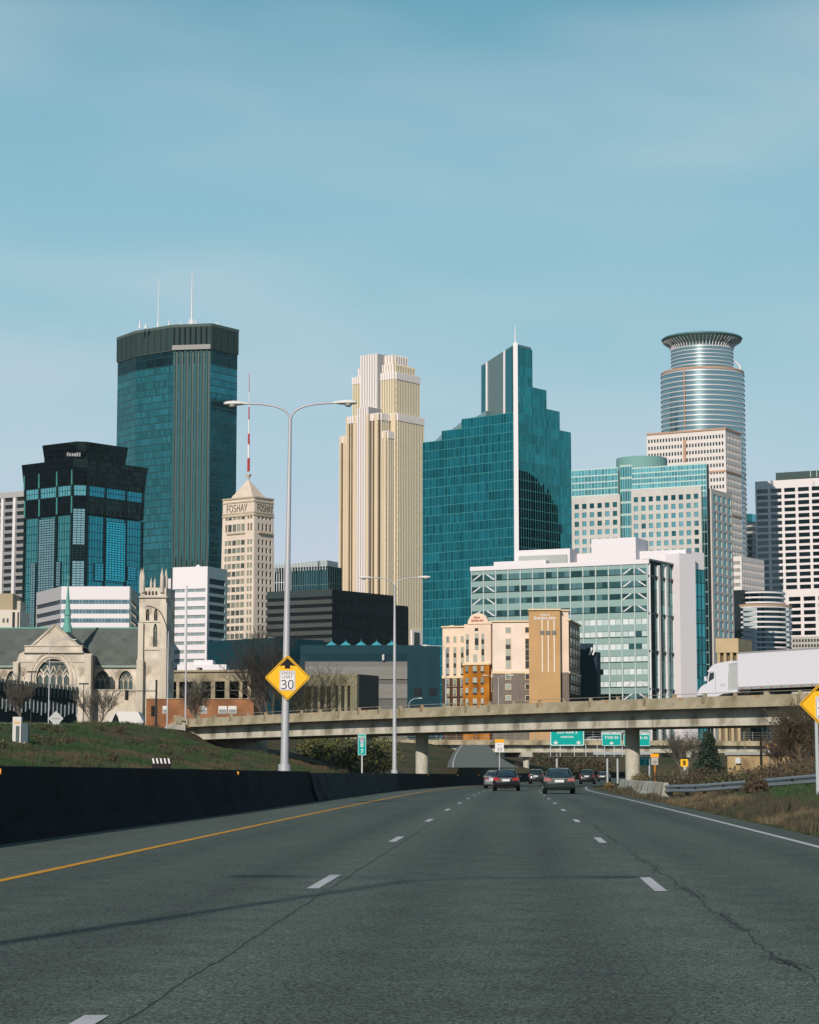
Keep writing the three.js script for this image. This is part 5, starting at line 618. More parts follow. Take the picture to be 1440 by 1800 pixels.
  for (const px of [257, 263, 269, 275]) { bag().polyFace(w0, pointed(w0.u(px, 1040), 0.17, yw(1046), yw(1042), yw(1038.5), 3), 0, 0.04).build('parapet_opening', M(0.05, 0.045, 0.04, 0.9), t); }
  for (const [px, r] of [[247, 0.46], [251.5, 0.44], [285, 0.5], [291, 0.46]]) { const p = w0.P(w0.u(px, 1040), 0, px === 247 || px === 291 ? -0.8 : 0.1); const b = bag(); b.geo(new THREE.CylinderGeometry(r * 0.62, r * 0.7, 2.6, 8), new THREE.Matrix4().makeTranslation(p.x, yw(1022) - 0.6, p.z)); b.geo(new THREE.ConeGeometry(r * 0.66, yw(998) - yw(1012), 8), new THREE.Matrix4().makeTranslation(p.x, (yw(998) + yw(1012)) / 2, p.z)); b.geo(new THREE.CylinderGeometry(r * 0.66, r * 0.75, yw(1012) - yw(1033), 8), new THREE.Matrix4().makeTranslation(p.x, (yw(1012) + yw(1033)) / 2, p.z)); b.build('corner_pinnacle', st, t); }
  for (const px of [265.5, 272]) { const p = w0.P(w0.u(px, 1030), 0, -0.3), b = bag(); b.geo(new THREE.CylinderGeometry(0.2, 0.24, yw(1024) - yw(1033), 6), new THREE.Matrix4().makeTranslation(p.x, (yw(1024) + yw(1033)) / 2, p.z)); b.geo(new THREE.ConeGeometry(0.22, yw(1014) - yw(1024), 6), new THREE.Matrix4().makeTranslation(p.x, (yw(1014) + yw(1024)) / 2, p.z)); b.build('pinnacle', st, t); }
  for (const [a, b, tops] of [[243, 252, [1095, 1160]], [283, 293, [1060, 1140]]]) { tops.forEach((py, i) => piece(w0, 'buttress', w0.u(a - i * 1.2, 1150), w0.u(b + i * 1.2, 1150), BASE, yw(py), -0.5, 0.55 + i * 0.55, i ? st2 : st, t)); }
  piece(w0, 'string_course', 0, w0.W, yw(1094), yw(1092.6), 0, 0.15, st2, t); piece(w0, 'string_course', 0, w0.W, yw(1143), yw(1141), 0, 0.18, st2, t);
  // low porch between nave and tower
  const fp = new Face(plan(160, 1240, D + 2), plan(246, 1240, D + 2)); bag().box(fp, 0, fp.W, BASE, fp.v(200, 1214), -5, 0).build('aisle_wall', st, t); piece(fp, 'aisle_coping', 0, fp.W, fp.v(200, 1214), fp.v(200, 1212), -5, 0.2, st2, t);
}
{ // dark ramp structure with pale vertical fins
  const D = 320, f = new Face(plan(-60, 1230, D - 26), plan(136, 1230, D)), t = thing('parking_ramp', 'dark parking ramp with sawtooth top and pale vertical fins before the church', 'parking ramp', V(f.A[0], CITY, -f.A[1])), y0 = H(-80, 250) - 3, top = (px) => f.v(px, 1196 + px * 0.11);
  const dk = M(0.018, 0.028, 0.032, 0.7, { map: grainTex }), pale = M(0.42, 0.44, 0.42, 0.8); bag().polyFace(f, [[0, y0], [f.W, y0], [f.W, top(136) - 0.3], [0, top(-60) - 0.3]], -9, 0).build('wall', dk, t);
  for (let i = 0; i < 28; i++) { const px = -54 + i * 6.9, u = f.u(px, 1230), v = top(px); bag().polyFace(f, [[u, v - 1.6], [u + 0.34, v - 1.6], [u + 0.34, v - 0.1], [u + 0.05, v + 0.25]], 0, 0.4).build('sawtooth_fin', M(0.035, 0.05, 0.052, 0.7), t); const a = v - 2.1 - (i % 5) * 0.1; bag().polyFace(f, [[u + 0.05, a - rr(1.4, 2.0)], [u + 0.27, a - 1.2], [u + 0.27, a], [u + 0.05, a]], 0, 0.28).build('pale_fin', pale, t); }
}
{ // small white tent-like shed near the church wall
  const D = 300, f = new Face(plan(186, 1265, D), plan(254, 1265, D)), t = thing('white_shed', 'small white pitched roof shed by the foot of the church tower', 'shed', V(f.A[0], CITY, -D)), y = (py) => f.v(215, py), u = (px) => f.u(px, 1265);
  bag().polyFace(f, [[u(187), y(1285)], [u(212), y(1285)], [u(212), y(1262)], [u(203), y(1251)], [u(192), y(1263)]], -4, 0).build('gable_wall', M(0.55, 0.54, 0.52, 0.8), t); bag().polyFace(f, [[u(190), y(1285)], [u(211), y(1285)], [u(211), y(1264)], [u(203), y(1254)]], 0, 0.1).build('opening', M(0.008, 0.01, 0.012, 0.7), t); bag().hexa([f.P(u(211), y(1272), 0.2), f.P(u(253), y(1270), 0.2), f.P(u(248), y(1263), -4), f.P(u(204), y(1252), -4), f.P(u(205), y(1250.5), 0.2), f.P(u(243), y(1251.5), 0.2), f.P(u(243), y(1251.5), -4), f.P(u(205), y(1250), -4)]).build('roof', M(0.62, 0.60, 0.60, 0.7), t); bag().box(f, u(211), u(250), y(1285), y(1271), -3.6, 0).build('side_wall', M(0.45, 0.42, 0.38, 0.8), t);
}
// ---------------------------------------------------------------- lettering
const font = await new FontLoader().loadAsync('fonts/droid/droid_sans_bold.typeface.json');
const fontR = await new FontLoader().loadAsync('fonts/droid/droid_sans_regular.typeface.json');
function lettering(str, f, uc, vBase, height, width, d, mat, parent, depth = 0.012, fo = font, name = 'lettering') { // text centred on uc, capital height and total width in metres
  const g = new TextGeometry(str, { font: fo, size: 1, depth: 1, curveSegments: 3 }); g.computeBoundingBox(); const bb = g.boundingBox, w = bb.max.x - bb.min.x, h = bb.max.y - Math.max(0, bb.min.y);
  const sx = width ? width / w : height / h, b = bag(), m = new THREE.Matrix4().makeBasis(f.U.clone().multiplyScalar(sx), V(0, height / h, 0), f.N.clone().multiplyScalar(depth)); m.setPosition(f.P(uc, vBase, d).addScaledVector(f.U, -(bb.min.x + w / 2) * sx)); b.geo(g, m); return b.build(name, mat, parent);
}
const frontal = (x, y, z, turn = 0) => { const c = Math.cos(turn), s = Math.sin(turn), f = new Face([x - c * 0.5, -(z + s * 0.5)], [x + c * 0.5, -(z - s * 0.5)]); return f; };   // unit-wide plane centred on a point: u = 0.5 is its middle
{ const { fl, fr, W, Wr, row, t } = stoneFaces, dk = M(0.2, 0.17, 0.12, 0.9), flat = (f, w) => { const p0 = f.P(0, row(890), 0), p1 = f.P(w, row(890), 0); return new Face([p0.x, -p0.z], [p1.x, -p1.z]); }; const a = flat(fl, W), b = flat(fr, Wr); lettering('FOSHAY', a, a.W * 0.47, row(896.5), row(883.5) - row(896.5), a.W * 0.66, 0.55, dk, t, 0.25, fontR); lettering('FOSHAY', b, b.W * 0.52, row(896.5), row(883.5) - row(896.5), b.W * 0.82, 0.55, M(0.2, 0.165, 0.11, 0.9), t, 0.2, fontR);
  const h = hotelFaces, red = M(0.42, 0.05, 0.03, 0.7), wh = M(0.72, 0.70, 0.70, 0.6); lettering('Hilton', h.pv, h.xp(839), h.yp(1087), 0.5, h.xp(845) - h.xp(834), 0.27, red, h.t, 0.12); lettering('Garden Inn', h.pv, h.xp(840), h.yp(1092.5), 0.62, h.xp(850) - h.xp(829), 0.27, red, h.t, 0.12); lettering('Hilton', h.f3, h.X(h.f3, 959), h.Yf(h.f3, 1083), 0.48, h.X(h.f3, 967) - h.X(h.f3, 951), 0.02, wh, h.t, 0.15); lettering('Garden Inn', h.f3, h.X(h.f3, 958), h.Yf(h.f3, 1089.5), 0.82, h.X(h.f3, 977) - h.X(h.f3, 939), 0.02, wh, h.t, 0.15); }

// ---------------------------------------------------------------- street lamps
const lampGrey = M(0.50, 0.50, 0.53, 0.5, { metalness: 0.25, map: grainTex }), lampHead = M(0.62, 0.60, 0.58, 0.45), lampGlass = M(0.35, 0.36, 0.34, 0.2);
function headShape(b, p, dir, s, lens) { // cobra-head luminaire starting at p, pointing along dir
  const d = dir.clone().normalize(), side = d.clone().cross(V(0, 1, 0)).normalize(), st = [[0, 0.045, 0.05], [0.12, 0.07, 0.07], [0.28, 0.15, 0.10], [0.5, 0.185, 0.12], [0.72, 0.175, 0.11], [0.86, 0.12, 0.08], [0.92, 0.03, 0.03]], n = 12;
  b.loft(st.map(([x, w, h]) => Array.from({ length: n }, (_, i) => { const a = i / n * 2 * Math.PI; return p.clone().addScaledVector(d, x * s).addScaledVector(side, Math.cos(a) * w * s).add(V(0, Math.sin(a) * h * s * (Math.sin(a) < 0 ? 0.6 : 1), 0)); })).map((r) => r));
  const g = new THREE.SphereGeometry(0.14 * s, 12, 8); lens.geo(g, new THREE.Matrix4().makeScale(1, 0.7, 1).setPosition(p.clone().addScaledVector(d, 0.58 * s).add(V(0, -0.06 * s, 0))));
}
function doubleLamp(label, base, yTop, span, turn, r0, s, group, lean = 0, rise = 0.55) {
  const t = thing('street_lamp', label, 'street lamp', base, group), top = V(base.x + lean, yTop, base.z), fit = base.clone().lerp(top, 0.965); const p = bag(); p.bar(base, fit, r0, r0 * 0.42, 14); p.build('pole', lampGrey, t); bag().bar(base, base.clone().add(V(0, 0.25, 0)), r0 * 1.5, r0 * 1.5, 14).build('base_collar', lampGrey, t);
  for (const sd of [-1, 1]) { const e = V(Math.cos(turn) * sd, 0, -Math.sin(turn) * sd), L = span / 2 - 0.9 * s, pts = [fit.clone().add(V(0, -0.15, 0)), fit.clone().addScaledVector(e, L * 0.08).add(V(0, rise * 0.35, 0)), fit.clone().addScaledVector(e, L * 0.28).add(V(0, rise * 0.72, 0)), fit.clone().addScaledVector(e, L * 0.6).add(V(0, rise * 0.93, 0)), fit.clone().addScaledVector(e, L).add(V(0, rise, 0))]; const c = new THREE.CatmullRomCurve3(pts), a = bag(); a.geo(new THREE.TubeGeometry(c, 20, r0 * 0.24, 8)); a.build('arm', lampGrey, t); const h = bag(), l = bag(); headShape(h, pts[4], e, s, l); const hd = h.build('luminaire', lampHead, t); l.build('lens', lampGlass, hd); }
  return t;
}
const medianAt = (px, d0) => { let D = d0; for (let d = 20; d < 420; d += 0.1) { const p = onRoad(edgeO(d) - 0.4, d); if (720 + p.x / d * F * cs * 1.0 > px) { D = d; break; } } return D; };
const lampA = medianAt(503, 80), lampB = medianAt(694, 150);
{ const b = (D) => onRoad(edgeO(D) - 0.4, D, D < 91 ? hNear(D) : 1.18); const topY = at(512, 712, lampA).y;
  doubleLamp('tall twin arm street lamp on the median wall with a yellow diamond sign', b(lampA), topY, 232 / F * lampA * 1.02, -0.05, 0.155, 1.0, undefined, 0.14); doubleLamp('twin arm street lamp on the median wall before the golden skyscraper', b(lampB), at(694, 1017, lampB).y, 126 / F * lampB, -0.05, 0.16, 1.0); 
  doubleLamp('twin arm street lamp whose shadow falls across the road', onRoad(edgeO(-3) - 0.4, -3, hNear(-3)), hNear(0) + topY - 1.3, 5.0, -0.05, 0.155, 1.0); }
function pole(name, label, cat, px, py0, py1, D, r, mat, extra, group) { const g = at(px, py0, D), t = thing(name, label, cat, g, group), top = V(g.x, at(px, py1, D).y, g.z); bag().bar(V(g.x, g.y - 1.5, g.z), top, r, r * 0.7, 10).build('pole', mat, t); if (extra) extra(t, top, g); return t; }
const darkPole = M(0.03, 0.035, 0.04, 0.6);
const armTo = (t, top, pts, r, mat, name = 'arm') => { const b = bag(); b.geo(new THREE.TubeGeometry(new THREE.CatmullRomCurve3(pts), 24, r, 6)); return b.build(name, mat, t); };
pole('street_lamp', 'tall lamp post with long curved arm before the church bell tower', 'street lamp', 294, 1272, 1110, 250, 0.09, lampGrey, (t, top) => { const D = 250; armTo(t, top, [top.clone().add(V(0, -0.4, 0)), at(290, 1092, D), at(280, 1074, D), at(266, 1066.5, D), at(257, 1065, D)], 0.06, darkPole); const h = bag(), l = bag(); headShape(h, at(258, 1065.5, D), V(-1, 0, 0), 0.6, l); l.build('lens', lampGlass, h.build('luminaire', lampHead, t)); });
pole('light_pole', 'thin bare pole behind the bridge end before the white slab block', 'pole', 326, 1262, 1030, 262, 0.11, lampGrey);
pole('street_lamp', 'slim lamp post rising before the transept window', 'street lamp', 85, 1285, 1155, 235, 0.075, lampGrey, (t, top) => { const D = 235; armTo(t, top, [top.clone().add(V(0, -0.3, 0)), at(88, 1140, D), at(98, 1128, D), at(115, 1123, D), at(128, 1124.5, D)], 0.045, lampGrey); const h = bag(), l = bag(); headShape(h, at(126, 1124.5, D), V(1, 0, 0), 0.6, l); l.build('lens', lampGlass, h.build('luminaire', lampHead, t)); });
for (const [px, y0, y1, d, lb] of [[54, 1290, 1181, 250, 'dark tee shaped lot lamp over the ramp fins'], [146, 1285, 1202, 255, 'dark tee shaped lot lamp beside the transept buttress']]) pole('lot_lamp', lb, 'street lamp', px, y0, y1, d, 0.07, darkPole, (t, top) => { bag().aabb(top.x - 0.55, top.x + 0.55, top.y - 0.08, top.y + 0.08, top.z - 0.15, top.z + 0.15).build('lamp_head', darkPole, t); });
pole('street_lamp', 'single arm street lamp beside the hotel reaching over the teal hall', 'street lamp', 784, 1240, 1142, 330, 0.12, lampGrey, (t, top) => { const D = 330; armTo(t, top, [top.clone().add(V(0, -0.2, 0)), at(779, 1137, D), at(766, 1135.5, D), at(754, 1135, D)], 0.06, lampGrey); const h = bag(), l = bag(); headShape(h, at(756, 1135, D), V(-1, 0, 0), 1.3, l); l.build('lens', lampGlass, h.build('luminaire', lampHead, t)); });
{ const D = 340, g = at(876.5, 1250, D); doubleLamp('small twin arm street lamp in front of the hotel brick base', V(g.x, g.y - 1, g.z), at(876, 1190, D).y, 56 / F * D, 0, 0.11, 1.0, undefined, 0, 0.45); }
pole('street_lamp', 'small curved lamp just above the bridge rail before the teal hall', 'street lamp', 719, 1245, 1238, 320, 0.06, lampGrey, (t, top) => { const D = 320; armTo(t, top, [top, at(722, 1232, D), at(729, 1228, D), at(735, 1227.5, D)], 0.05, lampGrey); const h = bag(), l = bag(); headShape(h, at(734, 1227.5, D), V(1, 0, 0), 0.8, l); l.build('lens', lampGlass, h.build('luminaire', lampHead, t)); });
// traffic signals near the church
function signal(label, px, py, D, post) { const c = at(px, py, D), t = thing('traffic_signal', label, 'traffic light', V(c.x, at(px, 1275, D).y, c.z)); const b = bag(); b.aabb(c.x - 0.2, c.x + 0.2, c.y - 0.6, c.y + 0.6, c.z - 0.15, c.z + 0.15); b.build('housing', M(0.008, 0.008, 0.008, 0.6), t); for (const dy of [-0.38, 0, 0.38]) bag().geo(new THREE.CylinderGeometry(0.13, 0.13, 0.14, 12).rotateX(Math.PI / 2), new THREE.Matrix4().makeTranslation(c.x - 0.02, c.y + dy, c.z + 0.2)).build('visor', M(0.015, 0.015, 0.015, 0.6), t); const k = bag(); k.bar(V(at(post, 1275, D).x, at(px, 1278, D).y, c.z), V(at(post, 1275, D).x, at(post, 1195, D).y, c.z), 0.09, 0.07, 8); if (post !== px) k.bar(V(at(post, 1275, D).x, c.y + 0.5, c.z), V(c.x, c.y + 0.5, c.z), 0.05, 0.05, 8); k.build('post', darkPole, t); }
signal('traffic light on a long dark mast arm near the church', 223, 1222, 262, 275); signal('traffic light low on its own post before the brick store', 269, 1250, 258, 273.5);

// ---------------------------------------------------------------- signs
const yellowSign = M(0.80, 0.42, 0.02, 0.45), blackInk = M(0.012, 0.012, 0.014, 0.6), whiteSign = M(0.66, 0.64, 0.66, 0.5), greenSign = M(0.0, 0.31, 0.275, 0.45), galvP = M(0.42, 0.44, 0.46, 0.5, { metalness: 0.4 });
function roundedRect(w, h, r, n = 4) { const p = []; for (const [sx, sy, a0] of [[1, 1, 0], [-1, 1, 1], [-1, -1, 2], [1, -1, 3]]) for (let i = 0; i <= n; i++) { const a = (a0 + i / n) * Math.PI / 2; p.push([sx * (w / 2 - r) + Math.cos(a) * r, sy * (h / 2 - r) + Math.sin(a) * r]); } return p; }
const rot45 = (p) => p.map(([x, y]) => [(x - y) * Math.SQRT1_2, (x + y) * Math.SQRT1_2]);
const shift = (p, u, v) => p.map(([x, y]) => [x + u, y + v]);
function diamond(label, c, side, turn, postFn) {
  const f = frontal(c.x, c.y, c.z, turn), t = thing('speed_sign', label, 'road sign', c), P = (pts, d0, d1, m, n) => bag().polyFace(f, shift(pts, 0.5, c.y), d0, d1).build(n, m, t), s = side;
  P(rot45(roundedRect(s, s, s * 0.06)), 0, 0.012, yellowSign, 'panel'); { const b = bag(), o = rot45(roundedRect(s * 0.95, s * 0.95, s * 0.05)), i = rot45(roundedRect(s * 0.915, s * 0.915, s * 0.04)); cutOn(f, shift(o, 0.5, c.y), [shift(i, 0.5, c.y)], 0.013, 0.016, b); b.build('border', blackInk, t); }
  const k = s * Math.SQRT2 / 2; P([[0, 0.86 * k], [0.37 * k, 0.5 * k], [0.12 * k, 0.53 * k], [0.12 * k, 0.39 * k], [-0.12 * k, 0.39 * k], [-0.12 * k, 0.53 * k], [-0.37 * k, 0.5 * k]], 0.013, 0.017, blackInk, 'arrow');
  P(roundedRect(0.69 * k, 0.87 * k, 0.03 * k).map(([x, y]) => [x, y - 0.13 * k]), 0.013, 0.02, whiteSign, 'inset_panel'); { const b = bag(); cutOn(f, shift(roundedRect(0.66 * k, 0.84 * k, 0.03 * k).map(([x, y]) => [x, y - 0.13 * k]), 0.5, c.y), [shift(roundedRect(0.635 * k, 0.815 * k, 0.02 * k).map(([x, y]) => [x, y - 0.13 * k]), 0.5, c.y)], 0.0205, 0.023, b); b.build('inset_border', blackInk, t); }
  lettering('SPEED', f, 0.5, c.y + 0.13 * k, 0.115 * k, 0.54 * k, 0.021, blackInk, t, 0.003, fontR); lettering('LIMIT', f, 0.5, c.y - 0.035 * k, 0.115 * k, 0.44 * k, 0.021, blackInk, t, 0.003, fontR); lettering('30', f, 0.5, c.y - 0.5 * k, 0.40 * k, 0.54 * k, 0.021, blackInk, t, 0.003, fontR);
  if (postFn) postFn(t, f); else { for (const dy of [-0.3, 0.3]) bag().aabb(c.x - 0.2, c.x + 0.2, c.y + dy - 0.03, c.y + dy + 0.03, c.z - 0.06, c.z - 0.001).build('bracket', galvP, t); } return t;
}
{ const c = at(505.5, 1191, lampA - 0.35); diamond('yellow diamond sign with an upward arrow and speed limit 30 on the lamp pole', c, 79 / F * lampA * Math.SQRT1_2 * 1.01, 0);
  const D2 = 66, c2 = at(1449, 1238, D2); diamond('yellow diamond speed limit sign on its own posts behind the guardrail', c2, 90 / F * D2 * Math.SQRT1_2, 0.1, (t) => { for (const dx of [-0.24, 0.02]) { const gy = H(c2.x - Xp(D2), D2); bag().aabb(c2.x + dx - 0.045, c2.x + dx + 0.045, gy - 0.5, c2.y + 0.4, c2.z - 0.1, c2.z - 0.02).build('post', galvP, t); } }); }
function panelSign(name, label, cx, cy, w, h, D, mat, rows, o = {}) { // rectangular panel given in pixels
  const c = at(cx, cy, D), W = w / F * D, Hh = h / F * D, f = frontal(c.x, c.y, c.z, 0), gy = o.foot ?? H(c.x - Xp(D), D), t = thing(name, label, 'road sign', V(c.x, gy, c.z)); bag().polyFace(f, shift(roundedRect(W, Hh, Math.min(W, Hh) * 0.08), 0.5, c.y), 0, 0.03).build('panel', mat, t);
  if (o.border) { const b = bag(), e = Math.min(W, Hh) * 0.035; cutOn(f, shift(roundedRect(W - e, Hh - e, Hh * 0.08), 0.5, c.y), [shift(roundedRect(W - 3 * e, Hh - 3 * e, Hh * 0.07), 0.5, c.y)], 0.031, 0.036, b); b.build('border', o.border, t); }
  for (const [s, dx, dy, hh, ww, m, fo] of rows) lettering(s, f, 0.5 + dx / F * D, c.y + dy / F * D, hh / F * D, ww ? ww / F * D : 0, 0.031, m, t, 0.008, fo ?? font);
  if (o.posts) for (const dx of o.posts) bag().aabb(c.x + dx - 0.05, c.x + dx + 0.05, gy - 0.6, c.y + Hh * 0.4, c.z - 0.09, c.z - 0.005).build('post', o.postMat ?? galvP, t); if (o.more) o.more(t, f, c, W, Hh); return t; }
const ink = whiteSign;
panelSign('mile_marker', 'tall narrow green mile marker with a shield, 0 and 7 behind the median wall', 636.5, 1309, 14.5, 37, 165, greenSign, [['WEST', 0, 12, 3, 11, ink], ['0', 0, -4, 7, 5, ink], ['7', 0, -15, 7, 4.5, ink]], { border: whiteSign, posts: [0], more: (t, f, c) => { const m = (px) => px / F * 165; bag().polyFace(f, [[-4, 10.5], [4, 10.5], [4.2, 6.5], [2, 3.2], [0, 2], [-2, 3.2], [-4.2, 6.5]].map(([x, y]) => [0.5 + m(x), c.y + m(y)]), 0.031, 0.04).build('shield', M(0.18, 0.24, 0.42, 0.5), t); bag().polyFace(f, [[-4, 10.5], [4, 10.5], [4.1, 8], [-4.1, 8]].map(([x, y]) => [0.5 + m(x), c.y + m(y)]), 0.041, 0.046).build('shield_band', M(0.5, 0.25, 0.25, 0.5), t); lettering('94', f, 0.5, c.y + m(3.6), m(3.6), m(5.4), 0.041, ink, t, 0.005); } });
panelSign('speed_limit_sign', 'white speed limit 30 sign with orange plate above, on a post beyond the median', 878, 1314, 15, 16, 285, whiteSign, [['SPEED', 0, 3.6, 1.8, 9, blackInk, fontR], ['30', 0, -6.4, 6.5, 9, blackInk, fontR]], { posts: [0], more: (t, f, c, W, Hh) => bag().aabb(c.x - W * 0.52, c.x + W * 0.52, c.y + Hh * 0.54, c.y + Hh * 0.9, c.z - 0.02, c.z + 0.02).build('orange_plate', M(0.75, 0.35, 0.02, 0.5), t) });
const downArrow = (t, f, u, v, s) => bag().polyFace(f, [[0, -0.5], [0.62, 0.05], [0.42, 0.14], [0.14, -0.04], [0.14, 0.42], [-0.14, 0.42], [-0.14, -0.04], [-0.42, 0.14], [-0.62, 0.05]].map(([x, y]) => [u + x * s, v + y * s]), 0.031, 0.04).build('down_arrow', ink, t);
{ const D = 262, m = (px) => px / F * D, up = at(1000, 1333, D).y;
  panelSign('guide_sign', 'wide green guide sign reading 5th Ave S with two down arrows', 997, 1293, 60, 36, D, greenSign, [['5th Ave S', 0, 3.6, 6.2, 36, ink], ['DOWNTOWN', 0, -4.0, 3.2, 22, ink]], { border: ink, foot: up, more: (t, f, c) => { downArrow(t, f, 0.5 - m(20), c.y - m(12), m(7.5)); downArrow(t, f, 0.5 + m(20), c.y - m(12), m(7.5)); } });
  panelSign('guide_sign', 'green 11th St guide sign left of the round pier', 1075, 1300.5, 34, 21, D, greenSign, [['11th St', 0, 1.8, 5, 24, ink]], { border: ink, foot: up, more: (t, f, c) => downArrow(t, f, 0.5, c.y - m(5.5), m(6.5)) });
  panelSign('guide_sign', 'green 11th St guide sign half hidden behind the round pier', 1119.5, 1301, 47, 21, D, greenSign, [['11th St', 7, 1.8, 5, 24, ink]], { border: ink, foot: up });
  const a = at(964, 1330, D), b = at(1148, 1330, D), t = thing('sign_gantry', 'dark steel truss gantry carrying the green guide signs', 'gantry', V(a.x, H(a.x - Xp(D), D), a.z)), k = bag(), z = a.z - 0.5, y0 = at(1000, 1330, D).y, y1 = at(1000, 1323, D).y; for (const [yy, zz] of [[y0, z], [y1, z], [y0, z - 0.9], [y1, z - 0.9]]) k.bar(V(a.x, yy, zz), V(b.x, yy, zz), 0.06, 0.06, 6); const n = 16; for (let i = 0; i < n; i++) { const x0 = a.x + (b.x - a.x) * i / n, x1 = a.x + (b.x - a.x) * (i + 1) / n; k.bar(V(x0, i % 2 ? y0 : y1, z), V(x1, i % 2 ? y1 : y0, z), 0.035, 0.035, 5); k.bar(V(x0, y0, z), V(x1, y0, z - 0.9), 0.03, 0.03, 5); } k.build('truss', M(0.10, 0.11, 0.11, 0.6, { metalness: 0.4 }), t); for (const px of [980, 1069, 1087, 1143]) { const q = at(px, 1350, D); bag().bar(V(q.x, H(q.x - Xp(D), D) - 0.5, z - 0.4), V(q.x, y1, z - 0.4), 0.13, 0.13, 10).build('leg', galvP, t); } bag().aabb(at(1043, 1325, D).x, b.x, at(1043, 1326.5, D).y, at(1043, 1322, D).y, z + 0.3, z + 0.36).build('catwalk', M(0.3, 0.33, 0.34, 0.5), t); for (const px of [968, 985, 1010, 1030, 1050, 1063, 1080, 1094]) { const q = at(px, 1314, D); k.bar; bag().aabb(q.x - 0.04, q.x + 0.04, y0, at(px, 1308, D).y, z + 0.32, z + 0.42).build('lamp_bracket', galvP, t); } }
panelSign('exit_sign', 'small green exit sign with slanting arrow beside the round pier', 1133, 1338, 17, 16, 215, greenSign, [['EXIT', 0, 2.2, 3, 10, ink]], { border: ink, posts: [0.35], more: (t, f, c) => { const m = (px) => px / F * 215, b = bag(); thick(b, f, [0.5 - m(1.5), c.y - m(6)], [0.5 + m(2.5), c.y], m(1.6), 0.031, 0.04); b.build('arrow', ink, t); } });
panelSign('ramp_speed_sign', 'white ramp speed sign with orange plate on an orange post', 1151, 1338, 12, 13, 190, M(0.38, 0.36, 0.33, 0.6), [['30', 0, -4, 5, 6, blackInk, fontR]], { posts: [0], postMat: M(0.62, 0.2, 0.03, 0.6), more: (t, f, c, W, Hh) => bag().aabb(c.x - W * 0.6, c.x + W * 0.6, c.y + Hh * 0.52, c.y + Hh * 1.0, c.z - 0.02, c.z + 0.02).build('orange_plate', M(0.75, 0.33, 0.02, 0.5), t) });
panelSign('orange_topped_sign', 'small sign with orange top standing in the brush before the brick pump house', 1356, 1319, 15, 9, 175, M(0.42, 0.42, 0.44, 0.6), [], { posts: [-0.1], postMat: M(0.14, 0.12, 0.1, 0.9), more: (t, f, c, W, Hh) => bag().polyFace(f, [[-0.5, 0.5], [0.5, 0.5], [0.55, 1.15], [0.25, 0.95], [0, 1.2], [-0.25, 0.95], [-0.55, 1.15]].map(([x, y]) => [0.5 + x * W, c.y + y * Hh]), 0, 0.03).build('orange_plate', M(0.78, 0.36, 0.02, 0.5), t) });
panelSign('yellow_warning_sign', 'little yellow warning sign in front of the dark pine', 1203, 1341, 13, 13, 235, yellowSign, [], { posts: [0], more: (t, f, c) => bag().polyFace(f, shift([[-0.16, -0.25], [0.16, -0.25], [0.16, 0.25], [-0.16, 0.25]], 0.5, c.y), 0.031, 0.04).build('symbol', M(0.15, 0.08, 0.01, 0.6), t) });
{ const D = 205, c = at(98.5, 1263, D), f = frontal(c.x, c.y, c.z), t = thing('reversed_sign', 'grey back of a diamond sign standing on the grass crest', 'road sign', V(c.x, c.y - 1.4, c.z)), s = 19 / F * D; bag().polyFace(f, shift(rot45(roundedRect(s, s, s * 0.06)), 0.5, c.y), 0, 0.02).build('panel', M(0.42, 0.42, 0.43, 0.6), t); for (const dx of [-0.28, 0.28]) bag().aabb(c.x + dx - 0.04, c.x + dx + 0.04, c.y - 2.2, c.y - 0.2, c.z - 0.08, c.z - 0.001).build('post', galvP, t); bag().aabb(c.x - 0.35, c.x + 0.35, c.y - 0.03, c.y + 0.03, c.z + 0.02, c.z + 0.05).build('brace', M(0.2, 0.2, 0.2, 0.6), t); }
{ const D = 105, c = at(284, 1337.5, D), f = frontal(c.x, c.y, c.z), t = thing('striped_marker', 'black and white striped hazard board on top of the median wall', 'marker', V(c.x, c.y - 0.1, c.z)), w = 34 / F * D, h = 9 / F * D; bag().box(f, 0.5 - w / 2, 0.5 + w / 2, c.y - h - 0.9, c.y + h / 2, -0.03, 0).build('board', blackInk, t); for (let i = 0; i < 5; i++) { const u = 0.5 - w / 2 + w * (i + 0.2) / 5; bag().polyFace(f, [[u + 0.03, c.y - h / 2], [u + 0.11, c.y - h / 2], [u + 0.05, c.y + h / 2], [u - 0.03, c.y + h / 2]], 0, 0.004).build('stripe', whiteSign, t); } }
{ const D = 150, c = at(30, 1300, D), t = thing('utility_cabinet', 'pale utility cabinet with dark doors on the grass bank', 'cabinet', V(c.x, c.y - 0.4, c.z)), y1 = at(30, 1260, D).y; const X = (px) => at(px, 1290, D).x; bag().aabb(X(22), X(37), c.y - 1, y1, c.z - 0.5, c.z).build('cabinet_body', M(0.55, 0.53, 0.5, 0.7), t); bag().aabb(X(38), X(49), c.y - 1, at(30, 1271, D).y, c.z - 0.6, c.z - 0.05).build('side_box', M(0.06, 0.09, 0.11, 0.6), t); bag().aabb(X(28), X(34), c.y - 0.2, at(30, 1276, D).y, c.z, c.z + 0.03).build('door', M(0.08, 0.1, 0.11, 0.6), t); bag().aabb(X(24), X(34), at(30, 1272, D).y, at(30, 1268, D).y, c.z, c.z + 0.02).build('notice', M(0.6, 0.36, 0.16, 0.7), t); bag().aabb(X(15), X(47), c.y - 1.2, c.y - 0.18, c.z - 1.0, c.z + 0.4).build('footing', M(0.4, 0.38, 0.33, 0.9), t); }
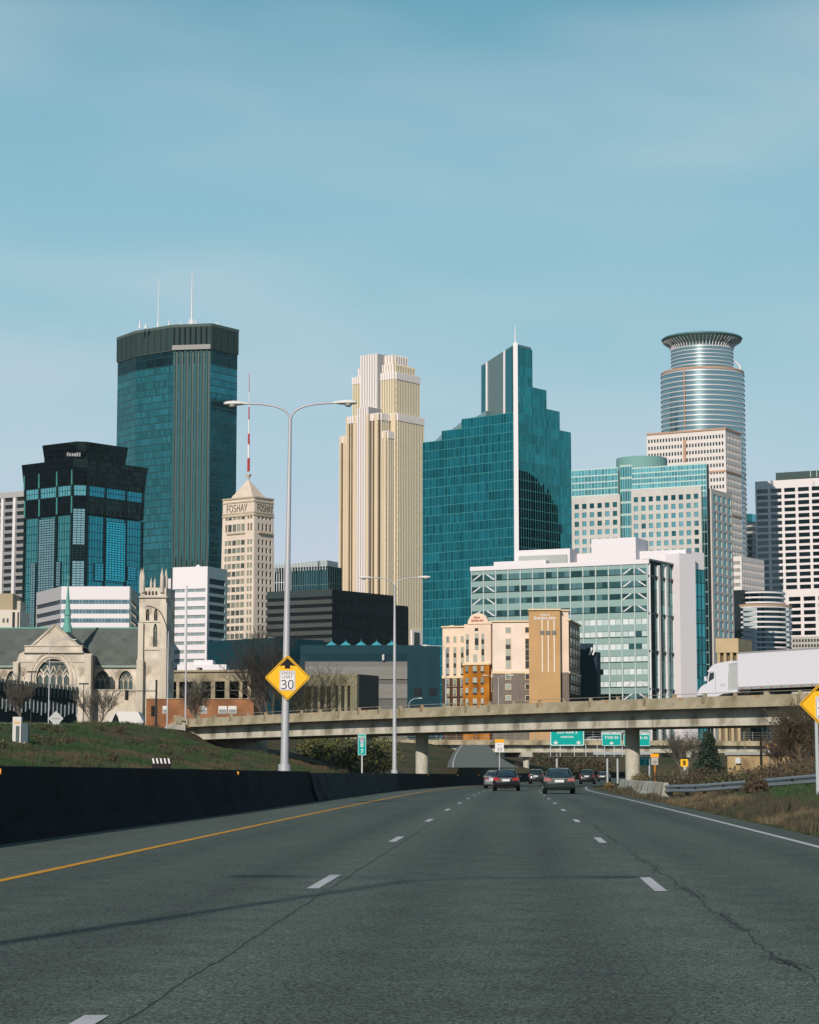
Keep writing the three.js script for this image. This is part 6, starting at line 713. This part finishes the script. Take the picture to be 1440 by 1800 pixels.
{ const D = 262, t = thing('wire_fence', 'thin galvanised wire fence along the grass crest', 'fence', at(0, 1275, D)); const b = bag(); for (let i = 0; i < 16; i++) { const p = at(i * 9 - 20, 1278, D); bag().bar(V(p.x, p.y - 1, p.z), V(p.x, at(20, 1270, D).y, p.z), 0.03, 0.03, 5).build('post', galvP, t); } for (const py of [1270.5, 1275]) b.bar(at(-20, py, D), at(138, py + 2, D), 0.025, 0.025, 4); b.build('rails', galvP, t); }
{ // posts and mesh fence on the far bridge, and low brick pump house on the right
  const t = thing('bridge_fence', 'slim mesh safety fence along the far bridge parapet', 'fence', far.f.P(0, 6, -0.2)); for (let i = 0; i < 46; i++) { const u = far.L * (0.05 + 0.93 * i / 45), p = far.f.P(u, far.yt(u) - 0.2, -0.25); bag().bar(p, V(p.x, p.y + 1.75, p.z), 0.045, 0.045, 5).build('post', M(0.32, 0.31, 0.28, 0.7), t); } for (const h of [0.6, 1.1, 1.6]) { const u0 = far.L * 0.05, u1 = far.L * 0.98; bag().bar(far.f.P(u0, far.yt(u0) - 0.2 + h, -0.25), far.f.P(u1, far.yt(u1) - 0.2 + h, -0.25), 0.03, 0.03, 4).build('rail', M(0.30, 0.29, 0.26, 0.7), t); }
  const D = 255, f = new Face(plan(1279, 1345, D + 4), plan(1391, 1345, D)), k = building('pump_house', 'low tan brick pump house beyond the guardrail brush', f.A), tan = M(0.40, 0.30, 0.17, 0.9, { map: rep(stainTex, 0.3) }); bag().box(f, 0, f.W, -1, f.v(1330, 1327), -7, 0).build('wall', tan, k); piece(f, 'roof_edge', -0.2, f.W + 0.2, f.v(1330, 1327), f.v(1330, 1321.5), -7.2, 0.3, M(0.28, 0.29, 0.28, 0.8), k); piece(f, 'wall_lamp', f.u(1295, 1340), f.u(1304, 1340), f.v(1330, 1342), f.v(1330, 1332), 0, 0.4, M(0.5, 0.5, 0.5, 0.6), k);
  for (const [px, y0, y1, d, r, lb] of [[1338.5, 1345, 1282, 190, 0.13, 'weathered wooden pole in front of the pump house'], [946, 1345, 1280, 470, 0.09, 'thin pole beyond the far bridge near the round pier'], [1310, 1325, 1285, 300, 0.05, 'thin dark post between the two bridges']]) pole('utility_pole', lb, 'pole', px, y0, y1, d, r, M(0.28, 0.23, 0.15, 0.9)); }
// ---------------------------------------------------------------- vehicles
const tyreM = M(0.012, 0.012, 0.013, 0.9), rimM = M(0.25, 0.26, 0.27, 0.35, { metalness: 0.8 }), carGlass = new THREE.MeshStandardMaterial({ color: new THREE.Color().setRGB(0.02, 0.035, 0.04), roughness: 0.05, metalness: 0.3 }), redLamp = new THREE.MeshPhysicalMaterial({ color: new THREE.Color().setRGB(0.34, 0.02, 0.02), roughness: 0.2, clearcoat: 1 }), pinkLamp = new THREE.MeshPhysicalMaterial({ color: new THREE.Color().setRGB(0.34, 0.12, 0.12), roughness: 0.2, clearcoat: 1 }), chrome = M(0.62, 0.64, 0.66, 0.2, { metalness: 1 });
function smoothBuild(b, name, mat, parent) { const g = b.geometry(ORIGIN); const p = g.attributes.position, key = new Map(), acc = []; const id = []; for (let i = 0; i < p.count; i++) { const k = [p.getX(i), p.getY(i), p.getZ(i)].map((v) => Math.round(v * 500)).join(); if (!key.has(k)) { key.set(k, acc.length); acc.push([]); } id.push(key.get(k)); acc[key.get(k)].push(i); }
  const n = g.attributes.normal, out = new Float32Array(n.count * 3); for (let i = 0; i < n.count; i++) { const a = V(n.getX(i), n.getY(i), n.getZ(i)), s = V(0, 0, 0); for (const j of acc[id[i]]) { const q = V(n.getX(j), n.getY(j), n.getZ(j)); if (q.dot(a) > 0.6) s.add(q); } s.normalize(); out.set([s.x, s.y, s.z], i * 3); } g.setAttribute('normal', new THREE.BufferAttribute(out, 3)); const m = shade(new THREE.Mesh(g, mat)); m.name = name; parent.add(m); return m; }
function car(name, label, o, D, off, kind, paint, lamp, extraTurn = 0) {
  const pos = off !== null ? onRoad(off, D, 0.006) : o, t = thing(name, label, 'car', pos); t.rotation.y = -head(D) + extraTurn; t.origin = ORIGIN;
  const suv = kind === 'suv', P = new THREE.MeshPhysicalMaterial({ color: new THREE.Color().setRGB(...paint), roughness: 0.4, metalness: 0.2, specularIntensity: 0.4, clearcoat: 0.5, clearcoatRoughness: 0.05 });
  const st = suv ? [[2.30, 0.76, 0.98, 0.34], [2.24, 0.88, 1.05, 0.26], [1.6, 0.93, 1.06, 0.24], [0.8, 0.94, 1.04, 0.22], [-0.6, 0.94, 1.03, 0.22], [-1.4, 0.92, 1.02, 0.22], [-2.05, 0.86, 0.9, 0.25], [-2.3, 0.7, 0.7, 0.32]] : [[2.42, 0.72, 0.84, 0.36], [2.34, 0.85, 0.97, 0.28], [1.85, 0.90, 1.03, 0.22], [1.0, 0.915, 0.98, 0.2], [0, 0.915, 0.95, 0.2], [-1.0, 0.91, 0.94, 0.2], [-1.8, 0.88, 0.86, 0.22], [-2.25, 0.79, 0.72, 0.26], [-2.4, 0.64, 0.6, 0.34]];
  const ring = ([z, w, top, bot]) => { const h = [[0.86, bot], [0.97, bot + 0.1], [1, 0.5], [0.995, 0.62], [0.965, top - 0.16], [0.9, top - 0.045], [0.72, top + 0.005]]; return [...h.map(([x, y]) => V(-x * w, y, z)), V(0, top + 0.02, z), ...h.slice().reverse().map(([x, y]) => V(x * w, y, z))]; };
  smoothBuild(bag().loft(st.map(ring)), 'body', P, t);
  const cb = suv ? [[2.20, 0.83, 0.79, 1.10], [1.98, 0.84, 0.62, 1.66], [1.2, 0.85, 0.63, 1.74], [-0.2, 0.85, 0.62, 1.73], [-0.55, 0.85, 0.60, 1.66], [-1.3, 0.84, 0.76, 1.03]] : [[1.92, 0.80, 0.72, 1.02], [1.12, 0.82, 0.57, 1.39], [0.6, 0.83, 0.575, 1.455], [-0.3, 0.83, 0.57, 1.45], [-0.68, 0.82, 0.555, 1.38], [-1.48, 0.80, 0.7, 0.94]];
  const cr = ([z, wb, wt, y]) => [V(-wb, 0.9, z), V(-wt - (wb - wt) * 0.25, 0.9 + (y - 0.9) * 0.8, z), V(-wt * 0.94, y - 0.015, z), V(0, y + 0.015, z), V(wt * 0.94, y - 0.015, z), V(wt + (wb - wt) * 0.25, 0.9 + (y - 0.9) * 0.8, z), V(wb, 0.9, z)];
  smoothBuild(bag().loft(cb.map(cr)), 'glasshouse', carGlass, t);
  const rf = ([z, wb, wt, y]) => [V(-wt * 1.03, y - 0.06, z), V(-wt * 0.94, y + 0.006, z), V(0, y + 0.036, z), V(wt * 0.94, y + 0.006, z), V(wt * 1.03, y - 0.06, z), V(0, y + 0.016, z)]; smoothBuild(bag().loft(cb.slice(1, -1).map(rf)), 'roof', P, t);
  for (const s of [-1, 1]) { const b = bag(), a = cb[0], c = cb[1], e = cb[cb.length - 2], g = cb[cb.length - 1]; for (const [p, q] of [[a, c], [e, g]]) b.bar(V(s * p[2] * 1.02, p[3], p[0]), V(s * q[2] * 1.02, q[3], q[0]), 0.05, 0.05, 5); b.build('pillar', P, t); const m = bag(); m.aabb(s * 0.93 - 0.1, s * 0.93 + 0.1, 0.92, 1.04, -0.78, -0.66); m.build('wing_mirror', P, t); }
  const zr = st[0][0] - 0.03, bb = (n, x0, x1, y0, y1, z0, z1, m) => bag().aabb(x0, x1, y0, y1, z0, z1).build(n, m, t);
  for (const s of [-1, 1]) { const b = bag(); if (suv) b.hexa([V(s * 0.60, 0.84, zr + 0.06), V(s * 0.88, 0.84, zr + 0.0), V(s * 0.86, 0.84, zr - 0.1), V(s * 0.62, 0.84, zr - 0.1), V(s * 0.64, 1.12, zr + 0.05), V(s * 0.87, 1.12, zr - 0.0), V(s * 0.84, 1.12, zr - 0.12), V(s * 0.66, 1.12, zr - 0.12)]); else b.hexa([V(s * 0.44, 0.70, zr + 0.06), V(s * 0.86, 0.72, zr + 0.0), V(s * 0.86, 0.72, zr - 0.3), V(s * 0.46, 0.7, zr - 0.1), V(s * 0.48, 0.89, zr + 0.055), V(s * 0.85, 0.91, zr + 0.0), V(s * 0.84, 0.9, zr - 0.3), V(s * 0.5, 0.88, zr - 0.1)]); b.build('tail_lamp', lamp, t); }
  bb('number_plate', -0.26, 0.26, suv ? 0.86 : 0.66, suv ? 1.0 : 0.8, zr, zr + 0.045, M(0.6, 0.6, 0.62, 0.5)); bb('trim_strip', -0.42, 0.42, suv ? 1.03 : 0.85, suv ? 1.06 : 0.885, zr - 0.02, zr + 0.03, chrome);
  smoothBuild(bag().loft([[0.02, 0.80], [0.09, 0.86], [0.09, 0.86], [0.0, 0.80]].map(([dz, w], i) => [V(-w, [0.28, 0.34, 0.52, 0.58][i], zr - 0.16), V(-w * 0.9, [0.28, 0.34, 0.52, 0.58][i], zr + dz), V(w * 0.9, [0.28, 0.34, 0.52, 0.58][i], zr + dz), V(w, [0.28, 0.34, 0.52, 0.58][i], zr - 0.16)])), 'rear_bumper', P, t); bb('diffuser', -0.62, 0.62, 0.24, 0.34, zr - 0.1, zr + 0.07, tyreM);
  for (const z of [1.4, -1.42]) for (const s of [-1, 1]) { const r = suv ? 0.37 : 0.33; const w = bag(); w.geo(new THREE.CylinderGeometry(r, r, 0.22, 20).rotateZ(Math.PI / 2), new THREE.Matrix4().makeTranslation(s * 0.80, r, z)); const wm = w.build('wheel', tyreM, t); bag().geo(new THREE.CylinderGeometry(r * 0.62, r * 0.62, 0.236, 16).rotateZ(Math.PI / 2), new THREE.Matrix4().makeTranslation(s * 0.80, r, z)).build('rim', rimM, wm); }
  return t;
}
const dullLamp = M(0.13, 0.012, 0.012, 0.4);
const px2o = (px, D) => plan(px, 1370, D)[0] - Xp(D);
car('black_sedan', 'black sedan with red tail lamps in the left lane', null, 152, px2o(890.5, 152), 'sedan', [0.008, 0.009, 0.011], redLamp);
car('grey_sedan', 'dark grey green sedan with chrome trim in the middle lane', null, 128, px2o(982, 128), 'sedan', [0.022, 0.034, 0.034], pinkLamp);
car('silver_sedan', 'silver car half hidden by the black sedan', null, 182, px2o(871.5, 182), 'sedan', [0.16, 0.17, 0.18], dullLamp);
car('dark_hatchback', 'dark car far ahead beside the median wall below the far bridge', null, 270, px2o(944, 270), 'suv', [0.012, 0.015, 0.018], dullLamp);
car('black_suv', 'black sport utility car far ahead between the grey sedan and the round pier', null, 262, px2o(1033, 262), 'suv', [0.007, 0.008, 0.01], dullLamp);
car('distant_sedan', 'distant dark sedan just left of the pale roadside barrier', null, 318, px2o(1062, 318), 'sedan', [0.02, 0.022, 0.025], dullLamp);
{ const u = far.f.u(1045, 1298, -4), p = far.f.P(u, far.yt(u) - 0.95, -4); const c = car('white_sedan', 'white sedan crossing the far bridge behind the guide signs', p, 300, null, 'sedan', [0.6, 0.58, 0.6], redLamp); c.rotation.y = Math.atan2(far.f.U.x, far.f.U.z); }
{ // semi truck on the near bridge
  const f = near.f, d = -1.9, w = 2.55, P = (px, py, q = d) => f.at(px, py, q), u0 = P(1297, 1180)[0], yd = near.yt(u0) - 1.02, white = new THREE.MeshPhysicalMaterial({ color: new THREE.Color().setRGB(0.66, 0.65, 0.70), roughness: 0.4, clearcoat: 0.4 }), whiteT = M(0.64, 0.63, 0.69, 0.55), greyT = M(0.30, 0.31, 0.31, 0.6);
  const t = thing('semi_truck', 'white semi truck tractor driving over the tan bridge', 'truck', f.P(P(1260, 1200)[0], yd, d - w / 2)), tr = thing('box_trailer', 'long plain white box trailer behind the semi truck cab', 'trailer', f.P(u0 + 8, yd, d - w / 2));
  const yB = P(1300, 1207.5)[1], yT = P(1300, 1147)[1], uE = u0 + 16; bag().box(f, u0, uE, yB, yT, d - w, d).build('trailer_box', whiteT, tr); piece(f, 'roof_rail', u0 - 0.02, uE, yT - 0.1, yT + 0.02, d - 0.1, d + 0.025, greyT, tr); piece(f, 'side_rail', u0, uE, yB - 0.22, yB + 0.02, d - w, d + 0.03, greyT, tr); for (let i = 0; i < 14; i++) piece(f, 'marker_lamp', u0 + 0.4 + i * 1.15, u0 + 0.62 + i * 1.15, yB - 0.15, yB - 0.08, d + 0.03, d + 0.05, M(0.4, 0.06, 0.04, 0.4), tr); for (let i = 1; i < 13; i++) piece(f, 'side_seam', u0 + i * 1.22, u0 + i * 1.22 + 0.014, yB + 0.05, yT - 0.12, d, d + 0.006, M(0.5, 0.5, 0.54, 0.6), tr);
  for (const s of [2.6, 3.0]) piece(f, 'landing_leg', u0 + s, u0 + s + 0.16, yd + 0.1, yB, d - 0.6, d - 0.4, greyT, tr); piece(f, 'underframe', u0 + 1, uE - 0.5, yB - 0.5, yB - 0.2, d - w + 0.5, d - 0.5, M(0.02, 0.02, 0.02, 0.8), tr);
  const wheel = (par, u, dd) => { const r = 0.5, c = f.P(u, yd + r, dd - 0.15), q = new THREE.Quaternion().setFromUnitVectors(V(0, 1, 0), f.N), m = new THREE.Matrix4().compose(c, q, V(1, 1, 1)); const k = bag().geo(new THREE.CylinderGeometry(r, r, 0.3, 22), m).build('wheel', tyreM, par); bag().geo(new THREE.CylinderGeometry(r * 0.55, r * 0.6, 0.33, 16), m).build('rim', rimM, k); };
  for (const s of [11.6, 12.9]) { wheel(tr, u0 + s, d); wheel(tr, u0 + s, d - w + 0.3); }
  const Q = (pts) => pts.map(([x, y]) => P(1200 + x / 6, 1100 + y / 6)), yS = yd + 0.45;
  const prof = [...Q([[135, 722], [138, 700], [165, 655], [195, 625], [252, 593], [262, 560], [276, 488], [268, 476], [285, 448], [312, 420], [350, 400], [420, 384], [480, 374], [505, 366], [525, 376], [478, 380]]), [P(1279, 1200)[0], yS], [P(1223, 1200)[0], yS]];
  bag().polyFace(f, [...Q([[258, 600], [276, 488], [268, 476], [285, 448], [312, 420], [350, 400], [420, 384], [482, 374], [484, 690]]), [P(1243, 1200)[0], yS]], d - w, d).build('cab', white, t);
  bag().polyFace(f, [...Q([[135, 720], [140, 698], [165, 655], [195, 628], [258, 595]]), [P(1243, 1200)[0], yS], [P(1222, 1200)[0], yS]], d - w + 0.25, d - 0.2).build('hood', white, t);
  bag().polyFace(f, [...Q([[486, 400], [575, 384], [577, 670], [486, 680]])], d - w + 0.1, d - 0.08).build('sleeper_fairing', M(0.42, 0.43, 0.43, 0.5), t); bag().polyFace(f, Q([[480, 374], [505, 366], [530, 378], [570, 376], [572, 392], [484, 402]]), d - w + 0.2, d - 0.04).build('roof_fairing', white, t);
  bag().polyFace(f, Q([[288, 498], [332, 492], [330, 556], [300, 575], [272, 592]]), d - 0.02, d + 0.02).build('side_window', carGlass, t); bag().polyFace(f, Q([[262, 588], [279, 492], [284, 492], [267, 592]]), d - w + 0.1, d - 0.03).build('windscreen', carGlass, t); bag().polyFace(f, Q([[266, 474], [340, 466], [340, 484], [276, 490]]), d - w, d + 0.05).build('sun_visor', white, t); bag().polyFace(f, Q([[244, 540], [258, 535], [262, 580], [250, 585]]), d + 0.05, d + 0.2).build('mirror', white, t); bag().polyFace(f, Q([[135, 735], [300, 712], [300, 735], [140, 745]]), d - w + 0.1, d - 0.05).build('bumper', chrome, t); bag().polyFace(f, Q([[300, 700], [575, 672], [575, 705], [300, 725]]), d - 0.5, d + 0.01).build('side_skirt', white, t); for (const [a, b] of [[345, 484], [482, 530]]) bag().polyFace(f, Q([[a, 500], [a + 3, 500], [a + 3, 690], [a, 690]]), d, d + 0.012).build('door_seam', greyT, t);
  bag().polyFace(f, Q([[398, 610], [452, 604], [452, 640], [398, 645]]), d, d + 0.008).build('lettering_panel', M(0.52, 0.52, 0.56, 0.6), t); wheel(t, P(1233, 1215)[0], d - 0.1); wheel(t, P(1233, 1215)[0], d - w + 0.4); for (const s of [-1.2, 0.1]) { wheel(t, u0 + s, d - 0.1); wheel(t, u0 + s, d - w + 0.4); }
}
// ---------------------------------------------------------------- vegetation
const bark = M(0.075, 0.062, 0.05, 0.95), barkPale = M(0.14, 0.125, 0.105, 0.95);
function bareTree(label, base, h, opt = {}) {
  const t = thing('bare_tree', label, 'tree', base, opt.group), tr = bag(), cr = bag(); const grow = (p, dir, len, r, lv) => { const n = lv < 2 ? 3 : 2; let q = p, d = dir.clone(), rad = r; const b = lv < 1 ? tr : cr; for (let i = 0; i < n; i++) { const e = q.clone().addScaledVector(d, len / n); b.bar(q, e, Math.max(rad, 0.018), Math.max(rad * 0.82, 0.014), lv < 2 ? 6 : 3); q = e; rad *= 0.82; d.add(V(rr(-0.16, 0.16), rr(-0.02, 0.12), rr(-0.16, 0.16))).normalize();
      if (lv < (opt.levels ?? 5) && (i > 0 || lv > 0)) { const k = lv < 1 ? 3 : 2; for (let j = 0; j < k; j++) { const s = opt.spread ?? 0.75, nd = d.clone().add(V(rr(-1, 1) * s, rr(-0.1, 0.45), rr(-1, 1) * s)).normalize(); grow(q, nd, len * rr(0.55, 0.8), rad * rr(0.5, 0.68), lv + 1); } } } };
  for (let s = 0; s < (opt.stems ?? 1); s++) grow(base.clone().add(V((opt.stems > 1 ? rr(-0.6, 0.6) : 0), -0.3, 0)), V(rr(-0.2, 0.2) * (opt.stems ?? 1) * 0.7, 1, rr(-0.1, 0.1)).normalize(), h * 0.42, h * 0.02, 0);
  tr.build('trunk', opt.mat ?? bark, t); cr.build('crown', opt.mat ?? bark, t); return t;
}
bareTree('bare many stemmed tree behind the yellow diamond sign', V(at(480, 1262, 300).x, CITY - 0.5, -300), 14, { stems: 3, levels: 4 });
bareTree('bare spreading tree before the beige wing bays', V(at(545, 1262, 330).x, CITY - 0.5, -330), 11, { stems: 4, levels: 4, spread: 0.95, mat: M(0.085, 0.08, 0.055, 0.95) });
bareTree('bare slender tree before the orange brick store', V(at(345, 1262, 290).x, CITY - 0.4, -290), 7, { stems: 2, levels: 4, mat: barkPale });
bareTree('bare little tree between transept and porch of the church', V(at(165, 1275, 290).x, CITY - 0.5, -290), 6.5, { stems: 2, levels: 4, mat: barkPale });
bareTree('bare little tree in front of the dark ramp fins', V(at(42, 1285, 240).x, CITY - 0.6, -240), 5.5, { stems: 2, levels: 4, mat: barkPale });
bareTree('bare brushy tree beyond the far bridge near the guide signs', V(at(1200, 1340, 300).x, 0.2, -300), 6, { stems: 3, levels: 4, mat: barkPale });
bareTree('bare brushy tree at the far end of the guardrail brush', V(at(1412, 1340, 160).x, 0.6, -160), 5.5, { stems: 5, levels: 4, mat: M(0.11, 0.09, 0.06, 0.95), spread: 0.9 });
bareTree('thin bare tree beside the wooden pole', V(at(1385, 1345, 170).x, 0.6, -170), 4.2, { stems: 4, levels: 4, mat: M(0.12, 0.09, 0.07, 0.95), spread: 0.9 });
function leafMass(b, c, rx, ry, rz, n, size, cols, up = 0.4) { for (let i = 0; i < n; i++) { const a = rr(0, 2 * Math.PI), e = Math.acos(rr(-1, 1)), k = Math.cbrt(rr(0.15, 1)), p = V(c.x + rx * k * Math.sin(e) * Math.cos(a), c.y + ry * k * Math.cos(e), c.z + rz * k * Math.sin(e) * Math.sin(a)), s = size * rr(0.5, 1.3), d1 = V(rr(-1, 1), rr(-1, 1) + up, rr(-1, 1)).normalize(), d2 = V(rr(-1, 1), rr(-1, 1), rr(-1, 1)).cross(d1).normalize(), q = pick(cols), v = rr(0.7, 1.25); b.col = q.map((x) => x * v); b.tri(p, p.clone().addScaledVector(d1, s).addScaledVector(d2, s * 0.35), p.clone().addScaledVector(d1, s * 0.9).addScaledVector(d2, -s * 0.35), [0, 0], [1, 0], [0, 1]); } }
const leafM = new THREE.MeshStandardMaterial({ vertexColors: true, roughness: 0.9, side: THREE.DoubleSide });
{ // dark pine under the bridge
  const D = 185, base = V(at(1246, 1362, D).x, 0.1, -D), t = thing('pine_tree', 'dark green pine tree standing under the near bridge', 'tree', base), h = at(1246, 1290, D).y - base.y; bag().bar(V(base.x, -0.4, base.z), V(base.x, h * 0.95, base.z), 0.13, 0.03, 8).build('trunk', bark, t); const b = bag(); for (let i = 0; i < 42; i++) { const s = i / 42, y = base.y + h * (0.1 + 0.88 * s), r = (1 - s * 0.88) * 1.75 * rr(0.65, 1.15), a = i * 2.4; for (let k = 0; k < 3; k++) { const e = V(base.x + Math.cos(a + k * 2.1) * r * 0.6, y + r * 0.1, base.z + Math.sin(a + k * 2.1) * r * 0.6); leafMass(b, e, r * 0.5, 0.22, r * 0.5, 34, 0.26, [[0.018, 0.036, 0.022], [0.028, 0.05, 0.03], [0.014, 0.026, 0.018]], 0.6); } } b.build('crown', leafM, t); }
function shrub(label, base, r, h, cols, group, twigs = true, n = 500, size = 0.16) { const t = thing('shrub', label, 'shrub', base, group), b = bag(), g = bag(); for (let i = 0; i < 26; i++) { const a = rr(0, 6.28), q = rr(0.3, 1), e = V(base.x + Math.cos(a) * r * q, base.y + h * rr(0.6, 1.15), base.z + Math.sin(a) * r * q * 0.6); g.bar(V(base.x + Math.cos(a) * r * 0.25 * q, base.y - 0.1, base.z), e, 0.018, 0.008, 3); for (let k = 0; k < 4; k++) { const s = rr(0.4, 0.95), m = V(base.x, base.y, base.z).lerp(e, s); g.bar(m, m.clone().add(V(rr(-0.4, 0.4) * r * 0.6, rr(0.05, 0.4) * h * 0.5, rr(-0.3, 0.3) * r * 0.6)), 0.009, 0.005, 3); } } if (twigs) g.build('stems', M(0.095, 0.07, 0.05, 0.95), t); leafMass(b, V(base.x, base.y + h * 0.45, base.z), r, h * 0.55, r * 0.7, n, size, cols); b.build('foliage', leafM, t); return t; }
const rust = [[0.085, 0.05, 0.03], [0.11, 0.075, 0.04], [0.07, 0.055, 0.035], [0.06, 0.06, 0.03]], olive = [[0.06, 0.07, 0.03], [0.09, 0.085, 0.035], [0.05, 0.055, 0.025]], yell = [[0.16, 0.14, 0.03], [0.08, 0.1, 0.03], [0.05, 0.07, 0.025]];
for (const [px, D, r, h, c] of [[1328, 77, 0.45, 0.62, rust], [1300, 96, 1.0, 0.8, olive], [1270, 100, 1.1, 0.7, olive], [1350, 96, 1.2, 1.0, rust], [1385, 98, 1.4, 1.1, rust], [1425, 100, 1.6, 1.3, rust], [1335, 108, 1.6, 1.1, rust], [1395, 112, 1.9, 1.5, rust], [1430, 125, 2.4, 2.2, rust], [1298, 110, 1.6, 1.1, olive], [1215, 112, 1.3, 0.9, rust], [1185, 120, 1.1, 1.0, olive], [1160, 130, 1.2, 1.0, olive], [1230, 135, 1.5, 1.3, rust]]) shrub('brown leafless brush tangled round the guardrail', G(px, D), r, h, c, 'brush along the guardrail', true, 520, 0.13);
for (const [px, D, r, h, lb] of [[640, 250, 3.2, 3.6, 'yellow green leafy shrub right of the mile marker'], [596, 262, 3.4, 3.2, 'olive shrub left of the mile marker under the bridge'], [672, 285, 2.6, 4.2, 'tall yellow tinged shrub beside the second lamp'], [560, 268, 2.8, 2.6, 'dark shrub on the bank below the bridge girder']]) shrub(lb, G(px, D), r, h, yell, undefined, true, 1500, 0.32);
for (const [px, D, lb] of [[728, 214, 'dry yellow grass clump left of the round pier foot'], [752, 205, 'dry yellow grass clump before the round pier foot'], [1125, 178, 'dry yellow grass clump at the right pier foot'], [1070, 166, 'dry yellow weed at the end of the pale barrier']]) shrub(lb, G(px, D), px === 1070 ? 0.35 : 0.8, px === 1070 ? 0.45 : 1.0, [[0.22, 0.16, 0.07], [0.16, 0.12, 0.05], [0.12, 0.1, 0.045]], undefined, true, 700, 0.13);
for (const [px, D, r, h, lb] of [[960, 470, 5, 6, 'rust brown thicket beyond the far bridge left of the guide sign leg'], [1010, 475, 5, 5.5, 'russet thicket beneath the wide guide sign'], [1046, 470, 4, 3, 'olive mound of brush under the far bridge'], [900, 440, 2, 2, 'small olive bush on the ramp edge']]) shrub(lb, V(plan(px, 1340, D)[0], 0.2, -D), r, h, rust, undefined, true, 1500, 0.5);
// grass: tufts over the left bank and the right verge
function tufts(name, label, n, place, cols, hMin, hMax) {
  const b = bag(); for (let i = 0; i < 9; i++) { const a = i * 0.7, r = 0.02 + 0.035 * i, lean = 0.12 + 0.05 * i; const p = V(Math.cos(a * 2.3) * r, -0.05, Math.sin(a * 2.3) * r), w = V(Math.cos(a), 0, Math.sin(a)).multiplyScalar(0.05); b.tri(p.clone().sub(w), p.clone().add(w), V(p.x * 2 + Math.cos(a * 1.7) * lean, 1, p.z * 2 + Math.sin(a * 1.7) * lean), [0, 0], [1, 0], [0.5, 1]); }
  const g = b.geometry(), m = new THREE.InstancedMesh(g, new THREE.MeshStandardMaterial({ roughness: 0.95, side: THREE.DoubleSide }), n), M4 = new THREE.Matrix4(), q = new THREE.Quaternion(), c = new THREE.Color(); for (let i = 0; i < n; i++) { const [p, tone] = place(); const h = rr(hMin, hMax) * (0.55 + 1.5 * Math.max(0, noise.noise(p.x * 0.35, p.z * 0.2, 6) + 0.15)); q.setFromAxisAngle(V(0, 1, 0), rr(0, 6.28)); M4.compose(p, q, V(h * 1.1, h, h * 1.1)); m.setMatrixAt(i, M4); const k = cols[Math.max(0, Math.min(cols.length - 1, Math.floor(tone * cols.length + rr(-0.7, 0.7))))], v = rr(0.75, 1.25); c.setRGB(k[0] * v, k[1] * v, k[2] * v); m.setColorAt(i, c); }
  m.name = numbered(name); tag(m, label, 'grass'); m.userData.kind = 'stuff'; scene.add(shade(m)); }
const field = (x, y) => Math.min(0.999, Math.max(0, 0.52 + 0.8 * noise.noise(x * 0.13, y * 0.06, 3) + 0.7 * noise.noise(x * 0.5, y * 0.22, 8)));
for (let i = 0; i < 26; i++) { const D = rr(120, 240), o = rr(-42, -20); shrub('low brown weed clump growing on the grass bank', V(Xp(D) + o, H(o, D), -D), rr(0.4, 1.1), rr(0.35, 0.8), pick([rust, olive, olive]), 'weeds on the grass bank', true, 160, 0.16); }
tufts('bank_grass', 'green and brown grass covering the bank behind the median wall', 42000, () => { const D = rr(100, 246), o = rr(-47, -12); return [V(Xp(D) + o, H(o, D), -D), field(o, D)]; }, [[0.10, 0.075, 0.042], [0.065, 0.058, 0.03], [0.042, 0.066, 0.024], [0.034, 0.072, 0.02], [0.028, 0.066, 0.018]], 0.10, 0.32);
tufts('verge_grass', 'dry brown and green grass on the verge below the guardrail', 46000, () => { const D = 30 + 110 * Math.pow(rnd(), 1.2), o = 5.85 + 14 * Math.pow(rnd(), 1.15); const green = smooth(6.6, 9.0, o) * smooth(98, 70, D); return [V(Xp(D) + o, H(o, D), -D), field(o * 2, D * 2) * 0.55 + green * 0.5]; }, [[0.14, 0.105, 0.058], [0.075, 0.062, 0.036], [0.05, 0.046, 0.028], [0.042, 0.06, 0.024], [0.03, 0.075, 0.022]], 0.06, 0.26);
renderer.render(scene, camera);
